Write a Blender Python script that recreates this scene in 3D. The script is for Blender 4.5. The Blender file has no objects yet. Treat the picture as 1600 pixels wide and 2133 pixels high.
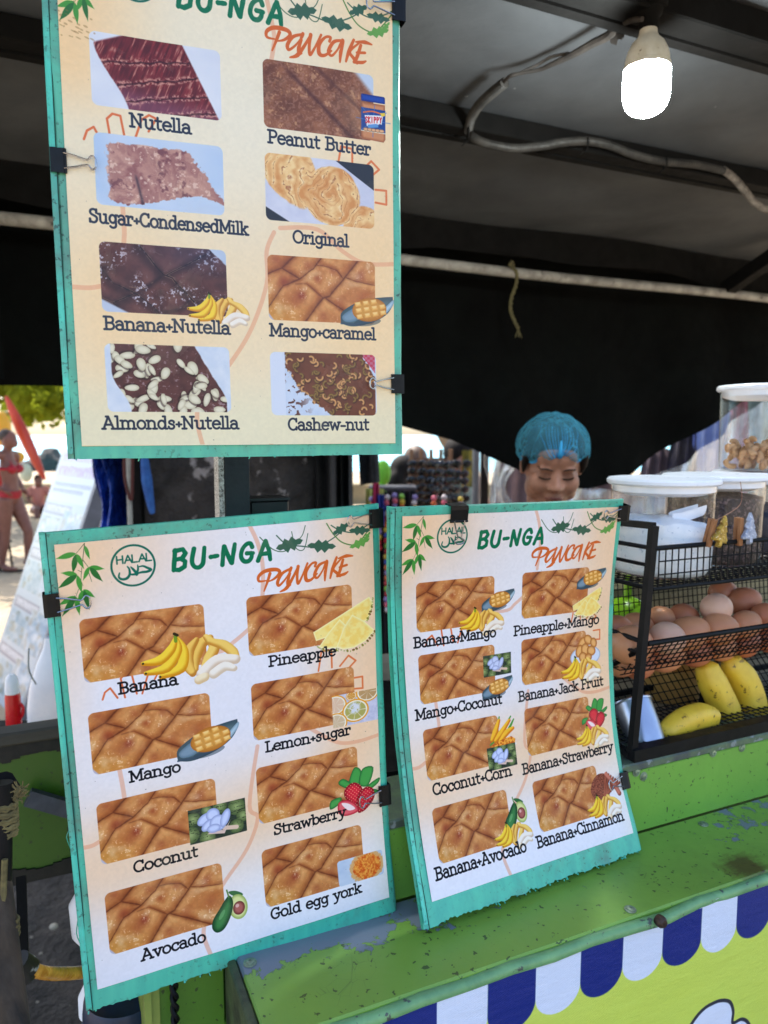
import bpy, bmesh, math, random
import numpy as np
from mathutils import Vector, Matrix
R_ = random.Random(11)
scene = bpy.context.scene
COL = scene.collection
# ---------------------------------------------------------------- camera
PITCH = math.radians(6.0); CAM = np.array([0., 0., 1.6]); FPX = 1540.; CX, CY = 800., 1066.5
cam_data = bpy.data.cameras.new('camera'); cam = bpy.data.objects.new('camera', cam_data); COL.objects.link(cam)
cam.location = CAM; cam.rotation_euler = (math.pi/2-PITCH, 0, 0)
cam_data.sensor_fit = 'VERTICAL'; cam_data.sensor_height = 36.; cam_data.lens = FPX/2133.*36.
cam_data.clip_start = .05; cam_data.clip_end = 3000
cam_data.dof.use_dof = True; cam_data.dof.focus_distance = .75; cam_data.dof.aperture_fstop = 7.0
scene.camera = cam
# ---------------------------------------------------------------- sky, sun, exposure
SUN_EL, SUN_AZ = math.radians(58), math.radians(-38)      # azimuth measured from +Y towards +X
world = bpy.data.worlds.new('World'); scene.world = world; world.use_nodes = True
nt = world.node_tree; bgn = nt.nodes['Background']; sky = nt.nodes.new('ShaderNodeTexSky')
sky.sky_type = 'NISHITA'; sky.sun_disc = False; sky.sun_elevation = SUN_EL; sky.sun_rotation = SUN_AZ
sky.air_density = 1.0; sky.dust_density = 2.5; sky.ozone_density = 1.0
nt.links.new(sky.outputs[0], bgn.inputs[0]); bgn.inputs[1].default_value = .15
sd_ = bpy.data.lights.new('sun', 'SUN'); sd_.energy = 3.2; sd_.angle = math.radians(.53); sd_.color = (1, .955, .88)
sun = bpy.data.objects.new('sun', sd_); COL.objects.link(sun)
sdir = Vector((math.sin(SUN_AZ)*math.cos(SUN_EL), math.cos(SUN_AZ)*math.cos(SUN_EL), math.sin(SUN_EL)))
sun.rotation_euler = sdir.to_track_quat('Z', 'Y').to_euler(); sun.location = sdir*50
scene.view_settings.view_transform = 'Standard'; scene.view_settings.look = 'None'
scene.view_settings.exposure = 1.75; scene.view_settings.gamma = 1.; scene.view_settings.use_curve_mapping = False
try:
    scene.cycles.max_bounces = 8; scene.cycles.transparent_max_bounces = 24; scene.cycles.sample_clamp_indirect = 4.0
except Exception: pass

# ---------------------------------------------------------------- measuring: a photo pixel becomes a ray; a depth or a plane makes it a point
FW = np.array([0, math.cos(PITCH), -math.sin(PITCH)]); UPV = np.array([0, math.sin(PITCH), math.cos(PITCH)])
def ray(x, y): return FW+(x-CX)/FPX*np.array([1., 0, 0])-(y-CY)/FPX*UPV
def pY(x, y, Y): d = ray(x, y); return CAM+d*(Y/d[1])
def pZ(x, y, z): d = ray(x, y); return CAM+d*((z-CAM[2])/d[2])
CD = np.array([.9121, .4100, 0.]); CD /= np.linalg.norm(CD); ND = np.array([-CD[1], CD[0], 0.])   # along the counter, and away behind it
ZU = np.array([0, 0, 1.])
def K(s, n, z): return CD*s+ND*n+ZU*z
def pN(x, y, n): d = ray(x, y); return CAM+d*(n/float(d @ ND))
def pC(x, y, dz):   # on a level a little below the sloping roof board
    d = ray(x, y); g = lambda P: P[2]-(2.372-.04*float(P @ ND)-dz); a = g(CAM); b = g(CAM+d); return CAM+d*(a/(a-b))
def sn(P): return float(P @ CD), float(P @ ND), float(P[2])

# ---------------------------------------------------------------- objects
def nm(o, name):
    o.name = name; return o
def tag(o, label=None, cat=None, group=None, kind=None):
    if label: o['label'] = label
    if cat: o['category'] = cat
    if group: o['group'] = group
    if kind: o['kind'] = kind
    return o
def empty(name, loc, label=None, cat=None, group=None, kind=None):
    o = bpy.data.objects.new(name, None); o.empty_display_size = .05; COL.objects.link(o); o.location = tuple(loc)
    return tag(o, label, cat, group, kind)
class MB:
    def __init__(self): self.v = []; self.f = []; self.m = []; self.uv = None
    def add(self, vs, fs, mi=0):
        b = len(self.v); self.v += [tuple(float(c) for c in p) for p in vs]; self.f += [tuple(b+i for i in f) for f in fs]; self.m += [mi]*len(fs); return self
    def box(self, c, ax, ay, az, mi=0, bev=0.):
        """c centre; ax, ay, az half-extent vectors"""
        c, ax, ay, az = [np.array(q, float) for q in (c, ax, ay, az)]
        if bev <= 0:
            vs = [c+i*ax+j*ay+k*az for i in (-1, 1) for j in (-1, 1) for k in (-1, 1)]
            return self.add(vs, [(0, 1, 3, 2), (4, 6, 7, 5), (0, 4, 5, 1), (2, 3, 7, 6), (0, 2, 6, 4), (1, 5, 7, 3)], mi)
        L = [np.linalg.norm(a) for a in (ax, ay, az)]; r = [1-bev/l for l in L]; vs = []; ix = {}
        for i in (-1, 1):
            for j in (-1, 1):
                for k in (-1, 1):
                    for q, (a, b, d) in enumerate(((1, r[1], r[2]), (r[0], 1, r[2]), (r[0], r[1], 1))):
                        ix[(i, j, k, q)] = len(vs); vs.append(c+i*a*ax+j*b*ay+k*d*az)
        g = lambda *t: ix[t]; fs = []
        for i in (-1, 1):
            fs += [(g(i, -1, -1, 0), g(i, -1, 1, 0), g(i, 1, 1, 0), g(i, 1, -1, 0))[::(1 if i < 0 else -1)]]
            fs += [(g(-1, i, -1, 1), g(1, i, -1, 1), g(1, i, 1, 1), g(-1, i, 1, 1))[::(1 if i < 0 else -1)]]
            fs += [(g(-1, -1, i, 2), g(-1, 1, i, 2), g(1, 1, i, 2), g(1, -1, i, 2))[::(1 if i < 0 else -1)]]
        for i in (-1, 1):
            for j in (-1, 1):
                fs += [(g(i, j, -1, 0), g(i, j, 1, 0), g(i, j, 1, 1), g(i, j, -1, 1)), (g(i, -1, j, 0), g(i, 1, j, 0), g(i, 1, j, 2), g(i, -1, j, 2)), (g(-1, i, j, 1), g(1, i, j, 1), g(1, i, j, 2), g(-1, i, j, 2))]
                for k in (-1, 1): fs += [(g(i, j, k, 0), g(i, j, k, 1), g(i, j, k, 2))]
        return self.add(vs, fs, mi)
    def kbox(self, s0, s1, n0, n1, z0, z1, mi=0, bev=0.):
        return self.box(K((s0+s1)/2, (n0+n1)/2, (z0+z1)/2), CD*(s1-s0)/2, ND*(n1-n0)/2, ZU*(z1-z0)/2, mi, bev)
    def bar(self, a, b, w, h=None, up=ZU, mi=0):
        a = np.array(a, float); b = np.array(b, float); h = h or w; d = b-a; L = np.linalg.norm(d); d = d/L
        u = np.cross(d, up); 
        if np.linalg.norm(u) < 1e-4: u = np.cross(d, CD)
        u /= np.linalg.norm(u); v = np.cross(u, d)
        return self.box((a+b)/2, d*L/2, u*w/2, v*h/2, mi)
    def tube(self, pts, r, seg=8, mi=0, cap=True, squash=None):
        P = [np.array(p, float) for p in pts]; n = len(P); rr = r if hasattr(r, '__len__') else [r]*n
        if len(rr) != n: rr = np.interp(np.linspace(0, 1, n), np.linspace(0, 1, len(rr)), rr)
        vs = []; u = None
        for i in range(n):
            t = P[min(i+1, n-1)]-P[max(i-1, 0)]; t = t/(np.linalg.norm(t)+1e-12)
            if u is None:
                a = np.array([0, 0, 1.]) if abs(t[2]) < .9 else np.array([1., 0, 0]); u = np.cross(t, a)
            u = u-t*(u @ t); u /= np.linalg.norm(u); w = np.cross(t, u)
            for k in range(seg):
                a = 2*math.pi*k/seg; vs.append(P[i]+rr[i]*(math.cos(a)*u+math.sin(a)*w*(squash or 1.)))
        fs = [(i*seg+k, i*seg+(k+1) % seg, (i+1)*seg+(k+1) % seg, (i+1)*seg+k) for i in range(n-1) for k in range(seg)]
        if cap: fs += [tuple(range(seg))[::-1], tuple((n-1)*seg+k for k in range(seg))]
        return self.add(vs, fs, mi)
    def lathe(self, c, prof, seg=32, ax=None, mi=0):
        """prof: list of (radius, height) along axis from c"""
        c = np.array(c, float); w = ZU if ax is None else np.array(ax, float)/np.linalg.norm(ax)
        u = np.cross(w, [0, 1, 0]) if abs(w[1]) < .9 else np.cross(w, [1, 0, 0]); u = u/np.linalg.norm(u); v = np.cross(w, u)
        vs = [c+w*h+max(r, 1e-5)*(math.cos(2*math.pi*k/seg)*u+math.sin(2*math.pi*k/seg)*v) for r, h in prof for k in range(seg)]
        n = len(prof); fs = [(i*seg+k, i*seg+(k+1) % seg, (i+1)*seg+(k+1) % seg, (i+1)*seg+k) for i in range(n-1) for k in range(seg)]
        return self.add(vs, fs, mi)
    def ellip(self, c, r, seg=16, rings=10, mi=0, M=None):
        c = np.array(c, float); vs = []; fs = []
        for i in range(rings+1):
            th = math.pi*i/rings
            for k in range(seg):
                a = 2*math.pi*k/seg; p = np.array([r[0]*math.sin(th)*math.cos(a), r[1]*math.sin(th)*math.sin(a), r[2]*math.cos(th)])
                if M is not None: p = M @ p
                vs.append(c+p)
        fs = [(i*seg+k, (i+1)*seg+k, (i+1)*seg+(k+1) % seg, i*seg+(k+1) % seg) for i in range(rings) for k in range(seg)]
        return self.add(vs, fs, mi)
    def grid(self, fn, nu, nv, mi=0, uvfn=None):
        vs = [fn(i/nu, j/nv) for j in range(nv+1) for i in range(nu+1)]
        fs = [(j*(nu+1)+i, j*(nu+1)+i+1, (j+1)*(nu+1)+i+1, (j+1)*(nu+1)+i) for j in range(nv) for i in range(nu)]
        return self.add(vs, fs, mi)
    def build(self, name, mats, parent=None, smooth=True, uv=None, origin=None, angle=40):
        me = bpy.data.meshes.new(name); off = np.array(parent.matrix_basis.translation if parent is not None and parent.parent is None else (0, 0, 0), float)
        if parent is not None and parent.parent is not None: off = np.array(parent.parent.location, float)+np.array(parent.location, float)
        if parent is not None and parent.parent is None: off = np.array(parent.location, float)
        lo = np.array(origin, float) if origin is not None else (off if parent is not None else (np.mean(np.array(self.v), axis=0) if len(self.v) else off))
        va = np.array(self.v, float)-lo
        me.from_pydata(va.tolist(), [], self.f)
        if not isinstance(mats, (list, tuple)): mats = [mats]
        for m in mats: me.materials.append(m)
        if len(mats) > 1: me.polygons.foreach_set('material_index', self.m)
        if uv is not None:
            ul = me.uv_layers.new(name='UVMap'); vi = np.zeros(len(me.loops), np.int32); me.loops.foreach_get('vertex_index', vi)
            ul.data.foreach_set('uv', np.array(uv, np.float32)[vi].ravel())
        me.validate(); me.update()
        if smooth:
            me.polygons.foreach_set('use_smooth', [True]*len(me.polygons))
            try: me.set_sharp_from_angle(angle=math.radians(angle))
            except Exception: pass
        o = bpy.data.objects.new(name, me); COL.objects.link(o)
        if parent is not None:
            o.parent = parent; o.location = tuple(lo-off)
        else: o.location = tuple(lo)
        return o
def catmull(pts, n=8):
    P = [np.array(p, float) for p in pts]; out = []
    for i in range(len(P)-1):
        a, b, c, d = P[max(i-1, 0)], P[i], P[i+1], P[min(i+2, len(P)-1)]
        for k in range(n):
            t = k/n; out.append(.5*((2*b)+(-a+c)*t+(2*a-5*b+4*c-d)*t*t+(-a+3*b-3*c+d)*t**3))
    return out+[P[-1]]
def rng_between(a, b): return R_.uniform(a, b)
def copy_tree(o, parent=None):
    c = o.copy(); COL.objects.link(c); c.parent = parent
    for ch in list(o.children): copy_tree(ch, c)
    return c

# ---------------------------------------------------------------- materials
def L_(*rgb):  # 0..255 display colour -> linear
    return tuple(((c/255.)/12.92 if c/255. <= .04045 else ((c/255.+.055)/1.055)**2.4) for c in rgb)+(1,)
class NT:
    def __init__(self, name):
        self.m = bpy.data.materials.new(name); self.m.use_nodes = True; self.t = self.m.node_tree; self.n = self.t.nodes; self.b = self.n['Principled BSDF']; self.out = self.n['Material Output']
    def new(self, ty, **kw):
        n = self.n.new(ty)
        for k, v in kw.items(): setattr(n, k, v)
        return n
    def link(self, a, b): self.t.links.new(a, b)
    def coord(self, kind='Object', scale=(1, 1, 1), rot=(0, 0, 0)):
        tc = self.new('ShaderNodeTexCoord'); mp = self.new('ShaderNodeMapping'); mp.inputs['Scale'].default_value = scale; mp.inputs['Rotation'].default_value = rot
        self.link(tc.outputs[kind], mp.inputs[0]); return mp.outputs[0]
    def noise(self, vec, scale, detail=4, rough=.55, dist=0.):
        n = self.new('ShaderNodeTexNoise'); n.inputs['Scale'].default_value = scale; n.inputs['Detail'].default_value = detail; n.inputs['Roughness'].default_value = rough; n.inputs['Distortion'].default_value = dist
        if vec is not None: self.link(vec, n.inputs['Vector'])
        return n.outputs['Fac']
    def vor(self, vec, scale, feature='F1', out='Distance'):
        n = self.new('ShaderNodeTexVoronoi'); n.feature = feature; n.inputs['Scale'].default_value = scale
        if vec is not None: self.link(vec, n.inputs['Vector'])
        return n.outputs[out]
    def ramp(self, fac, stops):
        r = self.new('ShaderNodeValToRGB'); e = r.color_ramp.elements
        while len(e) < len(stops): e.new(.5)
        for i, (p, c) in enumerate(stops): e[i].position = p; e[i].color = c if hasattr(c, '__len__') else (c, c, c, 1)
        self.link(fac, r.inputs[0]); return r.outputs[0]
    def mix(self, fac, a, b, mode='MIX'):
        m = self.new('ShaderNodeMix'); m.data_type = 'RGBA'; m.blend_type = mode
        for v, i in ((fac, 0), (a, 6), (b, 7)):
            if hasattr(v, 'links') or hasattr(v, 'is_output'): self.link(v, m.inputs[i])
            else: m.inputs[i].default_value = v
        return m.outputs[2]
    def math(self, op, a, b=0., c=None):
        m = self.new('ShaderNodeMath'); m.operation = op
        for i, v in enumerate((a, b, c)):
            if v is None: continue
            if hasattr(v, 'is_output'): self.link(v, m.inputs[i])
            else: m.inputs[i].default_value = v
        return m.outputs[0]
    def bump(self, h, strength=.3, dist=.002):
        b = self.new('ShaderNodeBump'); b.inputs['Strength'].default_value = strength; b.inputs['Distance'].default_value = dist
        self.link(h, b.inputs['Height']); self.link(b.outputs[0], self.b.inputs['Normal']); return b
    def set(self, **kw):
        for k, v in kw.items():
            i = self.b.inputs[k.replace('_', ' ')]
            if hasattr(v, 'is_output'): self.link(v, i)
            else: i.default_value = v
        return self
def pm(name, base, var=None, scale=8., amt=1., rough=.6, metallic=0., bump=.0, bscale=60., bdist=.001, spots=None, sscale=40., sth=.66, coat=0., stretch=(1, 1, 1), **kw):
    """general worn surface: base colour, a second tone by noise, optional dirt spots and fine relief"""
    t = NT(name); v = t.coord('Object', stretch); col = base
    n1 = t.noise(v, scale, 5, .6, .4)
    c = t.mix(t.ramp(n1, [(.35, 0.), (.68, amt)]), base, var if var is not None else tuple(b*.8 for b in base[:3])+(1,))
    if spots is not None:
        n2 = t.noise(v, sscale, 4, .6); c = t.mix(t.ramp(n2, [(sth, 0.), (sth+.05, 1.)]), c, spots)
    t.set(Base_Color=c, Metallic=metallic, Roughness=t.ramp(t.noise(v, scale*2.3, 3), [(.3, max(0, rough-.08)), (.7, min(1, rough+.1))]))
    if coat: t.set(Coat_Weight=coat, Coat_Roughness=.15)
    if bump: t.bump(t.noise(v, bscale, 4, .6), bump, bdist)
    for k, val in kw.items(): t.set(**{k: val})
    return t.m
def thin_clear(name, tint=(1, 1, 1, 1), gl=.12, rough=.12, milky=.06, streak=None):
    """thin clear plastic: lets light straight through, with a sheen and a little milkiness"""
    t = NT(name); t.n.remove(t.b)
    tr = t.new('ShaderNodeBsdfTransparent'); tr.inputs[0].default_value = tint; g = t.new('ShaderNodeBsdfGlossy'); g.inputs['Roughness'].default_value = rough
    d = t.new('ShaderNodeBsdfTranslucent'); d.inputs[0].default_value = (.8, .82, .86, 1); d2 = t.new('ShaderNodeBsdfDiffuse'); d2.inputs[0].default_value = (.8, .82, .86, 1)
    fr = t.new('ShaderNodeLayerWeight'); fr.inputs[0].default_value = .5; frf = t.math('MULTIPLY', t.math('POWER', fr.outputs['Facing'], 4.), .85)
    m0 = t.new('ShaderNodeMixShader'); m0.inputs[0].default_value = .5; t.link(d.outputs[0], m0.inputs[1]); t.link(d2.outputs[0], m0.inputs[2])
    m1 = t.new('ShaderNodeMixShader'); m1.inputs[0].default_value = milky; t.link(tr.outputs[0], m1.inputs[1]); t.link(m0.outputs[0], m1.inputs[2])
    m2 = t.new('ShaderNodeMixShader'); t.link(m1.outputs[0], m2.inputs[1]); t.link(g.outputs[0], m2.inputs[2])
    f = t.math('ADD', frf, gl)
    if streak:
        v = t.coord('Object', streak); s = t.noise(v, 1., 4, .6, .6); b = t.new('ShaderNodeBump'); b.inputs['Strength'].default_value = 1.; b.inputs['Distance'].default_value = .02; t.link(s, b.inputs['Height'])
        t.link(b.outputs[0], g.inputs['Normal']); f = t.math('ADD', f, t.math('MULTIPLY', t.ramp(s, [(.5, 0.), (.72, 1.)]), .35))
        t.link(t.math('ADD', t.math('MULTIPLY', t.ramp(s, [(.45, 0.), (.75, 1.)]), .45), milky), m1.inputs[0])
    t.link(f, m2.inputs[0]); t.link(m2.outputs[0], t.out.inputs[0]); return t.m
# ---------------------------------------------------------------- printed artwork, computed with numpy
_rs = np.random.RandomState(7)
_tab = _rs.rand(256, 256).astype(np.float32)
def vnoise(x, y, seed=0):
    x = np.asarray(x, np.float32) + seed*17.31; y = np.asarray(y, np.float32) + seed*9.77
    xi = np.floor(x).astype(np.int32); yi = np.floor(y).astype(np.int32)
    fx = x-xi; fy = y-yi
    fx = fx*fx*(3-2*fx); fy = fy*fy*(3-2*fy)
    g = lambda a, b: _tab[a & 255, b & 255]
    return (g(xi, yi)*(1-fx)+g(xi+1, yi)*fx)*(1-fy) + (g(xi, yi+1)*(1-fx)+g(xi+1, yi+1)*fx)*fy
def fbm(x, y, oct=4, seed=0):
    s = 0; a = .5; t = 0
    for k in range(oct):
        s = s + a*vnoise(x*2**k, y*2**k, seed+k*3); t += a; a *= .5
    return s/t
def sm(e0, e1, x):
    t = np.clip((x-e0)/(e1-e0), 0, 1); return t*t*(3-2*t)
def mixc(a, b, m):
    m = np.asarray(m)[..., None]; return a*(1-m)+b*m
def c255(*v): return np.array(v, np.float32)/255.
def seg_d(X, Y, pts, closed=False):
    """distance to a polyline, and the fraction along it"""
    best = np.full(X.shape, 1e9, np.float32); fr = np.zeros(X.shape, np.float32)
    P = list(pts)+([pts[0]] if closed else [])
    n = len(P)-1
    for i in range(n):
        ax, ay = P[i]; bx, by = P[i+1]; dx = bx-ax; dy = by-ay; L = dx*dx+dy*dy+1e-12
        t = np.clip(((X-ax)*dx+(Y-ay)*dy)/L, 0, 1)
        d = np.hypot(X-ax-t*dx, Y-ay-t*dy)
        m = d < best; best = np.where(m, d, best); fr = np.where(m, (i+t)/n, fr)
    return best, fr
def spl(pts, n=6, closed=False):
    P = [np.array(p, float) for p in pts]; out = []
    N = len(P)
    rng = range(N if closed else N-1)
    for i in rng:
        if closed: a, b, c, d = P[(i-1) % N], P[i], P[(i+1) % N], P[(i+2) % N]
        else: a, b, c, d = P[max(i-1, 0)], P[i], P[i+1], P[min(i+2, N-1)]
        for k in range(n):
            t = k/n
            out.append(.5*((2*b)+(-a+c)*t+(2*a-5*b+4*c-d)*t*t+(-a+3*b-3*c+d)*t**3))
    if not closed: out.append(P[-1])
    return [tuple(o) for o in out]
class Art:
    def __init__(self, w, h, res, base):
        self.oy = 0.; self.res = res; self.W = int(w*res); self.H = int(h*res)
        self.b = np.zeros((self.H, self.W, 3), np.float32); self.b[:] = base
    def reg(self, x0, y0, x1, y1):
        i0 = max(0, int(x0*self.res)-2); i1 = min(self.W, int(x1*self.res)+3)
        j0 = max(0, int((y0+self.oy)*self.res)-2); j1 = min(self.H, int((y1+self.oy)*self.res)+3)
        if i1 <= i0 or j1 <= j0: return None
        X, Y = np.meshgrid((np.arange(i0, i1)+.5)/self.res, (np.arange(j0, j1)+.5)/self.res-self.oy)
        return slice(j0, j1), slice(i0, i1), X.astype(np.float32), Y.astype(np.float32)
    def put(self, r, col, m):
        self.b[r[0], r[1]] = mixc(self.b[r[0], r[1]], col, m)
    def bb(self, pts, w):
        xs = [p[0] for p in pts]; ys = [p[1] for p in pts]
        return self.reg(min(xs)-w, min(ys)-w, max(xs)+w, max(ys)+w)
    def stroke(self, pts, w, col, a=1., taper=None, rough=0.):
        r = self.bb(pts, w)
        if r is None: return
        d, f = seg_d(r[2], r[3], pts)
        ww = w if taper is None else w*np.interp(f, np.linspace(0, 1, len(taper)), taper)
        if rough: a = a*sm(.25, .5, fbm(r[2]*90, r[3]*90, 2, 5)+(1-rough))
        self.put(r, np.array(col, np.float32), a*np.clip(.5+(ww/2-d)*self.res, 0, 1))
    def sd(self, r, pts):
        d, _ = seg_d(r[2], r[3], pts, True)
        ins = np.zeros(d.shape, bool); n = len(pts)
        for i in range(n):
            ax, ay = pts[i]; bx, by = pts[(i+1) % n]
            if ay == by: continue
            c = (ay > r[3]) != (by > r[3])
            ins ^= c & (r[2] < (bx-ax)*(r[3]-ay)/(by-ay)+ax)
        return np.where(ins, d, -d)
    def poly(self, pts, col, a=1., puff=0., dark=None, tex=None):
        r = self.bb(pts, 0)
        if r is None: return
        s = self.sd(r, pts); c = np.zeros(s.shape+(3,), np.float32); c[:] = col
        if puff: c = mixc(np.array(dark if dark is not None else np.array(col)*.55), c, sm(-.1, 1, s/puff))
        if tex: c = tex(c, r[2], r[3], s)
        self.put(r, c, a*np.clip(.5+s*self.res, 0, 1))
    def ell(self, cx, cy, rx, ry, col, ang=0, a=1., puff=0., dark=None, tex=None, n=28):
        ca, sa = math.cos(math.radians(ang)), math.sin(math.radians(ang))
        pts = [(cx+rx*math.cos(t)*ca-ry*math.sin(t)*sa, cy+rx*math.cos(t)*sa+ry*math.sin(t)*ca) for t in np.linspace(0, 2*math.pi, n, endpoint=False)]
        self.poly(pts, col, a, puff, dark, tex)
    def fat(self, pts, w, col, dark, taper=None, off=.25):
        """a fat rounded stroke, lighter on its upper side, as the printed fruit pictures are"""
        pts = spl(pts, 5); r = self.bb(pts, w)
        if r is None: return
        d, f = seg_d(r[2], r[3], pts); d2, _ = seg_d(r[2]+w*off*.4, r[3]+w*off, pts)
        ww = w/2 if taper is None else w/2*np.interp(f, np.linspace(0, 1, len(taper)), taper)
        c = mixc(np.array(col, np.float32), np.array(dark, np.float32), sm(.35, 1.25, d2/ww))
        self.put(r, c, np.clip(.5+(ww-d)*self.res, 0, 1))
    def rrect(self, x0, y0, x1, y1, fn, rad=.018):
        r = self.reg(x0, y0, x1, y1)
        cx, cy, hx, hy = (x0+x1)/2, (y0+y1)/2, (x1-x0)/2-rad, (y1-y0)/2-rad
        qx = np.abs(r[2]-cx)-hx; qy = np.abs(r[3]-cy)-hy
        s = rad-(np.hypot(np.maximum(qx, 0), np.maximum(qy, 0))+np.minimum(np.maximum(qx, qy), 0))
        self.put(r, fn((r[2]-x0)/(x1-x0), (r[3]-y0)/(y1-y0)), np.clip(.5+s*self.res, 0, 1))

# ---- a monoline slab-serif alphabet, cap height 1, y up
def AR(cx, cy, rx, ry, a0, a1, n=14):
    return [(cx+rx*math.cos(math.radians(a)), cy+ry*math.sin(math.radians(a))) for a in np.linspace(a0, a1, n)]
def _bowl(cx): return AR(cx, .34, .235, .33, 0, 360, 22)
GL = {
 'a': (.62, [[(.07, .56)]+AR(.27, .44, .21, .24, 125, 0)+[(.48, .06), (.53, .01), (.61, .01)], AR(.27, .2, .21, .2, 20, 360-20, 18)+[(.48, .28)], [(.48, .36), (.27, .4), (.14, .34)]]),
 'b': (.66, [[(.02, 1), (.13, 1), (.13, .02)], _bowl(.37)]),
 'c': (.56, [AR(.31, .34, .25, .33, 48, 318), [(.49, .64), (.49, .46)]]),
 'd': (.70, [[(.4, 1), (.54, 1), (.54, .02), (.66, .02)], _bowl(.3)]),
 'e': (.62, [AR(.31, .34, .26, .33, 5, 318, 20), [(.06, .37), (.56, .37)]]),
 'g': (.66, [[(.64, .66), (.52, .66), (.52, -.06)]+AR(.3, -.08, .22, .2, 0, -150), AR(.29, .37, .22, .29, 0, 360, 20)]),
 'h': (.74, [[(.02, 1), (.14, 1), (.14, .02)], AR(.35, .44, .21, .22, 170, 0)+[(.56, .02)], [(0, .02), (.28, .02)], [(.44, .02), (.7, .02)]]),
 'i': (.34, [[(.02, .66), (.15, .66), (.15, .02)], [(0, .02), (.3, .02)], [(.14, .93), (.16, .95)]]),
 'k': (.66, [[(.02, 1), (.14, 1), (.14, .02)], [(0, .02), (.26, .02)], [(.15, .3), (.5, .64)], [(.26, .4), (.55, .03)], [(.4, .66), (.62, .66)], [(.44, .02), (.66, .02)]]),
 'l': (.33, [[(.02, 1), (.15, 1), (.15, .02)], [(0, .02), (.3, .02)]]),
 'm': (1.08, [[(.02, .66), (.14, .66), (.14, .02)], AR(.33, .45, .19, .21, 170, 0)+[(.52, .02)], AR(.71, .45, .19, .21, 170, 0)+[(.9, .02)], [(0, .02), (.27, .02)], [(.41, .02), (.63, .02)], [(.79, .02), (1.03, .02)]]),
 'n': (.74, [[(.02, .66), (.14, .66), (.14, .02)], AR(.35, .44, .21, .22, 170, 0)+[(.56, .02)], [(0, .02), (.28, .02)], [(.44, .02), (.7, .02)]]),
 'o': (.64, [AR(.31, .34, .26, .33, 0, 360, 24)]),
 'p': (.68, [[(.02, .66), (.14, .66), (.14, -.3)], [(0, -.3), (.28, -.3)], _bowl(.38)]),
 'r': (.54, [[(.02, .66), (.15, .66), (.15, .02)], AR(.36, .42, .21, .24, 175, 60), [(0, .02), (.32, .02)], [(.46, .64), (.46, .5)]]),
 's': (.54, [spl([(.43, .5), (.41, .61), (.27, .67), (.13, .6), (.12, .47), (.25, .38), (.4, .3), (.44, .17), (.36, .04), (.24, .01), (.11, .05), (.07, .18)], 3)]),
 't': (.46, [[(.17, .9), (.17, .2)]+AR(.31, .17, .14, .15, 190, 300), [(.02, .66), (.4, .66)]]),
 'u': (.74, [[(.0, .66), (.14, .66), (.14, .24)]+AR(.34, .23, .2, .22, 185, 355)+[(.54, .3)], [(.42, .66), (.55, .66), (.55, .02), (.7, .02)]]),
 'v': (.64, [[(.1, .66), (.32, .02), (.54, .66)], [(0, .66), (.22, .66)], [(.42, .66), (.64, .66)]]),
 'w': (.92, [[(.1, .66), (.26, .02), (.45, .6), (.64, .02), (.81, .66)], [(0, .66), (.2, .66)], [(.71, .66), (.9, .66)]]),
 'y': (.66, [[(.1, .66), (.33, .05)], [(.56, .66), (.28, -.18), (.18, -.28), (.04, -.28)], [(0, .66), (.22, .66)], [(.44, .66), (.66, .66)]]),
 'A': (.86, [[(.1, .02), (.42, .98), (.74, .02)], [(.2, .34), (.64, .34)], [(0, .02), (.22, .02)], [(.62, .02), (.85, .02)], [(.28, .98), (.42, .98)]]),
 'B': (.72, [[(.0, .98), (.4, .98)]+AR(.4, .75, .19, .23, 90, -90)+[(.14, .52)], [(.4, .52)]+AR(.4, .27, .23, .25, 90, -90)+[(0, .02)], [(.14, .98), (.14, .02)]]),
 'C': (.76, [AR(.4, .5, .34, .48, 42, 318, 20), [(.66, .96), (.66, .72)], [(.66, .05), (.66, .26)]]),
 'F': (.66, [[(0, .98), (.58, .98), (.58, .8)], [(.14, .98), (.14, .02)], [(.14, .52), (.46, .52)], [(0, .02), (.3, .02)]]),
 'G': (.82, [AR(.4, .5, .34, .48, 42, 318, 20)+[(.66, .42)], [(.46, .44), (.78, .44)], [(.66, .96), (.66, .74)]]),
 'J': (.56, [[(.22, .98), (.56, .98)], [(.42, .98), (.42, .24)]+AR(.23, .22, .19, .21, 0, -160)]),
 'L': (.62, [[(0, .98), (.3, .98)], [(.14, .98), (.14, .02)], [(0, .02), (.56, .02), (.56, .24)]]),
 'M': (1.0, [[(.14, .02), (.14, .98), (.48, .2), (.82, .98), (.82, .02)], [(0, .98), (.16, .98)], [(.8, .98), (.97, .98)], [(0, .02), (.28, .02)], [(.68, .02), (.97, .02)]]),
 'N': (.88, [[(.14, .02), (.14, .98), (.68, .04), (.68, .98)], [(0, .98), (.16, .98)], [(.56, .98), (.82, .98)], [(0, .02), (.28, .02)]]),
 'O': (.84, [AR(.41, .5, .36, .48, 0, 360, 28)]),
 'P': (.68, [[(.0, .98), (.38, .98)]+AR(.38, .72, .23, .26, 90, -90)+[(.14, .46)], [(.14, .98), (.14, .02)], [(0, .02), (.3, .02)]]),
 'S': (.66, [spl([(.53, .72), (.5, .9), (.32, .98), (.14, .9), (.1, .74), (.2, .6), (.38, .51), (.54, .4), (.56, .22), (.46, .06), (.3, .01), (.12, .08), (.07, .26)], 3), [(.54, .97), (.54, .72)], [(.07, .03), (.07, .26)]]),
 '+': (.46, [[(.06, .36), (.4, .36)], [(.23, .53), (.23, .19)]]),
 '-': (.46, [[(.06, .34), (.38, .34)]]),
 ' ': (.42, []),
}
INK = c255(8, 10, 20)
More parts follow.
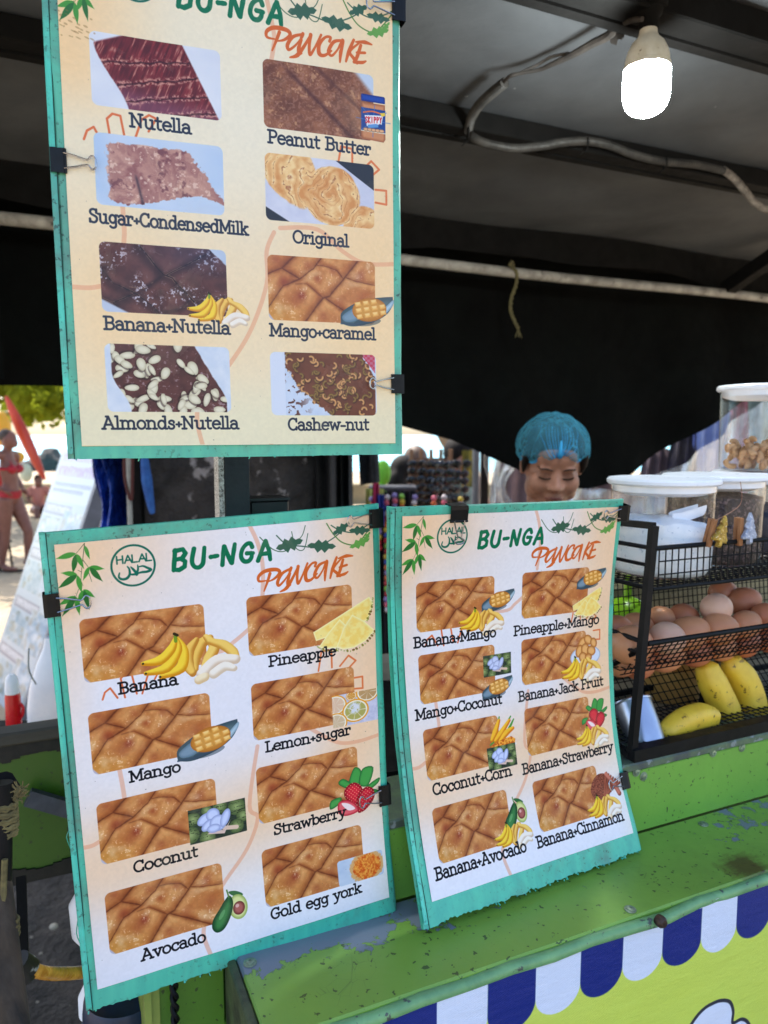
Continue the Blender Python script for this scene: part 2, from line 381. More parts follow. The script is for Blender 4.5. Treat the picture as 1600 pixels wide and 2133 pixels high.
def label(a, txt, s0, s1, t0, t1, cap, col=INK, wt=.168):
    cap = cap*1.06; tot = sum(GL[c][0] for c in txt)-.08; k = (s1-s0)/tot; x = 0; cs = abs(k)
    for c in txt:
        adv, st = GL[c]
        for p in st:
            q = [(s0+(x+px)*k, t0+(t1-t0)*((x+px)/tot)-py*cap) for px, py in p]
            a.stroke(q, wt*cap*1.02, col)
        x += adv
# brush lettering (the shop name), own outlines
def brand(a, s0, s1, tb, cap):
    G = c255(0, 112, 74)
    L = {'B': (.8, [[(.22, .96), (.1, .04)], [(.2, .93), (.55, .98), (.66, .78), (.5, .56), (.18, .52)], [(.46, .54), (.62, .4), (.58, .16), (.34, .03), (.1, .07)]]),
         'U': (.86, [spl([(.24, .95), (.12, .4), (.2, .12), (.4, .05), (.58, .2), (.64, .5), (.7, .95)], 5)]),
         '-': (.5, [[(.1, .48), (.4, .5)]]),
         'N': (.86, [[(.1, .04), (.22, .92)], [(.24, .9), (.5, .1)], [(.54, .08), (.72, .96)]]),
         'G': (.84, [spl([(.66, .74), (.58, .92), (.4, .9), (.2, .68), (.12, .34), (.24, .1), (.46, .08), (.6, .24), (.62, .42)], 5), [(.4, .46), (.68, .44)]]),
         'A': (.8, [[(.06, .04), (.36, .76), (.46, .96)], [(.46, .96), (.6, .5), (.64, .04)], [(.2, .34), (.6, .36)]])}
    tot = sum(L[c][0] for c in 'BU-NGA')-.1; k = (s1-s0)/tot; x = 0
    for c in 'BU-NGA':
        for p in L[c][1]:
            a.stroke([(s0+(x+px)*k, tb-py*cap) for px, py in p], .205*cap, G, taper=[1.05, .95, 1.08, .92])
        x += L[c][0]
def pancake_word(a, s0, tb, k, sl=0.):
    """brush word PANCAKE; local box 1 wide, about .2 high"""
    O = c255(214, 100, 38)
    S = [(spl([(.055, -.02), (.10, .12), (.125, .21)]), [.5, 1, 1.1]),
         (spl([(.08, .12), (.01, .13), (.01, .2), (.08, .255), (.19, .25), (.225, .2), (.17, .13), (.1, .10)]), [.5, .9, 1.2, 1.4, 1.2, .9, .4]),
         (spl([(.33, .225), (.25, .18), (.2, .08), (.21, .02), (.27, .08), (.33, .18), (.345, .235), (.31, .1), (.305, .0), (.33, .0)]), [.8, 1.1, 1.2, .8, .6, 1, 1.3, 1.2, .6]),
         (spl([(.22, -.07), (.29, -.03), (.36, .10), (.42, .24)]), [.5, 1.3, 1, .7]),
         (spl([(.42, .24), (.405, .12), (.41, .0), (.46, .1), (.52, .26)]), [1.2, 1, 1, .7, .8]),
         (spl([(.60, .20), (.61, .25), (.56, .24), (.5, .14), (.5, .03), (.55, .02), (.62, .09)]), [.9, .9, .8, 1.2, 1.4, 1, .5]),
         (spl([(.71, .235), (.64, .2), (.59, .08), (.62, .03), (.68, .12), (.73, .24), (.71, .1), (.7, -.03)]), [.8, 1.1, 1.2, .8, .6, 1.2, 1.3, .6]),
         (spl([(.84, .27), (.79, .12), (.76, -.01)]), [.9, 1.2, .7]),
         (spl([(.89, .24), (.8, .12), (.84, .04), (.87, -.01)]), [.6, .9, 1.2, .8]),
         (spl([(.91, .22), (.88, .1), (.85, .0)]), [1, 1.2, 1]),
         (spl([(.86, .25), (.95, .265), (1.02, .25)]), [.5, 1.3, .5]),
         (spl([(.87, .12), (.95, .135)]), [.8, .9]),
         (spl([(.84, .0), (.92, .01), (.96, .035)]), [1, 1.1, .5])]
    for p, tp in S:
        a.stroke([(s0+x*k, tb-y*k*.74+sl*x*k) for x, y in p], .029*k, O, taper=tp)
def halal(a, cx, cy, r):
    G = c255(16, 104, 84)
    a.stroke([(cx+r*math.cos(t), cy+r*math.sin(t)) for t in np.linspace(0, 2*math.pi, 60)], .10*r, G)
    H = {'H': [[(0, 0), (0, 1)], [(.6, 0), (.6, 1)], [(0, .52), (.6, .52)]], 'A': [[(0, 0), (.36, 1), (.72, 0)], [(.13, .35), (.6, .35)]], 'L': [[(0, 1), (0, 0), (.5, 0)]]}
    x = -1.42
    for c, w in zip('HALAL', (.62, .62, .52, .62, .5)):
        for p in H[c]: a.stroke([(cx+(x*.5+px*.42)*r*1.06+.02*r, cy-.16*r-py*.36*r) for px, py in p], .075*r, G)
        x += w*.98+.06
    f = lambda pts: [(cx+px*r, cy+py*r) for px, py in pts]
    T = dict(taper=[.5, 1, 1.2, 1, .6])
    a.stroke(f(spl([(-.28, .02), (-.2, .16), (-.2, .42), (-.34, .6), (-.56, .62), (-.7, .5), (-.66, .3)])), .11*r, G, **T)
    a.stroke(f(spl([(-.12, .06), (.0, .22), (.14, .44), (.1, .5)])), .11*r, G, **T)
    a.stroke(f(spl([(.2, .0), (.2, .22), (.1, .42), (-.1, .44), (-.16, .4)])), .10*r, G, **T)
    a.stroke(f(spl([(.24, .1), (.44, .08), (.62, .18), (.8, .3), (.62, .38), (.4, .38), (.24, .4), (.14, .44)])), .11*r, G, **T)
def bamboo(a, x0, y0, k):
    D = c255(46, 110, 48); Lg = c255(72, 150, 58); St = c255(48, 70, 40)
    P = lambda x, y: (x0+x*k, y0+y*k*1.3)
    for p in ([(.62, 0), (.56, .25), (.5, .5), (.44, .75), (.3, 1.0)], [(.62, 0), (.42, .17)], [(.55, .3), (.66, .45)], [(.5, .52), (.42, .48)], [(.46, .66), (.5, .78)], [(.64, .5), (.7, .72)], [(.3, .95), (.2, 1.1)]):
        a.stroke([P(*q) for q in spl(p)], .012*k, St, taper=[1.2, .8, .6])
    def leaf(x, y, ang, l, w, c):
        ca, sa = math.cos(math.radians(ang)), math.sin(math.radians(ang))
        pts = []
        for t in np.linspace(0, 1, 9): pts.append((t, w*math.sin(math.pi*min(1, t*1.05)**.8)))
        for t in np.linspace(1, 0, 9)[1:-1]: pts.append((t, -w*.9*math.sin(math.pi*min(1, t*1.05)**.8)))
        a.poly([P(x+l*(px*ca-py*sa), y+l*(px*sa+py*ca)) for px, py in pts], c)
    for args in ((.62, .04, 72, .28, .16, Lg), (.42, .17, 172, .46, .12, Lg), (.42, .18, 108, .38, .17, D), (.43, .18, 66, .32, .17, Lg),
                 (.68, .44, 125, .3, .16, Lg), (.68, .44, 12, .34, .14, Lg), (.68, .45, 48, .4, .16, D), (.4, .56, 190, .36, .14, Lg), (.4, .57, 155, .5, .13, D), (.4, .57, 80, .36, .17, Lg),
                 (.5, .86, 120, .3, .18, Lg), (.5, .85, 36, .3, .17, Lg), (.51, .86, 78, .4, .15, D), (.32, .96, 162, .42, .13, Lg), (.32, .97, 135, .48, .14, D), (.33, .97, 84, .36, .17, Lg)):
        leaf(*args)
def vine(a, x0, y0, k):
    D = c255(58, 98, 76); Lg = c255(104, 162, 72); T = c255(70, 104, 74); R = np.random.RandomState(3)
    P = lambda x, y: (x0+x*k, y0+y*k)
    for p, w, c in (([(0, .02), (.1, .13), (.2, .16), (.3, .1)], .008, T), ([(.14, .02), (.22, .1), (.34, .13), (.48, .15), (.62, .1), (.74, .02), (.78, -.03)], .010, D), ([(.27, .0), (.3, .14), (.37, .16), (.41, .03)], .007, T), ([(.39, -.04), (.36, .04), (.3, .1)], .007, T),
                    ([(.58, -.04), (.64, .06), (.72, .14), (.84, .17), (.92, .1), (1.0, .0)], .010, Lg*.8), ([(.62, -.02), (.7, .03), (.82, .06), (.93, .02), (1.0, -.02)], .010, D)):
        a.stroke([P(*q) for q in spl(p)], w*k, c)
    def lf(x, y, ang, l, w, c, n=4):
        ca, sa = math.cos(math.radians(ang)), math.sin(math.radians(ang)); up = []; dn = []
        for i in range(n*2+1):
            t = i/(n*2); e = w*math.sin(math.pi*t)*(1.25 if i % 2 else .6)
            up.append((t, e)); dn.append((t, -e*.9))
        a.poly([P(x+l*(px*ca-py*sa), y+l*(px*sa+py*ca)) for px, py in up+dn[::-1]], c)
    lf(.13, .13, -12, .24, .24, D); lf(.40, .13, 8, .26, .2, D); lf(.63, .06, -28, .18, .22, D); lf(.78, .04, 4, .2, .2, D); lf(.78, .19, -18, .2, .2, Lg); lf(.9, .16, -50, .12, .18, Lg)
def crown(a, x0, y0, k):
    """the little hand-drawn orange crown strokes behind the pictures"""
    O = c255(222, 112, 62)
    P = lambda pts: [(x0+x*k, y0+y*k) for x, y in pts]
    for p in ([(-.06, .58), (.0, .42), (.12, .34), (.26, .6)], [(.42, .62), (.36, .16), (.46, .06), (.6, .08), (.68, .58)], [(.8, .6), (.98, .1), (1.12, .0), (1.25, .05), (1.1, .3)]):
        a.stroke(P(p), .042*k, O, rough=.35)
def crown_r(a, x0, y0, k):
    O = c255(226, 122, 70); P = lambda pts: [(x0+x*k, y0+y*k) for x, y in pts]
    for p in ([(0, .42), (.08, 0), (.3, .02), (.3, .4)], [(.48, .4), (.68, .2), (.84, .34), (.7, .46)], [(.76, .72), (.98, .72), (.98, .98), (.76, .96)]):
        a.stroke(P(p), .04*k, O, rough=.3)

# ---- printed food pictures: functions of (u, v) in the picture
PK_L = [([(.0, .80), (.02, .76), (.14, .46), (.285, .355), (.41, .18), (.49, .0)], 1.0), ([(.33, 1.0), (.50, .63), (.565, .59), (.69, .31), (.84, -.02)], 1.35), ([(.245, .43), (.345, .42), (.495, .62)], .5), ([(.525, .625), (.745, .86), (.87, 1.0)], 1.0),
        ([(.715, .27), (.83, .33), (1.0, .375)], .8), ([(0, .295), (.13, .20), (.285, .355)], 1.0), ([(.135, .19), (.25, -.01)], 1.5), ([(.44, .12), (.515, .12), (.64, .175), (.695, .30)], .7)]
def pieces(u, v):
    A = 1.83; u0, v0 = u, v; u = u0+.012*(fbm(u0*3.4, v0*2.2, 2, 13)-.5)+.008*(fbm(u0*13, v0*8, 2, 17)-.5); v = v0+.03*(fbm(u0*3.1, v0*2., 2, 15)-.5)+.014*(fbm(u0*12, v0*7, 2, 19)-.5)
    dm = np.full(u.shape, 9., np.float32); lines = np.zeros(u.shape, np.float32); dl = dm.copy()
    for p, w in PK_L:
        q = [(x*A, y) for x, y in p]; d, _ = seg_d(u*A, v, q); d = d+.006*(vnoise(u*60, v*40, 4)-.5)
        d2, _ = seg_d(u*A+.035, v+.05, q); dl = np.minimum(dl, d2/max(w, .7))
        dm = np.minimum(dm, d/max(w, .6)); lines = np.maximum(lines, np.exp(-(d/(.0095*w))**2)*min(1, w))
    dm = np.maximum(dm, 0); h = 1-np.exp(-(dm/.075)**1.2); hi = np.exp(-((dl-.10)/.06)**2)
    n = fbm(u*9*A, v*9, 4, 1); n2 = fbm(u*34*A, v*34, 3, 5); lo = fbm(u*3.6*A, v*3.6, 3, 9); md = fbm(u*7*A, v*7, 3, 29)
    return A, u, v, h, hi, lines, n, n2, lo, md
def pic_pancake(u, v, warm=0.):
    A, u, v, h, hi, lines, n, n2, lo, md = pieces(u, v)
    gold = c255(222, 158, 94); tan = c255(184, 106, 54); dk = c255(138, 70, 36)
    c = mixc(dk, tan, np.clip(h*1.6+.5*(n-.5), 0, 1)); c = mixc(c, gold, np.clip(.9*(hi*.6+h*.5)*(.2+1.3*md)+.5*(lo-.5), 0, 1))
    c = mixc(c, c255(216, 150, 52), .55*sm(.45, 0, u)*sm(.5, .95, v))
    for x, y, r, s in ((.30, .60, .075, .9), (.14, .40, .085, .6), (.45, .33, .055, .45), (.86, .23, .09, .6), (.24, .70, .1, .35), (.66, .66, .09, .35), (.5, .9, .07, .35), (.6, .2, .06, .4), (.88, .6, .1, .3), (.36, .12, .07, .35), (.08, .06, .08, .5)):
        g = np.exp(-(((u-x)*A)**2+(v-y)**2)/(r*r)*(.6+.9*n))
        c = mixc(c, c255(142, 56, 36), s*g)
    hl = sm(.62, .8, n2)*sm(.35, .75, h)*sm(.35, .6, lo)
    c = mixc(c, c255(250, 228, 196), .55*hl)
    sheen = sm(.55, .8, lo)*h
    c = mixc(c, c255(240, 206, 164), .55*sheen)
    c = mixc(c, c255(88, 38, 22), .62*lines)
    cr = sm(0.0, .05, (v-.86)-u*2.6+.02*(n-.5))
    c = mixc(c, c255(190, 186, 206), cr)
    return c*(1+.10*(n2[..., None]-.5))
def pic_nutella(u, v):
    A = 1.8; n = fbm(u*8*A, v*8, 4, 2); st = fbm(u*60+v*14, v*5-u*2, 3, 8); n3 = fbm(u*40*A, v*40, 3, 12)
    bg = mixc(c255(206, 212, 230), c255(232, 234, 240), fbm(u*3, v*3, 2, 4))
    c = mixc(c255(88, 24, 28), c255(146, 46, 48), np.clip((st-.3)*1.7, 0, 1))
    c = mixc(c, c255(132, 84, 112), .6*sm(.75, 1.1, v+.3*(1-u)))
    c = mixc(c, c255(205, 150, 130), .7*sm(.60, .76, st)*sm(.3, .6, n))
    for k, (y0, y1) in enumerate(((.42, .18), (.76, .36), (.97, .66), (1.16, .90))):
        d = np.abs(v-(y0+(y1-y0)*u+.02*(n-.5)*3)); c = mixc(c, c255(50, 12, 18), .9*np.exp(-(d/.012)**2)); c = mixc(c, c255(226, 170, 150), .75*np.exp(-((d-.03)/.02)**2)*sm(.42, .6, n3))
    L = .03+.25*sm(.1, 1.1, v)+.01*(n-.5); Rr = .70+.28*v
    ins = sm(-.008, .008, u-L)*sm(.008, -.008, u-Rr)*sm(-.02, .02, v-(.17-u*.7))
    return mixc(bg, c, ins)
def pic_pb(u, v):
    A = 1.8; n = fbm(u*6*A+v*2, v*6, 4, 3); n2 = fbm(u*22*A, v*22, 3, 6)
    c = mixc(c255(104, 58, 40), c255(162, 104, 72), np.clip(n*1.5-.25, 0, 1))
    c = mixc(c, c255(206, 154, 112), .7*sm(.56, .74, n2)*sm(.35, .6, fbm(u*9, v*6, 2, 19))); c = mixc(c, c255(190, 140, 120), .35*sm(.5, .7, fbm(u*60, v*40, 2, 23)))
    c = mixc(c, c255(78, 40, 34), .7*np.exp(-(((v-.1-1.5*(u-.2))/.05)**2))*sm(.1, .3, u))
    c = mixc(c, c255(86, 46, 36), .6*np.exp(-(((v+.2-1.3*(u-.3))/.04)**2)))
    return mixc(c, c255(196, 208, 226), sm(.0, .1, (u-.78)*1.3-(v+.02)*.7))
def pic_sugar(u, v):
    A = 1.8; n = fbm(u*7*A, v*7, 4, 21); n2 = fbm(u*20*A, v*20, 4, 24); w = fbm(u*5*A+3*n, v*5+3*n, 3, 26)
    bg = mixc(c255(176, 200, 230), c255(214, 222, 236), fbm(u*3, v*3, 2, 7))
    c = mixc(c255(150, 94, 92), c255(206, 158, 140), np.clip(w*1.7-.35, 0, 1))
    c = mixc(c, c255(112, 62, 70), .75*sm(.56, .66, n)*sm(.6, .4, n2)); c = mixc(c, c255(238, 206, 186), .7*sm(.62, .75, n2))
    c = mixc(c, c255(70, 50, 60), .8*np.exp(-(((u-.30-.12*(v-.5))/.012)**2))*sm(.5, .6, v))
    e = .018*(n2-.5)*4
    pts_in = sm(-.01, .01, u-.10+e)*sm(.01, -.01, u-(.76+.42*v-.1)+e)*sm(-.01, .01, v-.12+e)*sm(.01, -.01, v-(.86+.1*np.sin(u*6))+e)
    return mixc(bg, c, pts_in)
def pic_original(u, v):
    A = 1.75; x = (u-.60)*A; y = v-.55; r = np.hypot(x, y); th = np.arctan2(y, x); n = fbm(u*6*A, v*6, 4, 31)
    bg = mixc(c255(196, 198, 218), c255(222, 222, 234), n)
    bg = mixc(bg, c255(44, 46, 56), sm(-.01, .01, (u-.62)*A-(v+.02)*1.6)); bg = mixc(bg, c255(44, 46, 56), sm(-.01, .01, (v-.80)-u*A*.55))
    w1 = fbm(u*3*A+4, v*3, 3, 37); w2 = fbm(u*18*A, v*18, 3, 38); ring = np.sin(r*34-th*1.0+16*(w1-.5)+4*(n-.5)); fine = np.sin(r*96-th*2+26*(w1-.5)+9*(n-.5))
    c = mixc(c255(216, 146, 82), c255(248, 212, 150), np.clip(.55+.28*ring+1.3*(n-.5)+.5*(w2-.5), 0, 1))
    c = mixc(c, c255(190, 112, 62), .45*sm(.55, 1., fine)*sm(.4, .65, w1)); c = mixc(c, c255(160, 88, 50), .75*sm(.90, 1., ring)*sm(.38, .55, w2)); c = mixc(c, c255(255, 232, 184), .5*sm(.6, .75, w2)*sm(0, .8, ring))
    m = np.maximum(sm(.47, .44, r+.04*(n-.5)), 0)
    x2 = (u-.18)*A; y2 = v-.12; m = np.maximum(m, sm(.47, .44, np.hypot(x2*.85, y2*.8-x2*.5)+.05*(n-.5)))
    x3 = (u-.90)*A; y3 = v-1.0; m = np.maximum(m, sm(.36, .33, np.hypot(x3, y3)))
    return mixc(bg, c, m)
def _choc(u, v, sd):
    n = fbm(u*14, v*8, 4, sd); n2 = fbm(u*44, v*26, 3, sd+3)
    c = mixc(c255(52, 26, 30), c255(104, 62, 58), np.clip(n*1.6-.4, 0, 1))
    return mixc(c, c255(206, 196, 206), .8*sm(.64, .76, n2)*sm(.42, .6, n))
def pic_bananut(u, v):
    A, u1, v1, h, hi, lines, n, n2, lo, md = pieces(u*.92+.05, 1.02-v*.95)
    c = mixc(c255(44, 20, 24), c255(96, 52, 48), np.clip(h*.9*(.5+md), 0, 1)); c = mixc(c, c255(124, 76, 68), np.clip(hi*md*1.2, 0, 1)*.7)
    c = mixc(c, c255(156, 118, 92), .75*np.exp(-((lines-.35)/.22)**2)*sm(.42, .6, n)); c = mixc(c, c255(24, 10, 14), .9*sm(.6, 1., lines))
    c = mixc(c, c255(214, 206, 216), .85*sm(.60, .72, n2)*sm(.42, .62, lo)); c = mixc(c, c255(74, 78, 116), .35*sm(.6, 0, v)*sm(.1, .8, u))
    c = mixc(c, c255(188, 200, 220), sm(0, .03, (u-.84)*1.8-v*1.2+.1*(n-.5))); return mixc(c, c255(192, 200, 218), sm(0, .04, v-.80-u*.9))
def pic_almond(u, v):
    A = 1.78; n = fbm(u*12, v*7, 4, 51)
    bg = mixc(c255(196, 208, 226), c255(226, 230, 238), n)
    c = _choc(u, v, 53); c = mixc(c, c255(112, 62, 58), .45)
    ins = sm(-.006, .006, u-(.05+.14*sm(.4, 1, v))+.008*n)*sm(.006, -.006, u-(.72+.32*v)+.02*n)
    ins = ins*sm(.004, -.004, u-.965)
    R = np.random.RandomState(5)
    for k in range(64):
        x, y = R.rand()*.93+.04, R.rand(); a = R.rand()*3.14; l = .075+.035*R.rand(); w = l*(.42+.25*R.rand())
        dx = (u-x)*A; dy = v-y; p = dx*math.cos(a)+dy*math.sin(a); q = -dx*math.sin(a)+dy*math.cos(a)
        e = (p/l)**2+(q/(w*(1-.14*p/l)))**2
        c = mixc(c, c255(40, 20, 22), .5*sm(1.5, 1.05, (( (p-.012)/l)**2+((q-.018)/w)**2)))
        c = mixc(c, mixc(c255(190, 178, 146), c255(230, 222, 196), np.clip(1-e+.3*n, 0, 1)), sm(1.08, .94, e))
    return mixc(bg, c, ins)
def pic_cashew(u, v):
    A = 1.72; n = fbm(u*12, v*7, 4, 61)
    bg = mixc(c255(190, 204, 226), c255(214, 222, 236), n); c = mixc(c255(92, 46, 32), c255(132, 74, 50), n)
    R = np.random.RandomState(9)
    for k in range(130):
        x, y = .16+R.rand()*.82, R.rand(); a0 = R.rand()*6.28; r = .032+.022*R.rand()
        dx = (u-x)*A; dy = v-y; rr = np.hypot(dx, dy); th = np.cos(np.arctan2(dy, dx)-a0)
        c = mixc(c, c255(60, 28, 20), .5*sm(.030, .018, np.abs(np.hypot(dx-.008, dy-.014)-r))*sm(-.2, 0, th)); m = sm(.022, .015, np.abs(rr-r))*sm(-.25, -.05, th)
        col = c255(222, 160, 100) if R.rand() < .6 else c255(150, 112, 56)
        c = mixc(c, mixc(np.array(col*.7), col, sm(.016, .0, np.abs(rr-r))), m)
    e = .10*(fbm(u*30, v*18, 3, 66)-.5)
    ins = sm(-.01, .01, u-(.12+.44*v*v)+e)*sm(.01, -.01, u-(.86+.36*v-.2*v*v)+e)
    bg = mixc(bg, c255(196, 60, 84), sm(.0, .01, (u-.86)*2-(v-.02)*.9)*(.7+.3*(np.sin(u*120)*np.sin(v*80) > 0)))
    bg = mixc(bg, c255(90, 50, 44), sm(.60, .68, fbm(u*26, v*15, 3, 70))*sm(.42, .2, u)*sm(.2, .4, v))
    c = mixc(bg, c, ins); c = mixc(c, c255(216, 222, 236), sm(.135, .13, u)); return mixc(c, c255(212, 218, 230), sm(.985, .995, u))

# ---- printed fruit cut-outs: (x, y) is the left top corner, k the width
def ic_banana(a, x, y, k):
    P = lambda pts: [(x+px*k, y+py*k) for px, py in pts]
    Y = c255(252, 214, 62); Yd = c255(214, 142, 20)
    a.fat(P([(.70, .08), (.60, .14), (.52, .3), (.52, .42)]), .13*k, c255(246, 200, 96), c255(196, 128, 44), [.6, 1, 1, .6])
    a.fat(P([(.56, .08), (.47, .2), (.46, .34), (.50, .44)]), .12*k, c255(246, 200, 96), c255(196, 128, 44), [.5, 1, 1, .6])
    a.fat(P([(.66, .06), (.74, .18), (.68, .3), (.62, .40)]), .12*k, c255(250, 210, 110), c255(200, 132, 44), [.5, 1, 1, .6])
    a.fat(P([(.70, .12), (.84, .18), (.94, .28), (.98, .36)]), .11*k, c255(248, 206, 104), c255(204, 140, 50), [.6, 1, 1, .4])
    a.fat(P([(.60, .46), (.76, .34), (.96, .36)]), .13*k, c255(248, 236, 222), c255(216, 188, 160), [1, 1, .8])
    a.fat(P([(.72, .48), (.84, .42), (.94, .46)]), .11*k, c255(250, 240, 226), c255(218, 194, 166), [1, 1, .6])
    a.fat(P([(.56, .52), (.62, .5)]), .10*k, c255(250, 232, 196), c255(224, 190, 140), [1, 1])
    a.fat(P([(.36, .03), (.42, .18), (.38, .36), (.18, .42)]), .105*k, Y, Yd, [.45, 1, 1.1, .5])
    a.fat(P([(.35, .03), (.36, .16), (.24, .33), (.03, .36)]), .10*k, Y, Yd, [.45, 1, 1.1, .45])
    a.fat(P([(.35, .03), (.30, .14), (.18, .24), (.01, .25)]), .095*k, Y, Yd, [.45, 1, 1.1, .45])
    a.stroke(P([(.35, .0), (.35, .06)]), .035*k, c255(120, 150, 40)); a.stroke(P([(.34, -.02), (.37, .0)]), .03*k, c255(50, 40, 20))
    for q in ((.01, .25), (.03, .36), (.17, .42)): a.ell(x+q[0]*k, y+q[1]*k, .012*k, .012*k, c255(50, 46, 24))
def ic_mango(a, x, y, k):
    P = lambda pts: [(x+px*k, y+py*k*.86) for px, py in pts]
    a.poly(P(spl([(0, .60), (.0, .40), (.14, .26), (.32, .15), (.52, .07), (.8, .02), (.99, .0)], 5)+spl([(1.0, .16), (.88, .36), (.66, .52), (.4, .62), (.18, .65), (0, .60)], 5)), c255(92, 116, 122), puff=.16*k, dark=c255(60, 80, 90))
    a.poly(P(spl([(.02, .46), (.14, .34), (.3, .26), (.34, .42), (.26, .54), (.08, .56)], 4, True)), c255(126, 150, 168), puff=.06*k, dark=c255(96, 124, 142)); a.poly(P(spl([(.72, .34), (.86, .2), (1., .06), (1, .16), (.88, .33), (.76, .42)], 4, True)), c255(184, 206, 218), puff=.05*k, dark=c255(130, 158, 176)); a.ell(x+.5*k, y+.47*k, .26*k, .07*k, c255(50, 66, 78), -8, .55)
    a.stroke(P([(.0, .6), (.3, .6), (.6, .5), (.85, .33)]), .03*k, c255(60, 78, 96), .8)
    a.ell(x+.54*k, y+.25*k, .33*k, .21*k, c255(236, 172, 84), -8, puff=.12*k, dark=c255(178, 106, 34))
    a.ell(x+.54*k, y+.25*k, .31*k, .19*k, c255(214, 150, 66), -8, puff=.1*k, dark=c255(190, 120, 44))
    for j in range(3):
        for i in range(4):
            cx, cy = .335+.150*i+.015*(j-1), .195+.125*j-.034*i
            if ((cx-.54)/.32)**2+((cy-.27)/.22)**2 < 1.1:
                a.poly(P([(cx-.066, cy-.036), (cx+.046, cy-.062), (cx+.070, cy+.024), (cx-.040, cy+.056)]), c255(250, 204, 120), puff=.045*k, dark=c255(226, 158, 70)); a.poly(P([(cx-.05, cy-.034), (cx+.036, cy-.052), (cx+.046, cy-.022), (cx-.04, cy-.004)]), c255(255, 224, 156), .6)
def ic_coco(a, x, y, k, h=.62):
    def f(u, v):
        n = fbm(u*8, v*8, 3, 71); c = mixc(c255(30, 40, 34), c255(62, 78, 60), n)
        for X, Y, R in ((.08, .28, .16), (.02, .72, .2), (.3, .9, .18), (.84, .2, .2), (.95, .5, .16), (.82, .78, .17), (.55, .08, .16), (.32, .1, .12)):
            e = np.hypot((u-X), (v-Y)*h)/(R*.8); c = mixc(c, mixc(c255(60, 78, 44), c255(150, 168, 104), np.clip(1.1-e, 0, 1)), sm(1, .93, e))
        return mixc(c, c255(26, 30, 26), .7*sm(.66, .72, fbm(u*3+9*n, v*30, 2, 75)))
    a.rrect(x, y, x+k, y+k*h, f, .002)
    P = lambda pts: [(x+px*k, y+py*k) for px, py in pts]
    a.stroke(P([(.6, .46), (.82, .5)]), .075*k, c255(226, 194, 170))
    a.poly(P([(.3, .5), (.6, .56), (.72, .34), (.6, .5), (.4, .44)]), c255(222, 190, 176))
    for X, Y, rx, ry, an in ((.27, .22, .14, .09, -35), (.42, .17, .12, .12, 20), (.32, .34, .13, .08, -40), (.5, .34, .15, .15, 10), (.63, .28, .08, .17, 22), (.42, .42, .12, .08, 0)):
        a.ell(x+X*k, y+Y*k, rx*k, ry*k, c255(206, 214, 244), an, puff=.06*k, dark=c255(150, 160, 204))
def ic_avocado(a, x, y, k):
    P = lambda pts: [(x+px*k, y+py*k) for px, py in pts]
    a.poly(P(spl([(.52, .0), (.7, .02), (.88, .14), (.86, .2), (.64, .14)], 4, True)), c255(46, 104, 54))
    a.ell(x+.74*k, y+.46*k, .25*k, .34*k, c255(222, 222, 150), -10, puff=.10*k, dark=c255(150, 172, 84))
    a.ell(x+.76*k, y+.5*k, .16*k, .18*k, c255(176, 96, 88), 0, puff=.09*k, dark=c255(104, 44, 40)); a.ell(x+.72*k, y+.43*k, .05*k, .05*k, c255(236, 190, 180), 0, .8)
    a.poly(P(spl([(.54, .1), (.62, .3), (.54, .62), (.34, .92), (.14, .98), (.02, .84), (.06, .62), (.24, .4), (.4, .2)], 4, True)), c255(62, 128, 68), puff=.16*k, dark=c255(18, 62, 34))
    a.ell(x+.3*k, y+.55*k, .05*k, .14*k, c255(130, 186, 120), 35, .5); a.stroke(P([(.52, .14), (.48, -.06)]), .04*k, c255(86, 128, 60))
def ic_pine(a, x, y, k):
    P = lambda pts: [(x+px*k, y+py*k) for px, py in pts]
    def tex(c, X, Y, s):
        n = fbm((X-x)/k*16, (Y-y)/k*16, 3, 81); c = mixc(c, c255(250, 206, 96), .7*sm(.35, .7, n)); return mixc(c255(254, 240, 172), c, sm(0, .05*k, s))
    F = c255(253, 228, 138)
    for p, rind in (([(.02, .42), (.5, .2), (.92, .0), (.98, .1), (.9, .36), (.3, .52), (.06, .56)], [(.98, .02), (.95, .2), (.88, .36)]), ([(.1, .66), (.26, .46), (.44, .28), (.58, .44), (.42, .72), (.2, .7)], [(.08, .64), (.2, .72), (.4, .76)]), ([(.38, .70), (.5, .42), (.64, .24), (.82, .36), (1.0, .54), (.86, .68), (.66, .76), (.48, .76)], [(.38, .72), (.6, .8), (.84, .72), (1.0, .56)])):
        a.poly(P(p), F, puff=.05*k, dark=c255(242, 200, 86), tex=tex)
        R = np.random.RandomState(4)
        for q in spl(rind, 5):
            if R.rand() < .55: a.ell(x+q[0]*k, y+q[1]*k, .024*k, .016*k, c255(132, 118, 40) if R.rand() < .5 else c255(110, 60, 24), R.rand()*90)
            a.ell(x+q[0]*k, y+(q[1]+.010)*k, .016*k, .010*k, c255(150, 160, 70), R.rand()*90, .7)
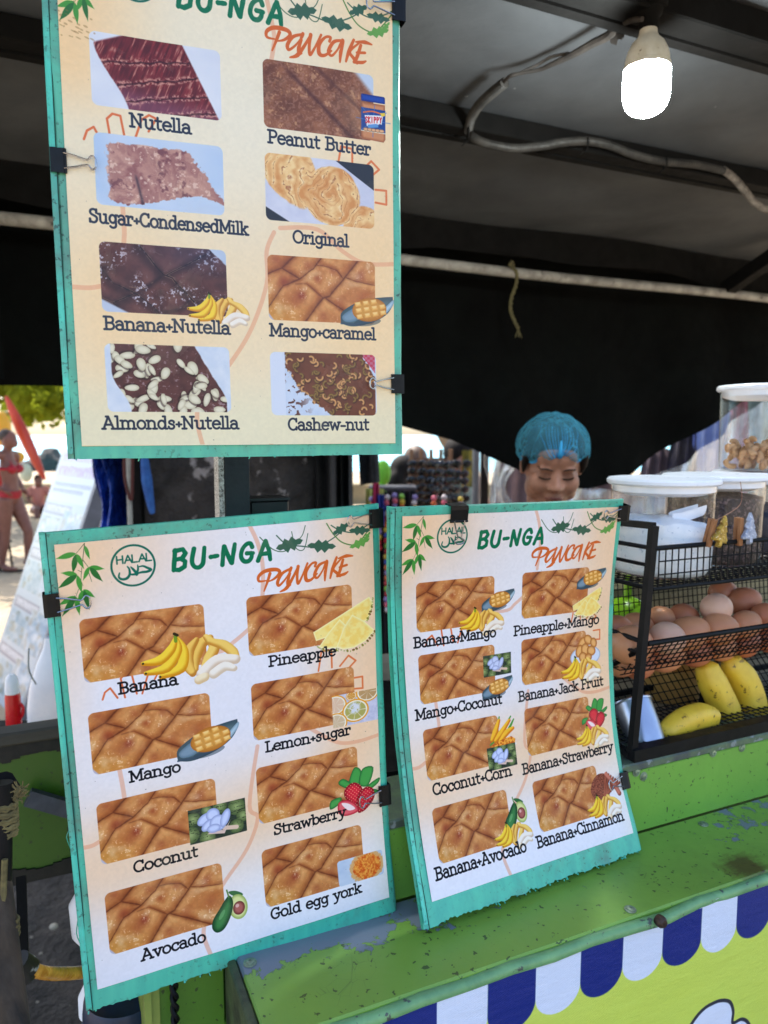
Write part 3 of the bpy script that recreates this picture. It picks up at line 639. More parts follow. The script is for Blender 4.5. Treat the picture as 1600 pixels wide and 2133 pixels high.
def ic_lemon(a, x, y, k, h=.68):
    def f(u, v):
        n = fbm(u*20, v*14, 3, 91); c = mixc(c255(176, 178, 204), c255(222, 216, 230), n)
        for X, Y, R, col in ((.78, .06, .26, c255(190, 150, 100)), (.06, .3, .26, c255(226, 190, 160)), (.5, .58, .30, c255(176, 168, 90)), (.06, .86, .26, c255(214, 186, 150)), (.42, .1, .12, c255(216, 150, 60))):
            e = np.hypot(u-X, (v-Y)*h*1.2)/R; th = np.arctan2((v-Y)*h, u-X)
            c = mixc(c, c255(234, 158, 30), sm(1.0, .96, e)); c = mixc(c, c255(246, 236, 214), sm(.88, .85, e)); c = mixc(c, mixc(col, c255(236, 222, 196), .8*sm(.86, 1, np.cos(th*7))), sm(.78, .74, e))
        return mixc(c, c255(226, 228, 246), .85*sm(.16, .08, np.hypot(u-.48, (v-.5)*h))*sm(.25, .5, n))
    a.rrect(x, y, x+k, y+k*h, f, .002)
def ic_straw(a, x, y, k):
    P = lambda pts: [(x+px*k, y+py*k) for px, py in pts]
    G = c255(70, 158, 72); D = c255(36, 104, 50)
    for p in ([(.4, .3), (.52, .0), (.66, .1), (.6, .34)], [(.6, .34), (.68, .06), (.9, .08), (.78, .4)], [(.5, .34), (.3, .16), (.2, .24), (.42, .4)], [(.74, .42), (1.0, .3), (.98, .4), (.78, .5)], [(.2, .62), (.02, .68), (.04, .52), (.24, .5)], [(.76, .46), (.98, .54), (.92, .6), (.74, .54)]):
        a.poly(P(spl(p, 4, True)), G, puff=.05*k, dark=D)
    def seeds(c, X, Y, s):
        u = (X-x)/k*22; v = (Y-y)/k*22; q = np.hypot(((u+v) % 1.6)-.8, ((u-v) % 1.6)-.8); return mixc(c, c255(250, 200, 150), .8*sm(.34, .2, q))
    a.poly(P(spl([(.34, .34), (.5, .28), (.64, .38), (.66, .56), (.52, .72), (.38, .62), (.3, .48)], 4, True)), c255(222, 38, 58), puff=.09*k, dark=c255(136, 8, 30), tex=seeds)
    a.poly(P(spl([(.58, .52), (.74, .42), (.88, .5), (.88, .68), (.72, .84), (.56, .88), (.54, .7)], 4, True)), c255(222, 38, 58), puff=.09*k, dark=c255(136, 8, 30), tex=seeds)
    a.poly(P(spl([(.18, .6), (.34, .58), (.5, .68), (.56, .84), (.34, .88), (.18, .8)], 4, True)), c255(232, 96, 104), puff=.05*k, dark=c255(186, 22, 46))
    a.poly(P(spl([(.24, .62), (.38, .66), (.5, .78), (.36, .78)], 4, True)), c255(252, 226, 222))
def ic_gold(a, x, y, k, h=.52):
    def f(u, v):
        n = fbm(u*6+2*v, v*22, 3, 95); n2 = fbm(u*30+3*v, v*14-u*6, 3, 97)
        c = mixc(c255(176, 192, 214), c255(214, 220, 232), fbm(u*4, v*4, 2, 99)); e = np.hypot(u-.64, (v-.5)*.62)+.08*(n2-.5)
        c = mixc(c, c255(222, 170, 110), sm(.40, .37, e)); c = mixc(c, mixc(c255(214, 84, 24), c255(248, 170, 70), np.clip(n2*2-.5, 0, 1)), sm(.33, .28, e)); return c
    a.rrect(x, y, x+k, y+k*h, f, .01)
def ic_corn(a, x, y, k):
    P = lambda pts: [(x+px*k, y+py*k) for px, py in pts]
    for q in ([(.2, .7), (.4, .3), (.5, .0)], [(.1, .75), (.5, .5), (.9, .05)], [(.5, .7), (.8, .4), (1, .15)]): a.stroke(P(spl(q)), .09*k, c255(84, 150, 60), taper=[.4, 1, .5])
    for q in ([(.18, .62), (.32, .4), (.48, .1)], [(.3, .66), (.5, .48), (.84, .16)], [(.44, .72), (.7, .5), (.95, .4)]): a.fat(P(q), .17*k, c255(252, 190, 50), c255(214, 120, 20), [.7, 1.1, .6])
    def kn(c, X, Y, s): return mixc(c, c255(252, 170, 60), sm(.4, .6, fbm((X-x)/k*26, (Y-y)/k*26, 2, 3)))
    a.poly(P([(.02, .95), (.14, .78), (.5, .66), (.86, .62), (1.0, .72), (.96, .84), (.5, 1.0)]), c255(200, 96, 24), tex=kn)
    a.stroke(P([(.3, 1.02), (.7, .98), (1.0, .86)]), .05*k, c255(238, 232, 220))
def ic_jack(a, x, y, k):
    a.ell(x+.5*k, y+.66*k, .5*k, .28*k, c255(216, 222, 236), 0, puff=.05*k, dark=c255(156, 166, 190))
    for X, Y, rx, ry, an in ((.4, .3, .18, .12, -50), (.6, .24, .16, .12, 40), (.78, .34, .14, .11, 70), (.3, .5, .12, .17, 20), (.5, .48, .14, .16, -15), (.7, .54, .15, .13, 30), (.42, .68, .15, .13, 50), (.6, .7, .12, .1, 0)):
        a.ell(x+X*k, y+Y*k, rx*k, ry*k, c255(238, 176, 104), an, puff=.08*k, dark=c255(170, 96, 38))
def ic_cin(a, x, y, k):
    P = lambda pts: [(x+px*k, y+py*k) for px, py in pts]
    def gr(c, X, Y, s): return mixc(c, c255(112, 54, 38), sm(.4, .6, fbm((X-x)/k*50, (Y-y)/k*50, 2, 6)))
    a.poly(P(spl([(.02, .4), (.14, .16), (.36, .04), (.6, .1), (.64, .4), (.5, .66), (.2, .7)], 4, True)), c255(162, 88, 64), tex=gr)
    for i in range(7): a.fat(P([(.40+.06*i, .62-.03*i), (.62+.06*i, .06+.05*i)]), .06*k, c255(176, 92, 66), c255(98, 42, 28))
    a.fat(P([(.6, .1), (.8, .38), (.9, .6)]), .12*k, c255(206, 120, 96), c255(130, 58, 42))
def ic_jar(a, x, y, k):
    """printed jar of peanut butter, 1 wide, 1.68 high, leaning a little"""
    P = lambda pts: [(x+px*k, y+py*k+.02*px*k) for px, py in pts]
    a.poly(P([(.02, .3), (.0, 1.55), (.08, 1.66), (.92, 1.7), (1.0, 1.58), (.98, .3)]), c255(206, 138, 92), puff=.12*k, dark=c255(160, 92, 56))
    a.poly(P([(.0, .04), (.04, .0), (.94, .0), (.98, .04), (.98, .26), (.0, .26)]), c255(28, 70, 170), puff=.1*k, dark=c255(14, 40, 120))
    for i in range(14): a.stroke(P([(.05+.065*i, .03), (.05+.065*i, .24)]), .012*k, c255(16, 48, 130), .6)
    a.poly(P([(.0, .5), (1., .5), (1., 1.36), (.0, 1.36)]), c255(28, 66, 140))
    for i in range(8): a.stroke(P([(.5, .95), (.5+.7*math.cos(i*.8), .95+.6*math.sin(i*.8))]), .03*k, c255(70, 120, 190), .7)
    a.stroke(P([(.0, 1.36), (1., 1.36)]), .03*k, c255(240, 230, 200)); a.stroke(P(spl([(.1, .68), (.45, .6), (.8, .64)])), .055*k, c255(226, 110, 60))
    a.poly(P([(.14, .78), (.5, .74), (.9, .7), (.84, 1.06), (.24, 1.18)]), c255(240, 238, 240))
    SK = {'S': [[(.9, .85), (.5, 1), (.1, .78), (.5, .5), (.9, .25), (.5, 0), (.08, .14)]], 'K': [[(.1, 0), (.1, 1)], [(.85, 1), (.15, .48), (.9, 0)]], 'I': [[(.4, 0), (.4, 1)]], 'P': [[(.12, 0), (.12, 1), (.7, .95), (.78, .6), (.16, .46)]], 'Y': [[(.05, 1), (.45, .5), (.85, 1)], [(.45, .5), (.4, 0)]]}
    for i, ch in enumerate('SKIPPY'):
        for p in SK[ch]: a.stroke(P([(.17+i*.118+px*.095, 1.06-.016*i-py*(.23-.006*i)) for px, py in p]), .04*k, c255(204, 24, 40))
    a.poly(P([(.26, 1.12), (.6, 1.04), (.84, 1.08), (.8, 1.14), (.3, 1.24)]), c255(90, 150, 210)); a.ell(x+.78*k, y+1.12*k, .08*k, .08*k, c255(30, 60, 130))
    for X in (.2, .36, .52, .68, .84): a.ell(x+X*k, y+1.3*k, .12*k, .07*k, c255(232, 176, 132), 0, puff=.05*k)
    a.poly(P([(.78, .62), (.98, .58), (.98, .7), (.84, .74)]), c255(236, 200, 60))

CURV = c255(232, 156, 118)
def sheet_base(kind):
    a = Art(1., 1.414, 1000, (1, 1, 1)); X, Y = np.meshgrid(np.linspace(0, 1, a.W), np.linspace(0, 1.414, a.H))
    n = fbm(X*2.2, Y*2.2, 3, 2); fine = fbm(X*120, Y*120, 2, 30)
    if kind == 'T':
        c = mixc(c255(246, 226, 188), c255(240, 228, 200), n); w = np.exp(-((X-.52)**2/.10+(Y-.45)**2/.34)); c = mixc(c, c255(244, 236, 214), .8*w)
        p = np.clip(sm(.35, 0, X)*.9*sm(.55, .3, Y)+sm(.55, 1, X)*.55+.85*np.exp(-((X-.15)**2+(Y-1.0)**2)/.08)+.5*np.exp(-((X-.75)**2+(Y-.95)**2)/.12), 0, 1); c = mixc(c, c255(250, 206, 148), p*(.6+.5*n))
        c = mixc(c, c255(236, 226, 190), .8*sm(1.15, 1.35, Y))
    else:
        c = mixc(c255(240, 236, 238), c255(232, 230, 240), n)
        tl = np.exp(-((X/.34)**2+((Y)/.24)**2)); rt = sm(.62, .98, X)*sm(1.3, .9, Y); band = .9*np.exp(-((X-.05)**2/.16+(Y-1.03)**2/.035)); b2 = .75*np.exp(-((X-.62)**2/.10+(Y-.98)**2/.03)); b3 = .4*sm(.12, 0, X)*sm(.9, .3, Y)
        p = np.clip(tl*1.1+rt*1.0+band+b2+b3, 0, 1); c = mixc(c, c255(246, 206, 166), p*(.8+.3*n))
        c = mixc(c, c255(236, 228, 204), .4*sm(.9, 1.02, X)*sm(.6, 1.1, Y))
    a.b = (c*(1+.035*(fine[..., None]-.5))).astype(np.float32)
    if kind == 'T': a.oy = .089
    # thin printed curves that run behind the pictures
    for p in ([(.575, 0), (.598, .06), (.61, .14), (.603, .24)], [(.565, .33), (.50, .375), (.44, .40), (.2, .38)], [(.12, .70), (.13, .83), (.125, .95)], [(-.01, .955), (.03, .955), (.08, .93)], [(.56, .75), (.52, .95), (.545, 1.0), (.50, 1.10), (.41, 1.20), (.36, 1.28), (.335, 1.34), (.352, 1.42)], [(.74, .72), (.84, .795), (.92, .81), (1.01, .80)]) if kind != 'T' else \
             ([(.57, -.09), (.592, -.03), (.612, .06), (.612, .10), (.592, .2)], [(.0, .862), (.05, .862), (.1, .85)], [(.14, .5), (.152, .7), (.12, .84)], [(.60, .66), (.575, .72), (.572, .82), (.52, .96), (.45, 1.07), (.36, 1.18), (.34, 1.24), (.352, 1.32), (.37, 1.36)], [(.62, .645), (.74, .64), (.82, .70), (.9, .735), (1.01, .73)]):
        a.stroke(spl(p), .0135, CURV, .55)
    return a
def art_specks(a, seed, n=60):
    R = np.random.RandomState(seed)
    for k in range(n): a.ell(R.rand(), R.rand()*1.4, .0008+.0014*R.rand()**3, .0008+.001*R.rand(), c255(90, 80, 74), 0, .6, n=7)
def header(a, hx=.212, hy=.086, bx=(.322, .640), bt=.118, pw=(.592, .20, .325), sl=-.02, dy=0.):
    bamboo(a, .004, .004+dy, .125); vine(a, .605, .03+dy, .395); halal(a, hx, hy, .0625)
    brand(a, bx[0], bx[1], bt, .068); pancake_word(a, pw[0], pw[1], pw[2], sl)
def art_L():
    a = sheet_base('L'); crown(a, .10, .415, .135); crown_r(a, .785, .455, .165)
    header(a, pw=(.592, .215, .325), sl=-.06)
    for s0 in (.046, .549):
        for t0 in (.233, .530, .826, 1.120): a.rrect(s0, t0, s0+.366, t0+.2, pic_pancake)
    ic_banana(a, .214, .325, .302); ic_mango(a, .300, .640, .200); ic_coco(a, .318, .918, .188); ic_avocado(a, .362, 1.228, .126)
    ic_pine(a, .766, .286, .232); ic_lemon(a, .830, .626, .172); ic_straw(a, .800, .905, .195); ic_gold(a, .814, 1.232, .174)
    for t, x0, x1, b0, cap in (('Banana', .140, .314, .485, .034), ('Pineapple', .614, .848, .479, .034), ('Mango', .150, .304, .779, .034), ('Lemon+sugar', .588, .892, .777, .034), ('Coconut', .138, .337, 1.078, .034), ('Strawberry', .597, .858, 1.076, .034), ('Avocado', .136, .338, 1.368, .034), ('Gold egg york', .562, .893, 1.364, .034)):
        label(a, t, x0, x1, b0, b0, cap)
    art_specks(a, 1); return a.b
def art_R():
    a = sheet_base('R'); crown(a, .10, .405, .165); crown_r(a, .79, .42, .165)
    header(a, hx=.204, hy=.083, bx=(.314, .622), bt=.138, pw=(.575, .222, .34), sl=-.03)
    for s0, ts in ((.057, (.252, .532, .822, 1.114)), (.532, (.252, .533, .823, 1.116))):
        for t0 in ts: a.rrect(s0, t0, s0+.342, t0+.192, pic_pancake)
    ic_mango(a, .343, .312, .152); ic_banana(a, .240, .376, .205); ic_mango(a, .812, .262, .155); ic_pine(a, .790, .346, .165)
    ic_coco(a, .345, .574, .134, .66); ic_mango(a, .336, .672, .148); ic_jack(a, .786, .536, .168); ic_banana(a, .735, .645, .22)
    ic_corn(a, .338, .832, .138); ic_coco(a, .334, .945, .138, .64); ic_straw(a, .828, .838, .15); ic_banana(a, .79, .948, .185)
    ic_avocado(a, .368, 1.158, .118); ic_banana(a, .312, 1.238, .18); ic_cin(a, .822, 1.148, .172); ic_banana(a, .786, 1.236, .185)
    for t, x0, x1, b0 in (('Banana+Mango', .043, .404, .501), ('Pineapple+Mango', .495, .943, .510), ('Mango+Coconut', .032, .424, .780), ('Banana+Jack Fruit', .510, .962, .788), ('Coconut+Corn', .072, .436, 1.068), ('Banana+Strawberry', .494, .985, 1.078), ('Banana+Avocado', .031, .444, 1.353), ('Banana+Cinnamon', .501, .966, 1.356)):
        label(a, t, x0, x1, b0, b0, .038)
    art_specks(a, 2); return a.b
def art_T():
    a = sheet_base('T'); crown(a, .062, .355, .155); crown_r(a, .81, .375, .17)
    header(a, hx=.212, hy=-.02, bx=(.322, .640), bt=.040, pw=(.588, .112, .335), sl=.0, dy=-.085)
    # the lower rows sit a little nearer the top on this sheet
    for s0, t0, fn in ((.079, .144, pic_nutella), (.576, .144, pic_pb), (.079, .421, pic_sugar), (.576, .421, pic_original), (.079, .727, pic_bananut), (.576, .729, pic_pancake), (.079, 1.022, pic_almond), (.576, 1.031, pic_cashew)):
        a.rrect(s0, t0, s0+(.368 if s0 < .3 else .358), t0+.202, fn)
    ic_jar(a, .892, .204, .083); ic_banana(a, .326, .862, .188); ic_mango(a, .815, .838, .183)
    R = np.random.RandomState(8)
    for k in range(26): a.ell(.0+.10*R.rand(), .10+.07*R.rand(), .002+.006*R.rand(), .0015+.002*R.rand(), c255(150, 110, 60), 20, .45, n=9)
    for t, x0, x1, b0, cap in (('Nutella', .181, .352, .394, .036), ('Peanut Butter', .588, .922, .391, .036), ('Sugar+CondensedMilk', .056, .516, .675, .036), ('Original', .660, .842, .687, .036), ('Banana+Nutella', .082, .449, .981, .036), ('Mango+caramel', .578, .932, .981, .036), ('Almonds+Nutella', .060, .465, 1.276, .036), ('Cashew-nut', .628, .903, 1.281, .036)):
        label(a, t, x0, x1, b0, b0, cap, c255(38, 46, 66))
    art_specks(a, 3, 40); return a.b
def to_image(name, b):
    h, w, _ = b.shape; im = bpy.data.images.new(name, w, h, alpha=False)
    px = np.ones((h, w, 4), np.float32); px[..., :3] = np.clip(b[::-1], 0, 1); im.pixels.foreach_set(px.ravel()); im.update(); im.pack()
    return im
# ---------------------------------------------------------------- shared materials
def m_board(name, base, dark):
    t = NT(name); v = t.coord('Object', (1, 1, .12)); v2 = t.coord('Object')
    a = t.noise(v, 60, 4, .6); b = t.noise(v2, 14, 5, .65, .6); s = t.noise(v2, 210, 3, .6)
    c = t.mix(t.ramp(a, [(.35, 0.), (.7, 1.)]), base, dark)
    c = t.mix(t.math('MULTIPLY', t.ramp(b, [(.46, 0.), (.70, 1.)]), .8), c, L_(88, 122, 108))
    c = t.mix(t.math('MULTIPLY', t.math('MULTIPLY', t.ramp(s, [(.60, 0.), (.64, 1.)]), t.ramp(b, [(.4, .15), (.6, 1.)])), .8), c, L_(36, 62, 56))
    c = t.mix(t.math('MULTIPLY', t.ramp(t.noise(v, 28, 5, .7), [(.62, 0.), (.8, 1.)]), .6), c, L_(84, 110, 116))
    t.set(Base_Color=c, Roughness=.42, Coat_Weight=.25, Coat_Roughness=.25); t.bump(t.noise(v, 130, 3), .12, .0008); return t.m
M_BOARD = m_board('teal corrugated plastic', L_(74, 196, 164), L_(58, 172, 150))
M_BOARD_T = m_board('pale teal corrugated plastic', L_(92, 192, 158), L_(74, 172, 150))
def m_sheet(name, img, coat):
    t = NT(name); tx = t.new('ShaderNodeTexImage'); tx.image = img; tx.interpolation = 'Linear'
    tc = t.new('ShaderNodeTexCoord'); t.link(tc.outputs['UV'], tx.inputs[0]); v = t.coord('Object')
    n = t.noise(v, 26, 6, .65, .5); sc = t.noise(t.coord('Object', (1, 1, .15), (.3, .2, .4)), 240, 3, .6)
    c = t.mix(t.math('MULTIPLY', t.ramp(n, [(.55, 0.), (.85, 1.)]), .16), tx.outputs[0], L_(196, 180, 150))
    t.set(Base_Color=c, Roughness=.6, Specular_IOR_Level=.12, Coat_Weight=coat, Coat_Roughness=t.ramp(n, [(.3, .14), (.7, .34)]))
    t.bump(t.math('ADD', t.noise(v, 18, 3), t.math('MULTIPLY', sc, .15)), .16, .004); return t.m
M_GREEN = None
def m_green(name, base, chip_bias, under, zchip=None, stain=None):
    """green gloss paint over grey-blue primer, chipped and scratched"""
    t = NT(name); v = t.coord('Object'); n1 = t.noise(v, 5, 5, .6, .3); fine = t.noise(v, 55, 5, .68, .6); big = t.noise(v, 9, 6, .7, .8)
    c = t.mix(t.ramp(n1, [(.3, 0.), (.7, 1.)]), base, tuple(b*.80 for b in base[:3])+(1,))
    c = t.mix(t.math('MULTIPLY', t.ramp(t.noise(t.coord('Object', (1, 1, 1)), 130, 2), [(.66, 0.), (.69, 1.)]), .8), c, L_(44, 58, 36))
    ch = t.math('ADD', t.math('MULTIPLY', fine, .42), t.math('MULTIPLY', big, .58))
    if zchip is not None: ch = t.math('ADD', ch, zchip(t))
    edge = t.ramp(ch, [(chip_bias-.012, 0.), (chip_bias, 1.), (chip_bias+.012, 0.)])
    c = t.mix(t.ramp(ch, [(chip_bias, 0.), (chip_bias+.006, 1.)]), c, under)
    c = t.mix(t.math('MULTIPLY', edge, .6), c, L_(48, 60, 40))
    scr = t.vor(t.coord('Object', (1, 1, 1), (0, 0, .5)), 62, 'DISTANCE_TO_EDGE'); sel = t.ramp(t.noise(v, 12, 3, .6), [(.52, 0.), (.62, 1.)])
    c = t.mix(t.math('MULTIPLY', t.math('MULTIPLY', t.ramp(scr, [(0., 1.), (.012, 0.)]), sel), .55), c, L_(60, 84, 44))
    gr = t.ramp(t.noise(v, 3.3, 6, .7), [(.5, 0.), (.8, .5)]); c = t.mix(gr, c, L_(76, 98, 52))
    if stain is not None:
        tc = t.new('ShaderNodeTexCoord'); vd = t.new('ShaderNodeVectorMath'); vd.operation = 'SUBTRACT'; t.link(tc.outputs['Object'], vd.inputs[0]); vd.inputs[1].default_value = tuple(stain); sc_ = t.new('ShaderNodeVectorMath'); sc_.operation = 'LENGTH'; t.link(vd.outputs[0], sc_.inputs[0])
        dd = t.math('ADD', sc_.outputs['Value'], t.math('MULTIPLY', t.math('SUBTRACT', big, .5), .11)); dd = t.math('ADD', dd, t.math('MULTIPLY', t.math('SUBTRACT', fine, .5), .05))
        c = t.mix(t.math('MULTIPLY', t.ramp(dd, [(.010, 1.), (.034, 0.)]), .85), c, L_(74, 50, 30))
    t.set(Base_Color=c, Roughness=t.ramp(fine, [(.3, .28), (.7, .5)])); t.bump(t.math('SUBTRACT', fine, t.math('MULTIPLY', t.ramp(ch, [(chip_bias, 0.), (chip_bias+.01, 1.)]), .8)), .25, .0012); return t.m
def LEDGE_CHIP(t):
    # paint has worn off near the left end and along the back seam, where boards are dragged about
    tc = t.new('ShaderNodeTexCoord'); sp = t.new('ShaderNodeSeparateXYZ'); t.link(tc.outputs['Object'], sp.inputs[0])
    s = t.math('ADD', t.math('MULTIPLY', sp.outputs[0], CD[0]), t.math('MULTIPLY', sp.outputs[1], CD[1])); n = t.math('ADD', t.math('MULTIPLY', sp.outputs[0], ND[0]), t.math('MULTIPLY', sp.outputs[1], ND[1]))
    a = t.math('MULTIPLY', t.ramp(t.math('SUBTRACT', n, .60), [(.015, 0.), (.08, 1.)]), .24)
    return t.math('SUBTRACT', t.math('MULTIPLY', a, t.ramp(s, [(.30, 1.), (.52, .25)])), .0)
M_LEDGE = m_green('chipped green paint on ledge', L_(130, 174, 70), .632, L_(116, 126, 138), LEDGE_CHIP, pZ(1556, 1806, 1.08))
M_RISER = m_green('green paint on riser', L_(120, 174, 68), .73, L_(110, 122, 110))
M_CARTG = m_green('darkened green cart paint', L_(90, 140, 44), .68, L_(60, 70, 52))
M_TRIM = pm('pale green bullnose trim', L_(120, 170, 112), L_(92, 140, 96), 30, 1., .35, bump=.15, spots=L_(70, 80, 76), sscale=70, sth=.62)
M_BLACKM = pm('black enamelled wire', L_(12, 12, 13), L_(20, 20, 22), 30, 1., .5, Specular_IOR_Level=.16)
M_STEEL = pm('bright steel wire', L_(180, 180, 184), L_(120, 120, 126), 40, 1., .22, 1.)
M_STEELCUP = pm('brushed steel', L_(186, 194, 212), L_(160, 168, 190), 12, 1., .34, 1., stretch=(1, 1, .2))
M_CLIP = pm('black clip enamel', L_(10, 10, 12), L_(18, 18, 20), 60, 1., .35, spots=L_(90, 90, 92), sscale=260, sth=.76, Specular_IOR_Level=.25)
M_CEIL = pm('sooty grey roof board', L_(84, 87, 91), L_(60, 62, 66), 3., 1., .75, bump=.25, bscale=30, bdist=.004, spots=L_(176, 178, 176), sscale=46, sth=.74)
M_IRON = pm('sooty black roof iron', L_(8, 8, 8), L_(15, 14, 14), 12, 1., .75, bump=.3, bscale=80, Specular_IOR_Level=.15)
M_TARP = pm('black tarpaulin', L_(8, 9, 9), L_(14, 17, 16), 4, 1., .95, bump=.3, bscale=14, bdist=.02, Specular_IOR_Level=.08)
M_PIPE = pm('dirty white conduit pipe', L_(176, 172, 166), L_(120, 116, 110), 20, 1., .5, spots=L_(50, 46, 42), sscale=40, sth=.66)
M_FLEX = pm('sooty grey flexible conduit', L_(54, 51, 48), L_(18, 17, 16), 34, 1., .6)
M_WIRE = pm('taped dark cable', L_(30, 27, 26), L_(60, 54, 50), 40, 1., .7, bump=.4, bscale=120)
M_SAND = None
def m_sand():
    t = NT('beach sand'); v = t.coord('Object'); n = t.noise(v, .9, 8, .6, .4); f = t.noise(v, 60, 5, .7); p = t.noise(v, 9, 5, .65)
    c = t.mix(t.ramp(n, [(.35, 0.), (.65, 1.)]), L_(176, 158, 130), L_(146, 128, 104)); c = t.mix(t.math('MULTIPLY', t.ramp(p, [(.55, 0.), (.75, 1.)]), .5), c, L_(104, 92, 76))
    sp = t.new('ShaderNodeSeparateXYZ'); t.link(v, sp.inputs[0]); wet = t.ramp(sp.outputs[1], [(.02, 1.), (.04, 1.)])
    c = t.mix(t.math('MULTIPLY', t.ramp(f, [(.62, 0.), (.7, 1.)]), .5), c, L_(96, 86, 74))
    t.set(Base_Color=c, Roughness=.92); t.bump(t.math('ADD', t.math('MULTIPLY', p, 1.), t.math('MULTIPLY', f, .3)), .7, .03); return t.m
M_SAND = m_sand()
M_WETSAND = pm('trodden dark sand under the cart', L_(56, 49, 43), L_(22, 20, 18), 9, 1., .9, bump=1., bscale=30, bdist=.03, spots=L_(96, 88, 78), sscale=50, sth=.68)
def m_sea():
    t = NT('turquoise sea'); v = t.coord('Object', (1, .3, 1)); t.set(Base_Color=t.mix(t.noise(v, .06, 3), L_(96, 186, 206), L_(128, 206, 214)), Roughness=.25); t.bump(t.noise(v, 1.4, 5, .6), .5, .3); return t.m
M_SEA = m_sea()
def m_leaf(name, a, b, tr=.5):
    t = NT(name); t.n.remove(t.b); oi = t.new('ShaderNodeObjectInfo'); v = t.coord('Object'); n = t.noise(v, 1.6, 3)
    c = t.mix(t.ramp(n, [(.35, 0.), (.65, 1.)]), a, b); d = t.new('ShaderNodeBsdfDiffuse'); t.link(c, d.inputs[0]); q = t.new('ShaderNodeBsdfTranslucent'); t.link(t.mix(.5, c, L_(190, 200, 40)), q.inputs[0])
    m = t.new('ShaderNodeMixShader'); m.inputs[0].default_value = tr; t.link(d.outputs[0], m.inputs[1]); t.link(q.outputs[0], m.inputs[2]); t.link(m.outputs[0], t.out.inputs[0]); return t.m
M_LEAF = m_leaf('broad beach tree leaves', L_(92, 104, 40), L_(120, 130, 44))
M_LEAF2 = m_leaf('darker leaves', L_(54, 74, 30), L_(86, 104, 36))
M_BARK = pm('pale bark', L_(140, 122, 100), L_(96, 82, 66), 8, 1., .9, bump=.7, bscale=20, bdist=.02)
M_DBARK = pm('dark rough bark', L_(72, 64, 62), L_(26, 23, 23), 6, 1., .95, bump=1., bscale=12, bdist=.05, spots=L_(150, 140, 138), sscale=9, sth=.60)
def skin(name, a, b):
    return pm(name, a, b, 20, .8, .5, Subsurface_Weight=.12, Subsurface_Radius=(.01, .004, .002), bump=.08, bscale=300, bdist=.0005)
M_SKIN_S = skin('warm brown skin', L_(164, 114, 92), L_(146, 98, 78))
M_SKIN_B = skin('tanned skin', L_(126, 80, 68), L_(108, 66, 54))
M_HAIR = pm('black hair', L_(20, 16, 15), L_(34, 28, 26), 60, 1., .75, Specular_IOR_Level=.2, stretch=(1, 1, .2))
def cloth(name, a, b=None, rough=.85, sc=30): return pm(name, a, b, sc, .8, rough, bump=.3, bscale=90)
M_LAMP = NT('lit lamp glass'); M_LAMP.set(Base_Color=(1, 1, 1, 1), Emission_Color=(.93, 1., .97, 1), Emission_Strength=80.); M_LAMP = M_LAMP.m
M_CREAM = pm('yellowed lamp plastic', L_(226, 224, 214), L_(204, 198, 180), 30, 1., .4, spots=L_(110, 92, 66), sscale=70, sth=.66)
M_WHITEP = pm('white plastic', L_(244, 246, 252), L_(232, 236, 244), 20, 1., .35)
M_JAR = thin_clear('clear jar plastic', gl=.03, rough=.06, milky=.0)
M_FILM = thin_clear('clear plastic curtain', gl=.12, rough=.18, milky=.10, streak=(9, 9, 2))
M_SUGAR = pm('white sugar', L_(250, 252, 255), L_(232, 238, 244), 30, 1., .9, bump=.5, bscale=240, bdist=.001, spots=L_(206, 214, 224), sscale=190, sth=.62)
M_CHOC = pm('chocolate chips', L_(64, 50, 50), L_(38, 28, 30), 110, 1., .5, bump=1., bscale=150, bdist=.008, spots=L_(120, 98, 96), sscale=150, sth=.55)
M_DARKFILL = pm('blue black powder', L_(44, 50, 70), L_(34, 38, 54), 30, 1., .7, bump=.6, bscale=120)
M_NUT = pm('cashew nut', L_(206, 160, 112), L_(180, 128, 84), 30, 1., .6, bump=.3)
def egg_mat(i, a, b): return pm('egg shell %d' % i, a, b, 9, 1., .45, bump=.12, bscale=240, bdist=.0004, spots=L_(150, 84, 56), sscale=170, sth=.73, Subsurface_Weight=.05)
M_EGGS = [egg_mat(0, L_(216, 150, 108), L_(204, 132, 90)), egg_mat(1, L_(232, 184, 156), L_(222, 170, 142)), egg_mat(2, L_(196, 122, 86), L_(182, 106, 72))]
def m_banana():
    t = NT('ripe banana skin'); v = t.coord('Object'); n = t.noise(v, 22, 4, .6, .5); s = t.noise(v, 90, 4, .65); d = t.noise(v, 34, 5, .7, 1.)
    c = t.mix(t.ramp(n, [(.35, 0.), (.7, 1.)]), L_(234, 196, 56), L_(214, 170, 44)); c = t.mix(t.math('MULTIPLY', t.ramp(d, [(.59, 0.), (.64, 1.)]), .7), c, L_(112, 74, 34)); c = t.mix(t.math('MULTIPLY', t.ramp(s, [(.64, 0.), (.67, 1.)]), .8), c, L_(70, 46, 22))
    t.set(Base_Color=c, Roughness=.45); t.bump(n, .15, .002); return t.m
M_BANANA = m_banana(); M_BTIP = pm('dark banana tip', L_(58, 46, 24), L_(96, 84, 36), 60, 1., .7)
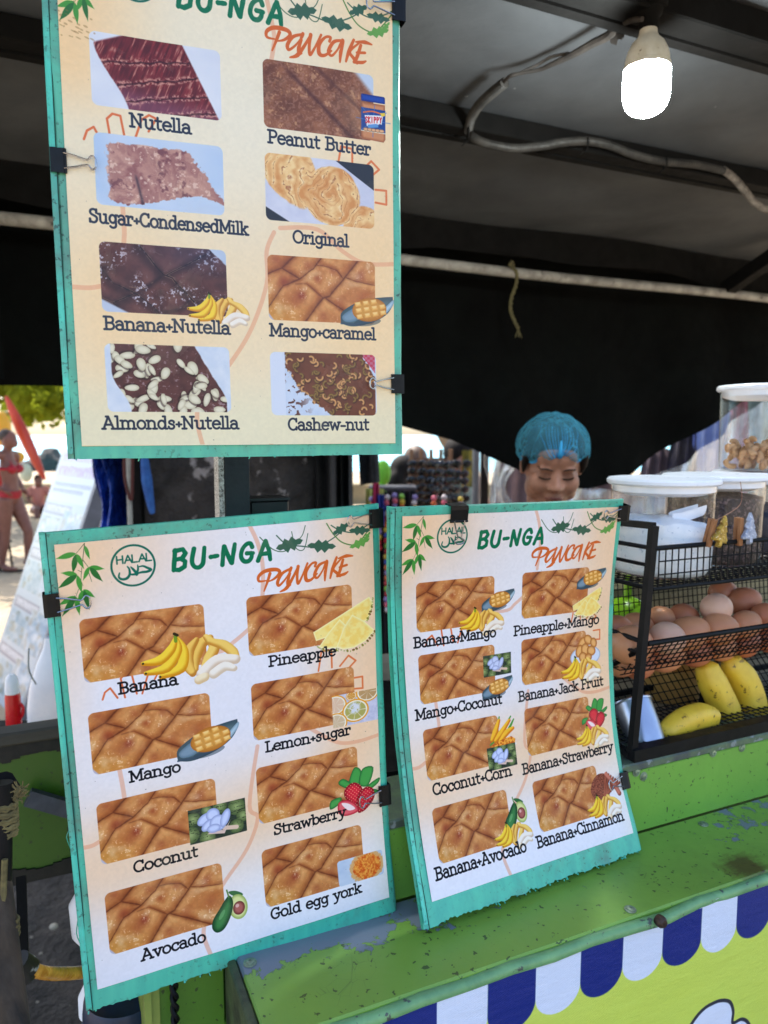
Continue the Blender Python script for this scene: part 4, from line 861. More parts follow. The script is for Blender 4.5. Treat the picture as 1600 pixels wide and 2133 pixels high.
# ================================================================ ground, sea, far things
mb = MB(); mb.grid(lambda u, v: (-60+120*u, -12+44*v, .0), 60, 30)
o = mb.build('sand', M_SAND, smooth=False, origin=(0, 0, 0)); tag(o, kind='structure')
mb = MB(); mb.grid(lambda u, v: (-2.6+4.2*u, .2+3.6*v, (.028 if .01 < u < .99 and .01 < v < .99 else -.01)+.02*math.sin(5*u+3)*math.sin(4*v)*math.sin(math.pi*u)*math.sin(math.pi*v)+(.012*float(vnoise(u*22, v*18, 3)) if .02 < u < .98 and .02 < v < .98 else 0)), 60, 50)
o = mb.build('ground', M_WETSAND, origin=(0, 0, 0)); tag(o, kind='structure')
mb = MB(); mb.grid(lambda u, v: (-900+1800*u, 31+1500*v**2, -.9-.0*v), 10, 10); mb.add([(-60, 32, 0), (60, 32, 0), (60, 34, -1.1), (-60, 34, -1.1)], [(0, 1, 2, 3)])
o = mb.build('sea', M_SEA, smooth=False, origin=(0, 0, 0)); tag(o, kind='structure')
mb = MB(); mb.box((0, 17.2, .22), (40, 0, 0), (0, .14, 0), (0, 0, .24), bev=.02)
o = mb.build('low_wall', pm('weathered kerb wall', L_(150, 134, 104), L_(116, 106, 84), 3, 1., .9, bump=.5, bscale=20, bdist=.02)); tag(o, 'long low weathered beige wall at the top of the beach behind the bather', 'wall')
# distant rocks standing in the bay
mb = MB()
for x, y, r, h in ((62, 957, 1.3, 2.0), (108, 958, 1.6, 3.6), (98, 975, 1.2, 1.8), (122, 968, 1.0, 1.9), (88, 985, 1.0, 1.0)):
    P = pY(x, y, 46.); n0 = len(mb.v); mb.ellip((P[0], P[1], -.9+h*.15), (r*.6, r*.6, h*.32), 12, 8)
    for i in range(n0, len(mb.v)): q = np.array(mb.v[i]); k = .45+1.0*float(vnoise(q[0]*2.9, q[2]*3.3, 5)); mb.v[i] = (P[0]+(q[0]-P[0])*k, q[1], q[2])
o = mb.build('rock_outcrop', pm('dark wet rock', L_(66, 60, 56), L_(40, 38, 36), 1.2, 1., .9, bump=.8, bscale=3, bdist=.2), smooth=False); tag(o, 'dark jagged rocks in the shallow sea left of the hanging board', 'rocks')

# ================================================================ trees
def leaves(mb, c, r, n, size, seed, flat=1.):
    Rn = np.random.RandomState(seed)
    for k in range(n):
        d = Rn.normal(size=3); d /= np.linalg.norm(d); p = np.array(c)+d*np.array(r)*(Rn.rand()**.45)
        a = Rn.normal(size=3); a /= np.linalg.norm(a); b = np.cross(a, Rn.normal(size=3)); b /= np.linalg.norm(b); s = size*(.6+.8*Rn.rand())
        tip = p+a*s; l = p+a*s*.5+b*s*.34; r2 = p+a*s*.5-b*s*.34; q = np.cross(a, b)*s*.1
        mb.add([p, l+q, tip, r2+q], [(0, 1, 2), (0, 2, 3)])
def tree(name, base, top, r, clumps, seed, mat, label, bark=M_BARK, size=.16, dens=260, limbs=5, group=None):
    t = empty(name, base, label, 'tree', group)
    mb = MB(); base = np.array(base, float); top = np.array(top, float); Rn = np.random.RandomState(seed)
    mid = [base+(top-base)*k/5+np.array([Rn.normal()*.06, Rn.normal()*.06, 0])*(0 < k < 5)*np.linalg.norm(top-base)*.25 for k in range(6)]
    mb.tube(catmull(mid, 4), list(np.linspace(r, r*.45, 21)), 14); mb.build('trunk', bark, t)
    for c, rr in clumps[:limbs]:
        b = MB(); s = mid[3]+(mid[5]-mid[3])*Rn.rand(); c = np.array(c, float); m = (s+c)/2+np.array([0, 0, .2]); b.tube(catmull([s, m, c], 5), [r*.35, r*.12], 8); b.build('limb', bark, t)
    f = MB()
    for i, (c, rr) in enumerate(clumps): leaves(f, c, rr, int(dens*(rr[0]*rr[2])**.8)+40, size, seed*31+i)
    f.build('crown', mat, t, smooth=False); return t
Rn = np.random.RandomState(4)
cl = [((-9.3+8.2*Rn.rand(), 12.6+4*Rn.rand(), 2.9+3.4*Rn.rand()), (1.1, 1.1, .62)) for k in range(24)]+[((-8.2+3.6*Rn.rand(), 12.4+2.4*Rn.rand(), 1.98+1.2*Rn.rand()), (.75, .8, .30)) for k in range(22)]+[((-6.4+2.4*(Rn.rand()-.5)*1.2, 11.0+2.2*(Rn.rand()-.5), 4.4+1.3*Rn.rand()), (.9, .9, .4)) for k in range(11)]  # last group of clumps is out of view, added to shade the bather
tree('beach_almond_tree', (-8.2, 14.5, 0), (-6.8, 14, 4.2), .2, cl+[((-6.6, 13., 2.35), (1.0, .8, .30)), ((-5.2, 13., 2.4), (1.1, .8, .28)), ((-7.8, 13., 2.5), (1.0, .8, .4))], 5, M_LEAF, 'broad leafy green tree shading the beach at far left above the bather', dens=330, size=.2)
cl = [((-1.4+1.9*Rn.rand(), 11.5+2*Rn.rand(), 2.35+2.4*Rn.rand()), (.7, .7, .42)) for k in range(14)]
tree('sea_tree', pY(700, 1180, 12.5)*[1, 1, 0], (-.4, 12.4, 3.5), .14, cl+[((-.1, 12, 1.98), (.55, .5, .2))], 9, M_LEAF2, 'tree with dark hanging leaves just right of the top board above the sea', dens=300, size=.15)
a = pY(968, 985, 9.5); b = pY(925, 905, 9.5); d = b-a
t = empty('leaning_tree', (a[0]+.25, 9.5, 0), 'slender pale tree trunk leaning left over the stall left of the seller', 'tree'); mb = MB(); mb.tube(catmull([(a[0]+.25, 9.5, 0), a, b, b+d*1.6+np.array([.05, 0, 0]), b+d*4], 6), [.11, .075], 12); mb.build('trunk', M_BARK, t)
f = MB(); 
for k in range(6): leaves(f, b+d*(3.2+.5*k)+Rn.normal(size=3)*.5, (.8, .8, .35), 200, .16, 90+k)
f.build('crown', M_LEAF, t, smooth=False)
# the big dark trunk right behind the stall
c = pY(462, 1000, 3.1); t = empty('dark_tree', (c[0], 3.15, 0), 'massive dark rough tree trunk standing right behind the stall between the boards', 'tree')
def trunkf(u, v):
    a = 2*math.pi*u; z = v*5.; r = .40*(1+.25*math.exp(-z*1.5)+.10*math.sin(a*3+z*.7)+.06*math.sin(a*7-z*1.3)+.10*(float(vnoise(math.cos(a)*3+5, z*1.6+math.sin(a)*3, 4))-.5)); return (c[0]+r*math.cos(a), 3.15+r*math.sin(a), z)
mb = MB(); mb.grid(trunkf, 64, 70); mb.build('trunk', M_DBARK, t)
for k in range(5):
    b = MB(); a = k*1.3; b.tube(catmull([(c[0], 3.15, 4.6), (c[0]+1.2*math.cos(a), 3.15+1.2*math.sin(a), 5.8), (c[0]+2.8*math.cos(a), 3.15+2.8*math.sin(a), 6.6)], 5), [.2, .06], 10); b.build('limb', M_DBARK, t)
f = MB()
for k in range(26): a = 2*math.pi*Rn.rand(); q = 3.4*Rn.rand()**.6; leaves(f, (c[0]+q*math.cos(a), 3.15+q*math.sin(a), 6.2+1.6*Rn.rand()), (1.1, 1.1, .5), 170, .26, 300+k)
for k in range(34): leaves(f, (-5.6+3.2*Rn.rand(), 4.5+3.9*Rn.rand(), 6.1+1.3*Rn.rand()), (1.0, 1.0, .45), 230, .30, 400+k)  # unseen extra clumps, added to shade the ground left of the cart
f.build('crown', M_LEAF2, t, smooth=False)

# ================================================================ roof of the stall
rf = empty('stall_roof', K(1.0, 1.3, 2.33), 'low sooty grey board roof on dark iron beams over the pancake stall', 'roof')
rz = lambda n: 2.372-.04*n
mb = MB(); mb.grid(lambda u, v: K(-2.4+6.6*u, .42+1.9*v, rz(.42+1.9*v)+.006*float(vnoise(u*30, v*9, 2))), 80, 30)
b0 = len(mb.v); mb.grid(lambda u, v: K(-2.4+6.6*u, .42+1.9*v, rz(.42+1.9*v)+.03), 4, 4); mb.build('roof_board', M_CEIL, rf, origin=K(1., 1.3, 2.33))
for (n, z0, z1, w) in ((1.0, 2.278, 2.33, .055), (1.5, 2.268, 2.311, .045), (.5, 2.29, 2.35, .05)):
    mb = MB(); mb.kbox(-2.4, 4.2, n-w/2, n+w/2, z0, z1, bev=.003); mb.kbox(-2.4, 4.2, n+w/2-.001, n+w/2+.02, z0-.004, z0+.004); mb.build('roof_beam', M_IRON, rf)
mb = MB(); mb.grid(lambda u, v: K(-1.6+6*u, 2.14+.02*math.sin(u*30), 2.285-(.10+.012*math.sin(u*21)+.014*math.sin(u*47+1))*v), 90, 3); mb.grid(lambda u, v: K(-1.6+6*u, 2.16, 2.285-.09*v), 4, 2); mb.build('valance', M_IRON, rf)
mb = MB(); A = pN(1620, 528, 1.9); B = pN(1512, 603, 2.13); mb.bar(A, B, .045, .05); mb.build('brace', M_IRON, rf)
# uprights that carry it
for s, n in ((-1.4, 2.2), (3.9, 2.2), (3.9, .55)):
    mb = MB(); mb.kbox(s-.03, s+.03, n-.03, n+.03, 0, 2.29, bev=.004); mb.build('roof_post', M_IRON, rf)
mb = MB(); mb.tube([K(-1.6+.2*k, 2.12-.0, 2.135+.0035*math.sin(k*.7)) for k in range(30)], .0165, 14); o = mb.build('conduit_pipe', M_PIPE); tag(o, 'long dirty white pipe running under the back edge of the roof', 'pipe')
# black tarpaulin hung behind
EDGE = [(-1.2, 1.50), (-.16, 1.735), (.04, 1.734), (.5, 1.70), (.85, 1.68), (1.103, 1.628), (1.32, 1.575), (1.55, 1.47), (1.75, 1.40), (1.93, 1.385), (2.1, 1.42), (2.4, 1.575), (2.7, 1.735), (2.93, 1.87), (3.3, 2.05), (3.9, 2.14)]
def ez(s): return float(np.interp(s, [e[0] for e in EDGE], [e[1] for e in EDGE]))
def tarp(u, v):
    s = -.20+.10*(1-v)*0+4.1*u; z1 = ez(s); z = 2.27+(z1-2.27)*v; return K(s-(1-v)*.09*(1-u)**8, 2.30+.035*math.sin(s*5.1+z*2)*v+.02*math.sin(s*13+z*6)*v, z)
mb = MB(); mb.grid(tarp, 120, 24); n0 = len(mb.v); mb.grid(lambda u, v: tarp(u, v)+ND*.004, 60, 6); o = mb.build('tarpaulin', M_TARP); tag(o, 'black tarpaulin hanging behind the seller, its lower edge sagging to a point', 'tarpaulin')
# a second dark cloth closes the back on the left
P = pN(5, 470, 2.25)
mb = MB(); mb.grid(lambda u, v: K(-1.6+1.5*u, 2.17+.02*math.sin(u*17), 2.17-(.42+.02*math.sin(u*9))*v if u > .9 else 2.17-.13*v), 30, 6); o = mb.build('dark_cloth', M_TARP); tag(o, 'short strip of black cloth under the roof edge at the far left', 'cloth')
# ---- rope end
mb = MB(); pts = catmull([pN(x, y, 2.09) for x, y in ((1062, 552), (1076, 566), (1076, 590), (1066, 620), (1064, 645), (1070, 664), (1080, 684))], 6)
for ph in (0, 2.1, 4.2): mb.tube([p+.0035*np.array([math.cos(i*.9+ph), 0, math.sin(i*.9+ph)]) for i, p in enumerate(pts)], .0028, 6)
mb.tube(catmull([pN(1062, 552, 2.09), pN(1066, 545, 2.12), pN(1070, 558, 2.145)], 4), .006, 6)
for k in range(12): mb.tube([pts[-1], pts[-1]+np.array([R_.uniform(-.012, .012), 0, -.02-R_.random()*.012])], .0012, 4)
o = mb.build('rope_end', pm('faded yellow rope', L_(108, 100, 66), L_(76, 70, 46), 60, 1., .9, bump=.5)); tag(o, 'frayed yellow rope end dangling from the white pipe', 'rope')
# ---- lamp
LP = K(.917, .99, 2.19)
lp = empty('light_bulb', LP, 'lit white LED bulb hanging in a black holder under the roof beam', 'light bulb')
mb = MB(); mb.lathe(K(.917, .99, 0), [(0, 2.1235), (.009, 2.1237), (.0165, 2.1248), (.0225, 2.1270), (.0275, 2.1305), (.0318, 2.1357), (.0350, 2.1425), (.0367, 2.151), (.0372, 2.160), (.0372, 2.183), (.0368, 2.193)], 40); mb.build('bulb_glass', M_LAMP, lp)
mb = MB(); mb.lathe(K(.917, .99, 0), [(.0370, 2.1925), (.0370, 2.199), (.0350, 2.2005), (.0350, 2.208), (.0325, 2.2195), (.026, 2.233), (.018, 2.241), (.0145, 2.248), (.0138, 2.262), (0, 2.262)], 40); mb.build('bulb_neck', M_CREAM, lp)
mb = MB(); mb.lathe(K(.917, .99, 0), [(.0155, 2.254), (.016, 2.272), (.021, 2.278), (.023, 2.284), (.0275, 2.285), (.029, 2.292), (.029, 2.306), (.024, 2.309), (0, 2.31)], 32); mb.lathe(K(.917, .99, 0), [(.0, 2.2535), (.0155, 2.254)], 32); mb.build('bulb_holder', M_IRON, lp)
# ---- wires
def depth_path(px): return [pN(x, y, n) for x, y, n in px]
mb = MB(); pts = catmull([pC(x, y, dz) for x, y, dz in [(1338, 40, .07), (1318, 42, .06), (1290, 52, .045), (1268, 74, .035), (1240, 88, .03), (1215, 102, .03), (1185, 118, .03), (1150, 134, .03), (1125, 145, .03), (1090, 152, .03), (1062, 158, .03), (1046, 178, .03)]], 6)
mb.tube(pts, [.004, .005, .008, .0075, .0065, .005, .0035, .003, .003], 8); mb.tube([p+np.array([0, 0, .006+.008*math.sin(i*.2)]) for i, p in enumerate(pts[36:])], .0028, 6)
for k, i in enumerate((14, 15, 18)): p = pts[i]; mb.add([p+[.0, -.004, .0], p+[.016, -.006, -.004], p+[.012, -.008, -.02], p+[.002, -.006, -.016]], [(0, 1, 2, 3)])
o = mb.build('taped_cable', M_WIRE); tag(o, 'old cable wrapped in peeling tape running from the bulb holder to the conduit', 'cable')
def flex(px, r, name, label):
    pts = catmull(depth_path(px), 26); L = 0; rad = []; P2 = []
    for i, p in enumerate(pts): P2.append(p); rad.append(r*(1.0 if i % 2 else .86))
    mb = MB(); mb.tube(P2, rad, 12); o = mb.build(name, M_FLEX, smooth=False); tag(o, label, 'conduit'); return o
flex([tuple((x, y, sn(pC(x, y, dz))[1])) for x, y, dz in ((1052, 172, .03), (1034, 186, .03), (1014, 203, .03), (996, 222, .03), (982, 246, .035), (975, 275, .05))], .0105, 'flexible_conduit', 'short ribbed conduit rising from the beam to the taped cable')
flex([(978, 282, 1.45), (1010, 298, 1.45), (1070, 309, 1.45), (1130, 304, 1.45), (1170, 297, 1.45), (1222, 294, 1.45), (1270, 303, 1.45), (1320, 322, 1.45), (1380, 336, 1.45), (1450, 343, 1.45), (1508, 356, 1.45)], .0100, 'flexible_conduit', 'long wavy ribbed conduit tied along the roof beam behind the bulb')
mb = MB(); mb.tube(catmull(depth_path([(1506, 354, 1.45), (1530, 372, 1.46), (1552, 398, 1.47), (1575, 425, 1.48), (1605, 440, 1.48)]), 6), .0095, 10); o = mb.build('taped_conduit', pm('grey tape', L_(150, 142, 134), L_(70, 64, 60), 50, 1., .7)); tag(o, 'taped end of the conduit bending down at the right picture edge', 'conduit')
for x, y in ((975, 280), (1222, 300), (1385, 340)):
    mb = MB(); p = pN(x, y, 1.45); mb.tube([p+.0135*np.array([0, math.cos(a), math.sin(a)]) for a in np.linspace(0, 2*math.pi, 14)], .002, 5); mb.tube([p-[0, 0, .013], p+[-.014, 0, -.024]], .0014, 5); o = mb.build('cable_tie', M_IRON); tag(o, 'dark tie round the ribbed conduit, %s' % {975: 'at its left bend', 1222: 'in the middle under the bulb', 1385: 'right of the bulb'}[x], 'cable tie')
# ================================================================ the cart
cart = empty('food_cart', K(.15, .7, 0), 'green painted metal pancake cart with a chipped ledge in front', 'food cart')
cp = np.array(cart.location)
mb = MB(); mb.kbox(.148, 2.3, .574, .703, 1.066, 1.08, bev=.002); mb.build('ledge', M_LEDGE, cart, origin=(0, 0, 0))
mb = MB(); mb.tube([K(.146+.05*k, .572+.0012*math.sin(k*1.9)-(.0025 if 7 < k < 10 else 0), 1.0715+.0012*math.sin(k*2.7)) for k in range(44)], .0065, 12); mb.build('ledge_edge', M_TRIM, cart)
mb = MB(); mb.kbox(.1385, .1475, .575, .703, 1.0, 1.0785, bev=.002); mb.build('ledge_end', pm('grimy green end plate', L_(78, 92, 60), L_(30, 32, 28), 26, 1., .6, bump=.6, bscale=70), cart)
mb = MB(); mb.kbox(.075, 2.3, .7035, .713, 1.0805, 1.166, bev=.0015); mb.build('riser_panel', M_RISER, cart, origin=(0, 0, 0))
mb = MB(); mb.kbox(.072, 2.3, .701, .80, 1.1665, 1.1775, bev=.002); mb.build('riser_cap', pm('worn grey green capping', L_(96, 116, 84), L_(72, 78, 76), 34, 1., .5, bump=.5, bscale=60, spots=L_(130, 136, 136), sscale=60, sth=.58), cart, origin=(0, 0, 0))
mb = MB(); mb.kbox(.075, 2.3, .8005, 1.32, 1.150, 1.162, bev=.002); mb.build('counter_top', pm('greasy steel counter', L_(120, 112, 100), L_(84, 76, 66), 9, 1., .4, .3), cart)
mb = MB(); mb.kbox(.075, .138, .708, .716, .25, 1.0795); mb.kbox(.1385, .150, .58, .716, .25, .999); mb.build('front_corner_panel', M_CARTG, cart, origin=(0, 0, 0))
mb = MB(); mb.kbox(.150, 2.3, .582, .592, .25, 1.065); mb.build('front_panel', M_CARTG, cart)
mb = MB(); mb.kbox(.066, .0745, .7035, 1.32, .25, 1.15); mb.kbox(.06, .0665, .700, .716, .25, 1.16); mb.build('side_panel', pm('painted sunlit green edge', L_(150, 160, 76), L_(104, 130, 54), 12, 1., .5), cart)  # sunlight on this edge is put into the pale yellow-green colour
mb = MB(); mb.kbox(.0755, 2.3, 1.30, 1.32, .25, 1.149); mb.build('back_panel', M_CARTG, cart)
# the lower wing with its tarred top edge
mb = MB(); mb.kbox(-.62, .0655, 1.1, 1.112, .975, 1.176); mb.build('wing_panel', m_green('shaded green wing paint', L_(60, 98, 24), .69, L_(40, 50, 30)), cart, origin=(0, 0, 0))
M_TAR = pm('black tar', L_(10, 10, 9), L_(22, 22, 18), 40, 1., .6, bump=.8, bscale=60)
mb = MB(); mb2 = MB()
for k in range(60):
    s = -.62+.0115*k; h = .012+.014*float(vnoise(k*.45, 2.2, 3)); mb.kbox(s, s+.0116, 1.0965, 1.0998, 1.176-h, 1.177)
    if k > 30: h = .006+.024*float(vnoise(k*.3, 7.2, 3)); mb2.kbox(s, s+.0116, 1.0966, 1.0999, .974, .974+h)
mb.build('tar_band', M_TAR, cart); mb2.build('tar_band', M_TAR, cart)
mb = MB(); mb.kbox(-.62, .0655, 1.09, 1.125, 1.1775, 1.196, bev=.003); mb.build('wing_rail', pm('grey wooden rail', L_(78, 72, 62), L_(52, 50, 44), 20, 1., .8, stretch=(.2, .2, 1)), cart)
mb = MB(); mb.bar(pN(58, 1660, 1.08), pN(260, 1718, 1.08), .012, .022); mb.build('wing_brace', pm('slate grey bar', L_(70, 74, 84), L_(48, 50, 58), 30, 1., .6), cart)
mb = MB(); mb.kbox(-.10, .06, .80, 1.25, .60, .612); mb.build('lower_shelf', M_IRON, cart)
for s, n in ((.10, .74), (.10, 1.27), (2.2, .74), (2.2, 1.27), (-.58, 1.13)):
    mb = MB(); mb.kbox(s-.015, s+.015, n-.015, n+.015, .0, .975 if s < -.5 else (.6 if s < 0 else 1.149)); mb.build('leg', M_IRON, cart)
# rivets and screws
def screw(px, py, plane, nrm, r=.0042, ring=False):
    P = plane(px, py); mb = MB(); w = np.array(nrm, float); mb.lathe(P+w*.0003, [(r*1.5, .0), (r*1.45, .0008), (r, .001), (r*.95, .0022), (r*.35, .0026), (r*.3, .0016), (0, .0016)], 16, ax=w); mb.build('screw', M_SCREW, cart)
M_SCREW = pm('painted screw head', L_(150, 168, 140), L_(90, 100, 88), 90, 1., .35, .4)
for x, y in ((1485, 1568), (1545, 1557), (1325, 1608), (1340, 1617)): screw(x, y, lambda a, b: pN(a, b, .7035), -ND)
for x, y in ((1465, 1717), (1313, 1895), (521, 2006)): screw(x, y, lambda a, b: pZ(a, b, 1.0802), (0, 0, 1), .0045)
# ================================================================ the banner
def art_banner():
    a = Art(1.2, .40, 1300, c255(198, 218, 84)); Nv = c255(4, 34, 122); Wt = c255(216, 226, 248)
    r = a.reg(0, 0, 1.2, .4); n = fbm(r[2]*4, r[3]*4, 3, 5); a.put(r, c255(212, 226, 104), .6*n)
    # a loose bread-like white shape with a dark outline, and an ochre patch
    a.poly(spl([(.44, .22), (.47, .17), (.50, .135), (.525, .128), (.548, .135), (.556, .15), (.556, .165), (.572, .166), (.586, .18), (.60, .22), (.62, .30), (.6, .4), (.42, .4)], 5, True), c255(222, 230, 250))
    a.stroke(spl([(.42, .30), (.44, .22), (.47, .17), (.50, .135), (.525, .128), (.548, .135), (.556, .15), (.556, .165), (.572, .166), (.586, .18), (.60, .22), (.62, .30)], 5), .0042, c255(40, 44, 60))
    a.ell(.82, .36, .19, .20, c255(222, 190, 104))
    w = .0565; x0 = .1405-.15
    for k in range(0, 24):
        s = x0+w*k; col = Nv if k % 2 == 0 else Wt; yb = .066
        a.poly([(s, -.01), (s+w, -.01)]+[(s+w/2+w/2*math.cos(t), yb-.024+.024*math.sin(t)) for t in np.linspace(0, math.pi, 16)], col)
    for k in range(700):
        x = R_.random()*1.2; a.ell(x, .004*R_.random()+.001, .0035*R_.random(), .0008, c255(226, 232, 240), 0, .8, n=8)
    return a.b
IM = to_image('banner print', art_banner()); t = NT('printed vinyl banner'); tx = t.new('ShaderNodeTexImage'); tx.image = IM; tc = t.new('ShaderNodeTexCoord'); t.link(tc.outputs['UV'], tx.inputs[0])
wv = t.noise(t.coord('Object'), 5, 3); fi = t.new('ShaderNodeTexChecker'); fi.inputs['Scale'].default_value = 700; t.link(t.coord('UV', (1.6, .6, 1)), fi.inputs[0])
t.set(Base_Color=tx.outputs[0], Roughness=.35); t.bump(t.math('ADD', t.math('MULTIPLY', fi.outputs['Fac'], .12), t.math('ADD', wv, t.noise(t.coord('Object', (1, 1, 3)), 16, 4, .6))), .5, .004)
mb = MB(); NU, NV = 90, 20; fn = lambda u, v: K(.15+1.2*u, .5680-.0022*math.sin(u*31)*v-.003*math.sin(u*13+v*4)*v-.0015*math.exp(-((u-.43)/.02)**2), 1.0735-.4*v); mb.grid(fn, NU, NV)
o = mb.build('banner', t.m, uv=[(i/NU, 1-j/NV) for j in range(NV+1) for i in range(NU+1)]); tag(o, 'lime green vinyl banner with navy and white scallops along the front of the ledge', 'banner')
mb = MB(); P = pN(1376, 1919, .560); mb.lathe(P, [(0, .006), (.004, .006), (.0062, .003), (.0065, 0), (.006, -.004)], 16, ax=-ND); mb.lathe(P-ND*.006, [(0, .0005), (.0012, .0005)], 8, ax=-ND); o = mb.build('bolt', pm('rusty bolt', L_(84, 66, 56), L_(50, 44, 42), 90, 1., .5, .6)); tag(o, 'rusty round bolt head pinning the banner under the ledge edge', 'bolt')
# ================================================================ menu boards
SURF = {
 'L': dict(PL=[[-0.2838, 0.6295, 1.5056], [-0.2822, 0.6338, 1.4388], [-0.2808, 0.6384, 1.3695], [-0.279, 0.6421, 1.2981], [-0.2763, 0.6437, 1.2255], [-0.2721, 0.6423, 1.1532], [-0.2659, 0.6366, 1.0829]], PR=[[-0.0121, 0.7487, 1.5182], [-0.0105, 0.7531, 1.4513], [-0.009, 0.7576, 1.382], [-0.0072, 0.7613, 1.3107], [-0.0045, 0.763, 1.2381], [-0.0004, 0.7615, 1.1657], [0.0058, 0.7558, 1.0954]], T=[0.0, 0.2256, 0.4594, 0.7001, 0.9447, 1.1889, 1.4272]),
 'R': dict(PL=[[0.0179, 0.7264, 1.5196], [0.0179, 0.7443, 1.4514], [0.0202, 0.7587, 1.3797], [0.0247, 0.7668, 1.3065], [0.0314, 0.7656, 1.2349], [0.0401, 0.7531, 1.1686], [0.0504, 0.7289, 1.1112]], PR=[[0.2775, 0.8706, 1.5145], [0.2776, 0.8884, 1.4463], [0.2798, 0.9028, 1.3747], [0.2843, 0.9109, 1.3015], [0.291, 0.9097, 1.2299], [0.2998, 0.8972, 1.1636], [0.31, 0.8731, 1.1061]], T=[0.0, 0.2374, 0.4837, 0.732, 0.9741, 1.2032, 1.4159]),
 'T': dict(PL=[[-0.2729, 0.6594, 1.9835], [-0.2727, 0.6591, 1.9212], [-0.2723, 0.6592, 1.8577], [-0.2718, 0.6594, 1.7929], [-0.2711, 0.6599, 1.7267], [-0.2703, 0.6607, 1.6589], [-0.2693, 0.6617, 1.5894]], PR=[[0.0079, 0.7561, 1.9851], [0.0081, 0.7559, 1.9227], [0.0085, 0.7559, 1.8592], [0.009, 0.7562, 1.7944], [0.0097, 0.7567, 1.7282], [0.0105, 0.7575, 1.6604], [0.0115, 0.7585, 1.5909]], T=[0.0, 0.2098, 0.4237, 0.6419, 0.8649, 1.0932, 1.3271])}
def _sf(k, s, t):
    d = SURF[k]; T = d['T']; PL = np.array(d['PL']); PR = np.array(d['PR']); i = int(np.clip(np.searchsorted(T, t)-1, 0, len(T)-2)); w = (t-T[i])/(T[i+1]-T[i])
    if 0 <= w <= 1:   # smooth between the measured rows
        h = T[i+1]-T[i]; f = lambda P: _herm(P, T, i, w)
        a, b = f(PL), f(PR)
    else: a = PL[i]*(1-w)+PL[i+1]*w; b = PR[i]*(1-w)+PR[i+1]*w
    return a+(b-a)*s
def _herm(P, T, i, w):
    h = T[i+1]-T[i]; n = len(T)
    m0 = (P[i+1]-P[max(i-1, 0)])/(T[i+1]-T[max(i-1, 0)]); m1 = (P[min(i+2, n-1)]-P[i])/(T[min(i+2, n-1)]-T[i])
    return P[i]*(2*w**3-3*w*w+1)+m0*h*(w**3-2*w*w+w)+P[i+1]*(-2*w**3+3*w*w)+m1*h*(w**3-w*w)
def sf(k, s, t, off=0.):
    p = _sf(k, s, t); e = 1e-3; du = _sf(k, s+e, t)-p; dt = _sf(k, s, t+e)-p; n = np.cross(du, dt); n /= np.linalg.norm(n)
    if n @ (CAM-p) < 0: n = -n
    return p+n*off
M_SEAM = pm('dark seam', L_(30, 70, 62), None, 30, 1., .8); M_FOLD = m_board('bright turquoise fold', L_(86, 216, 190), L_(60, 186, 166))
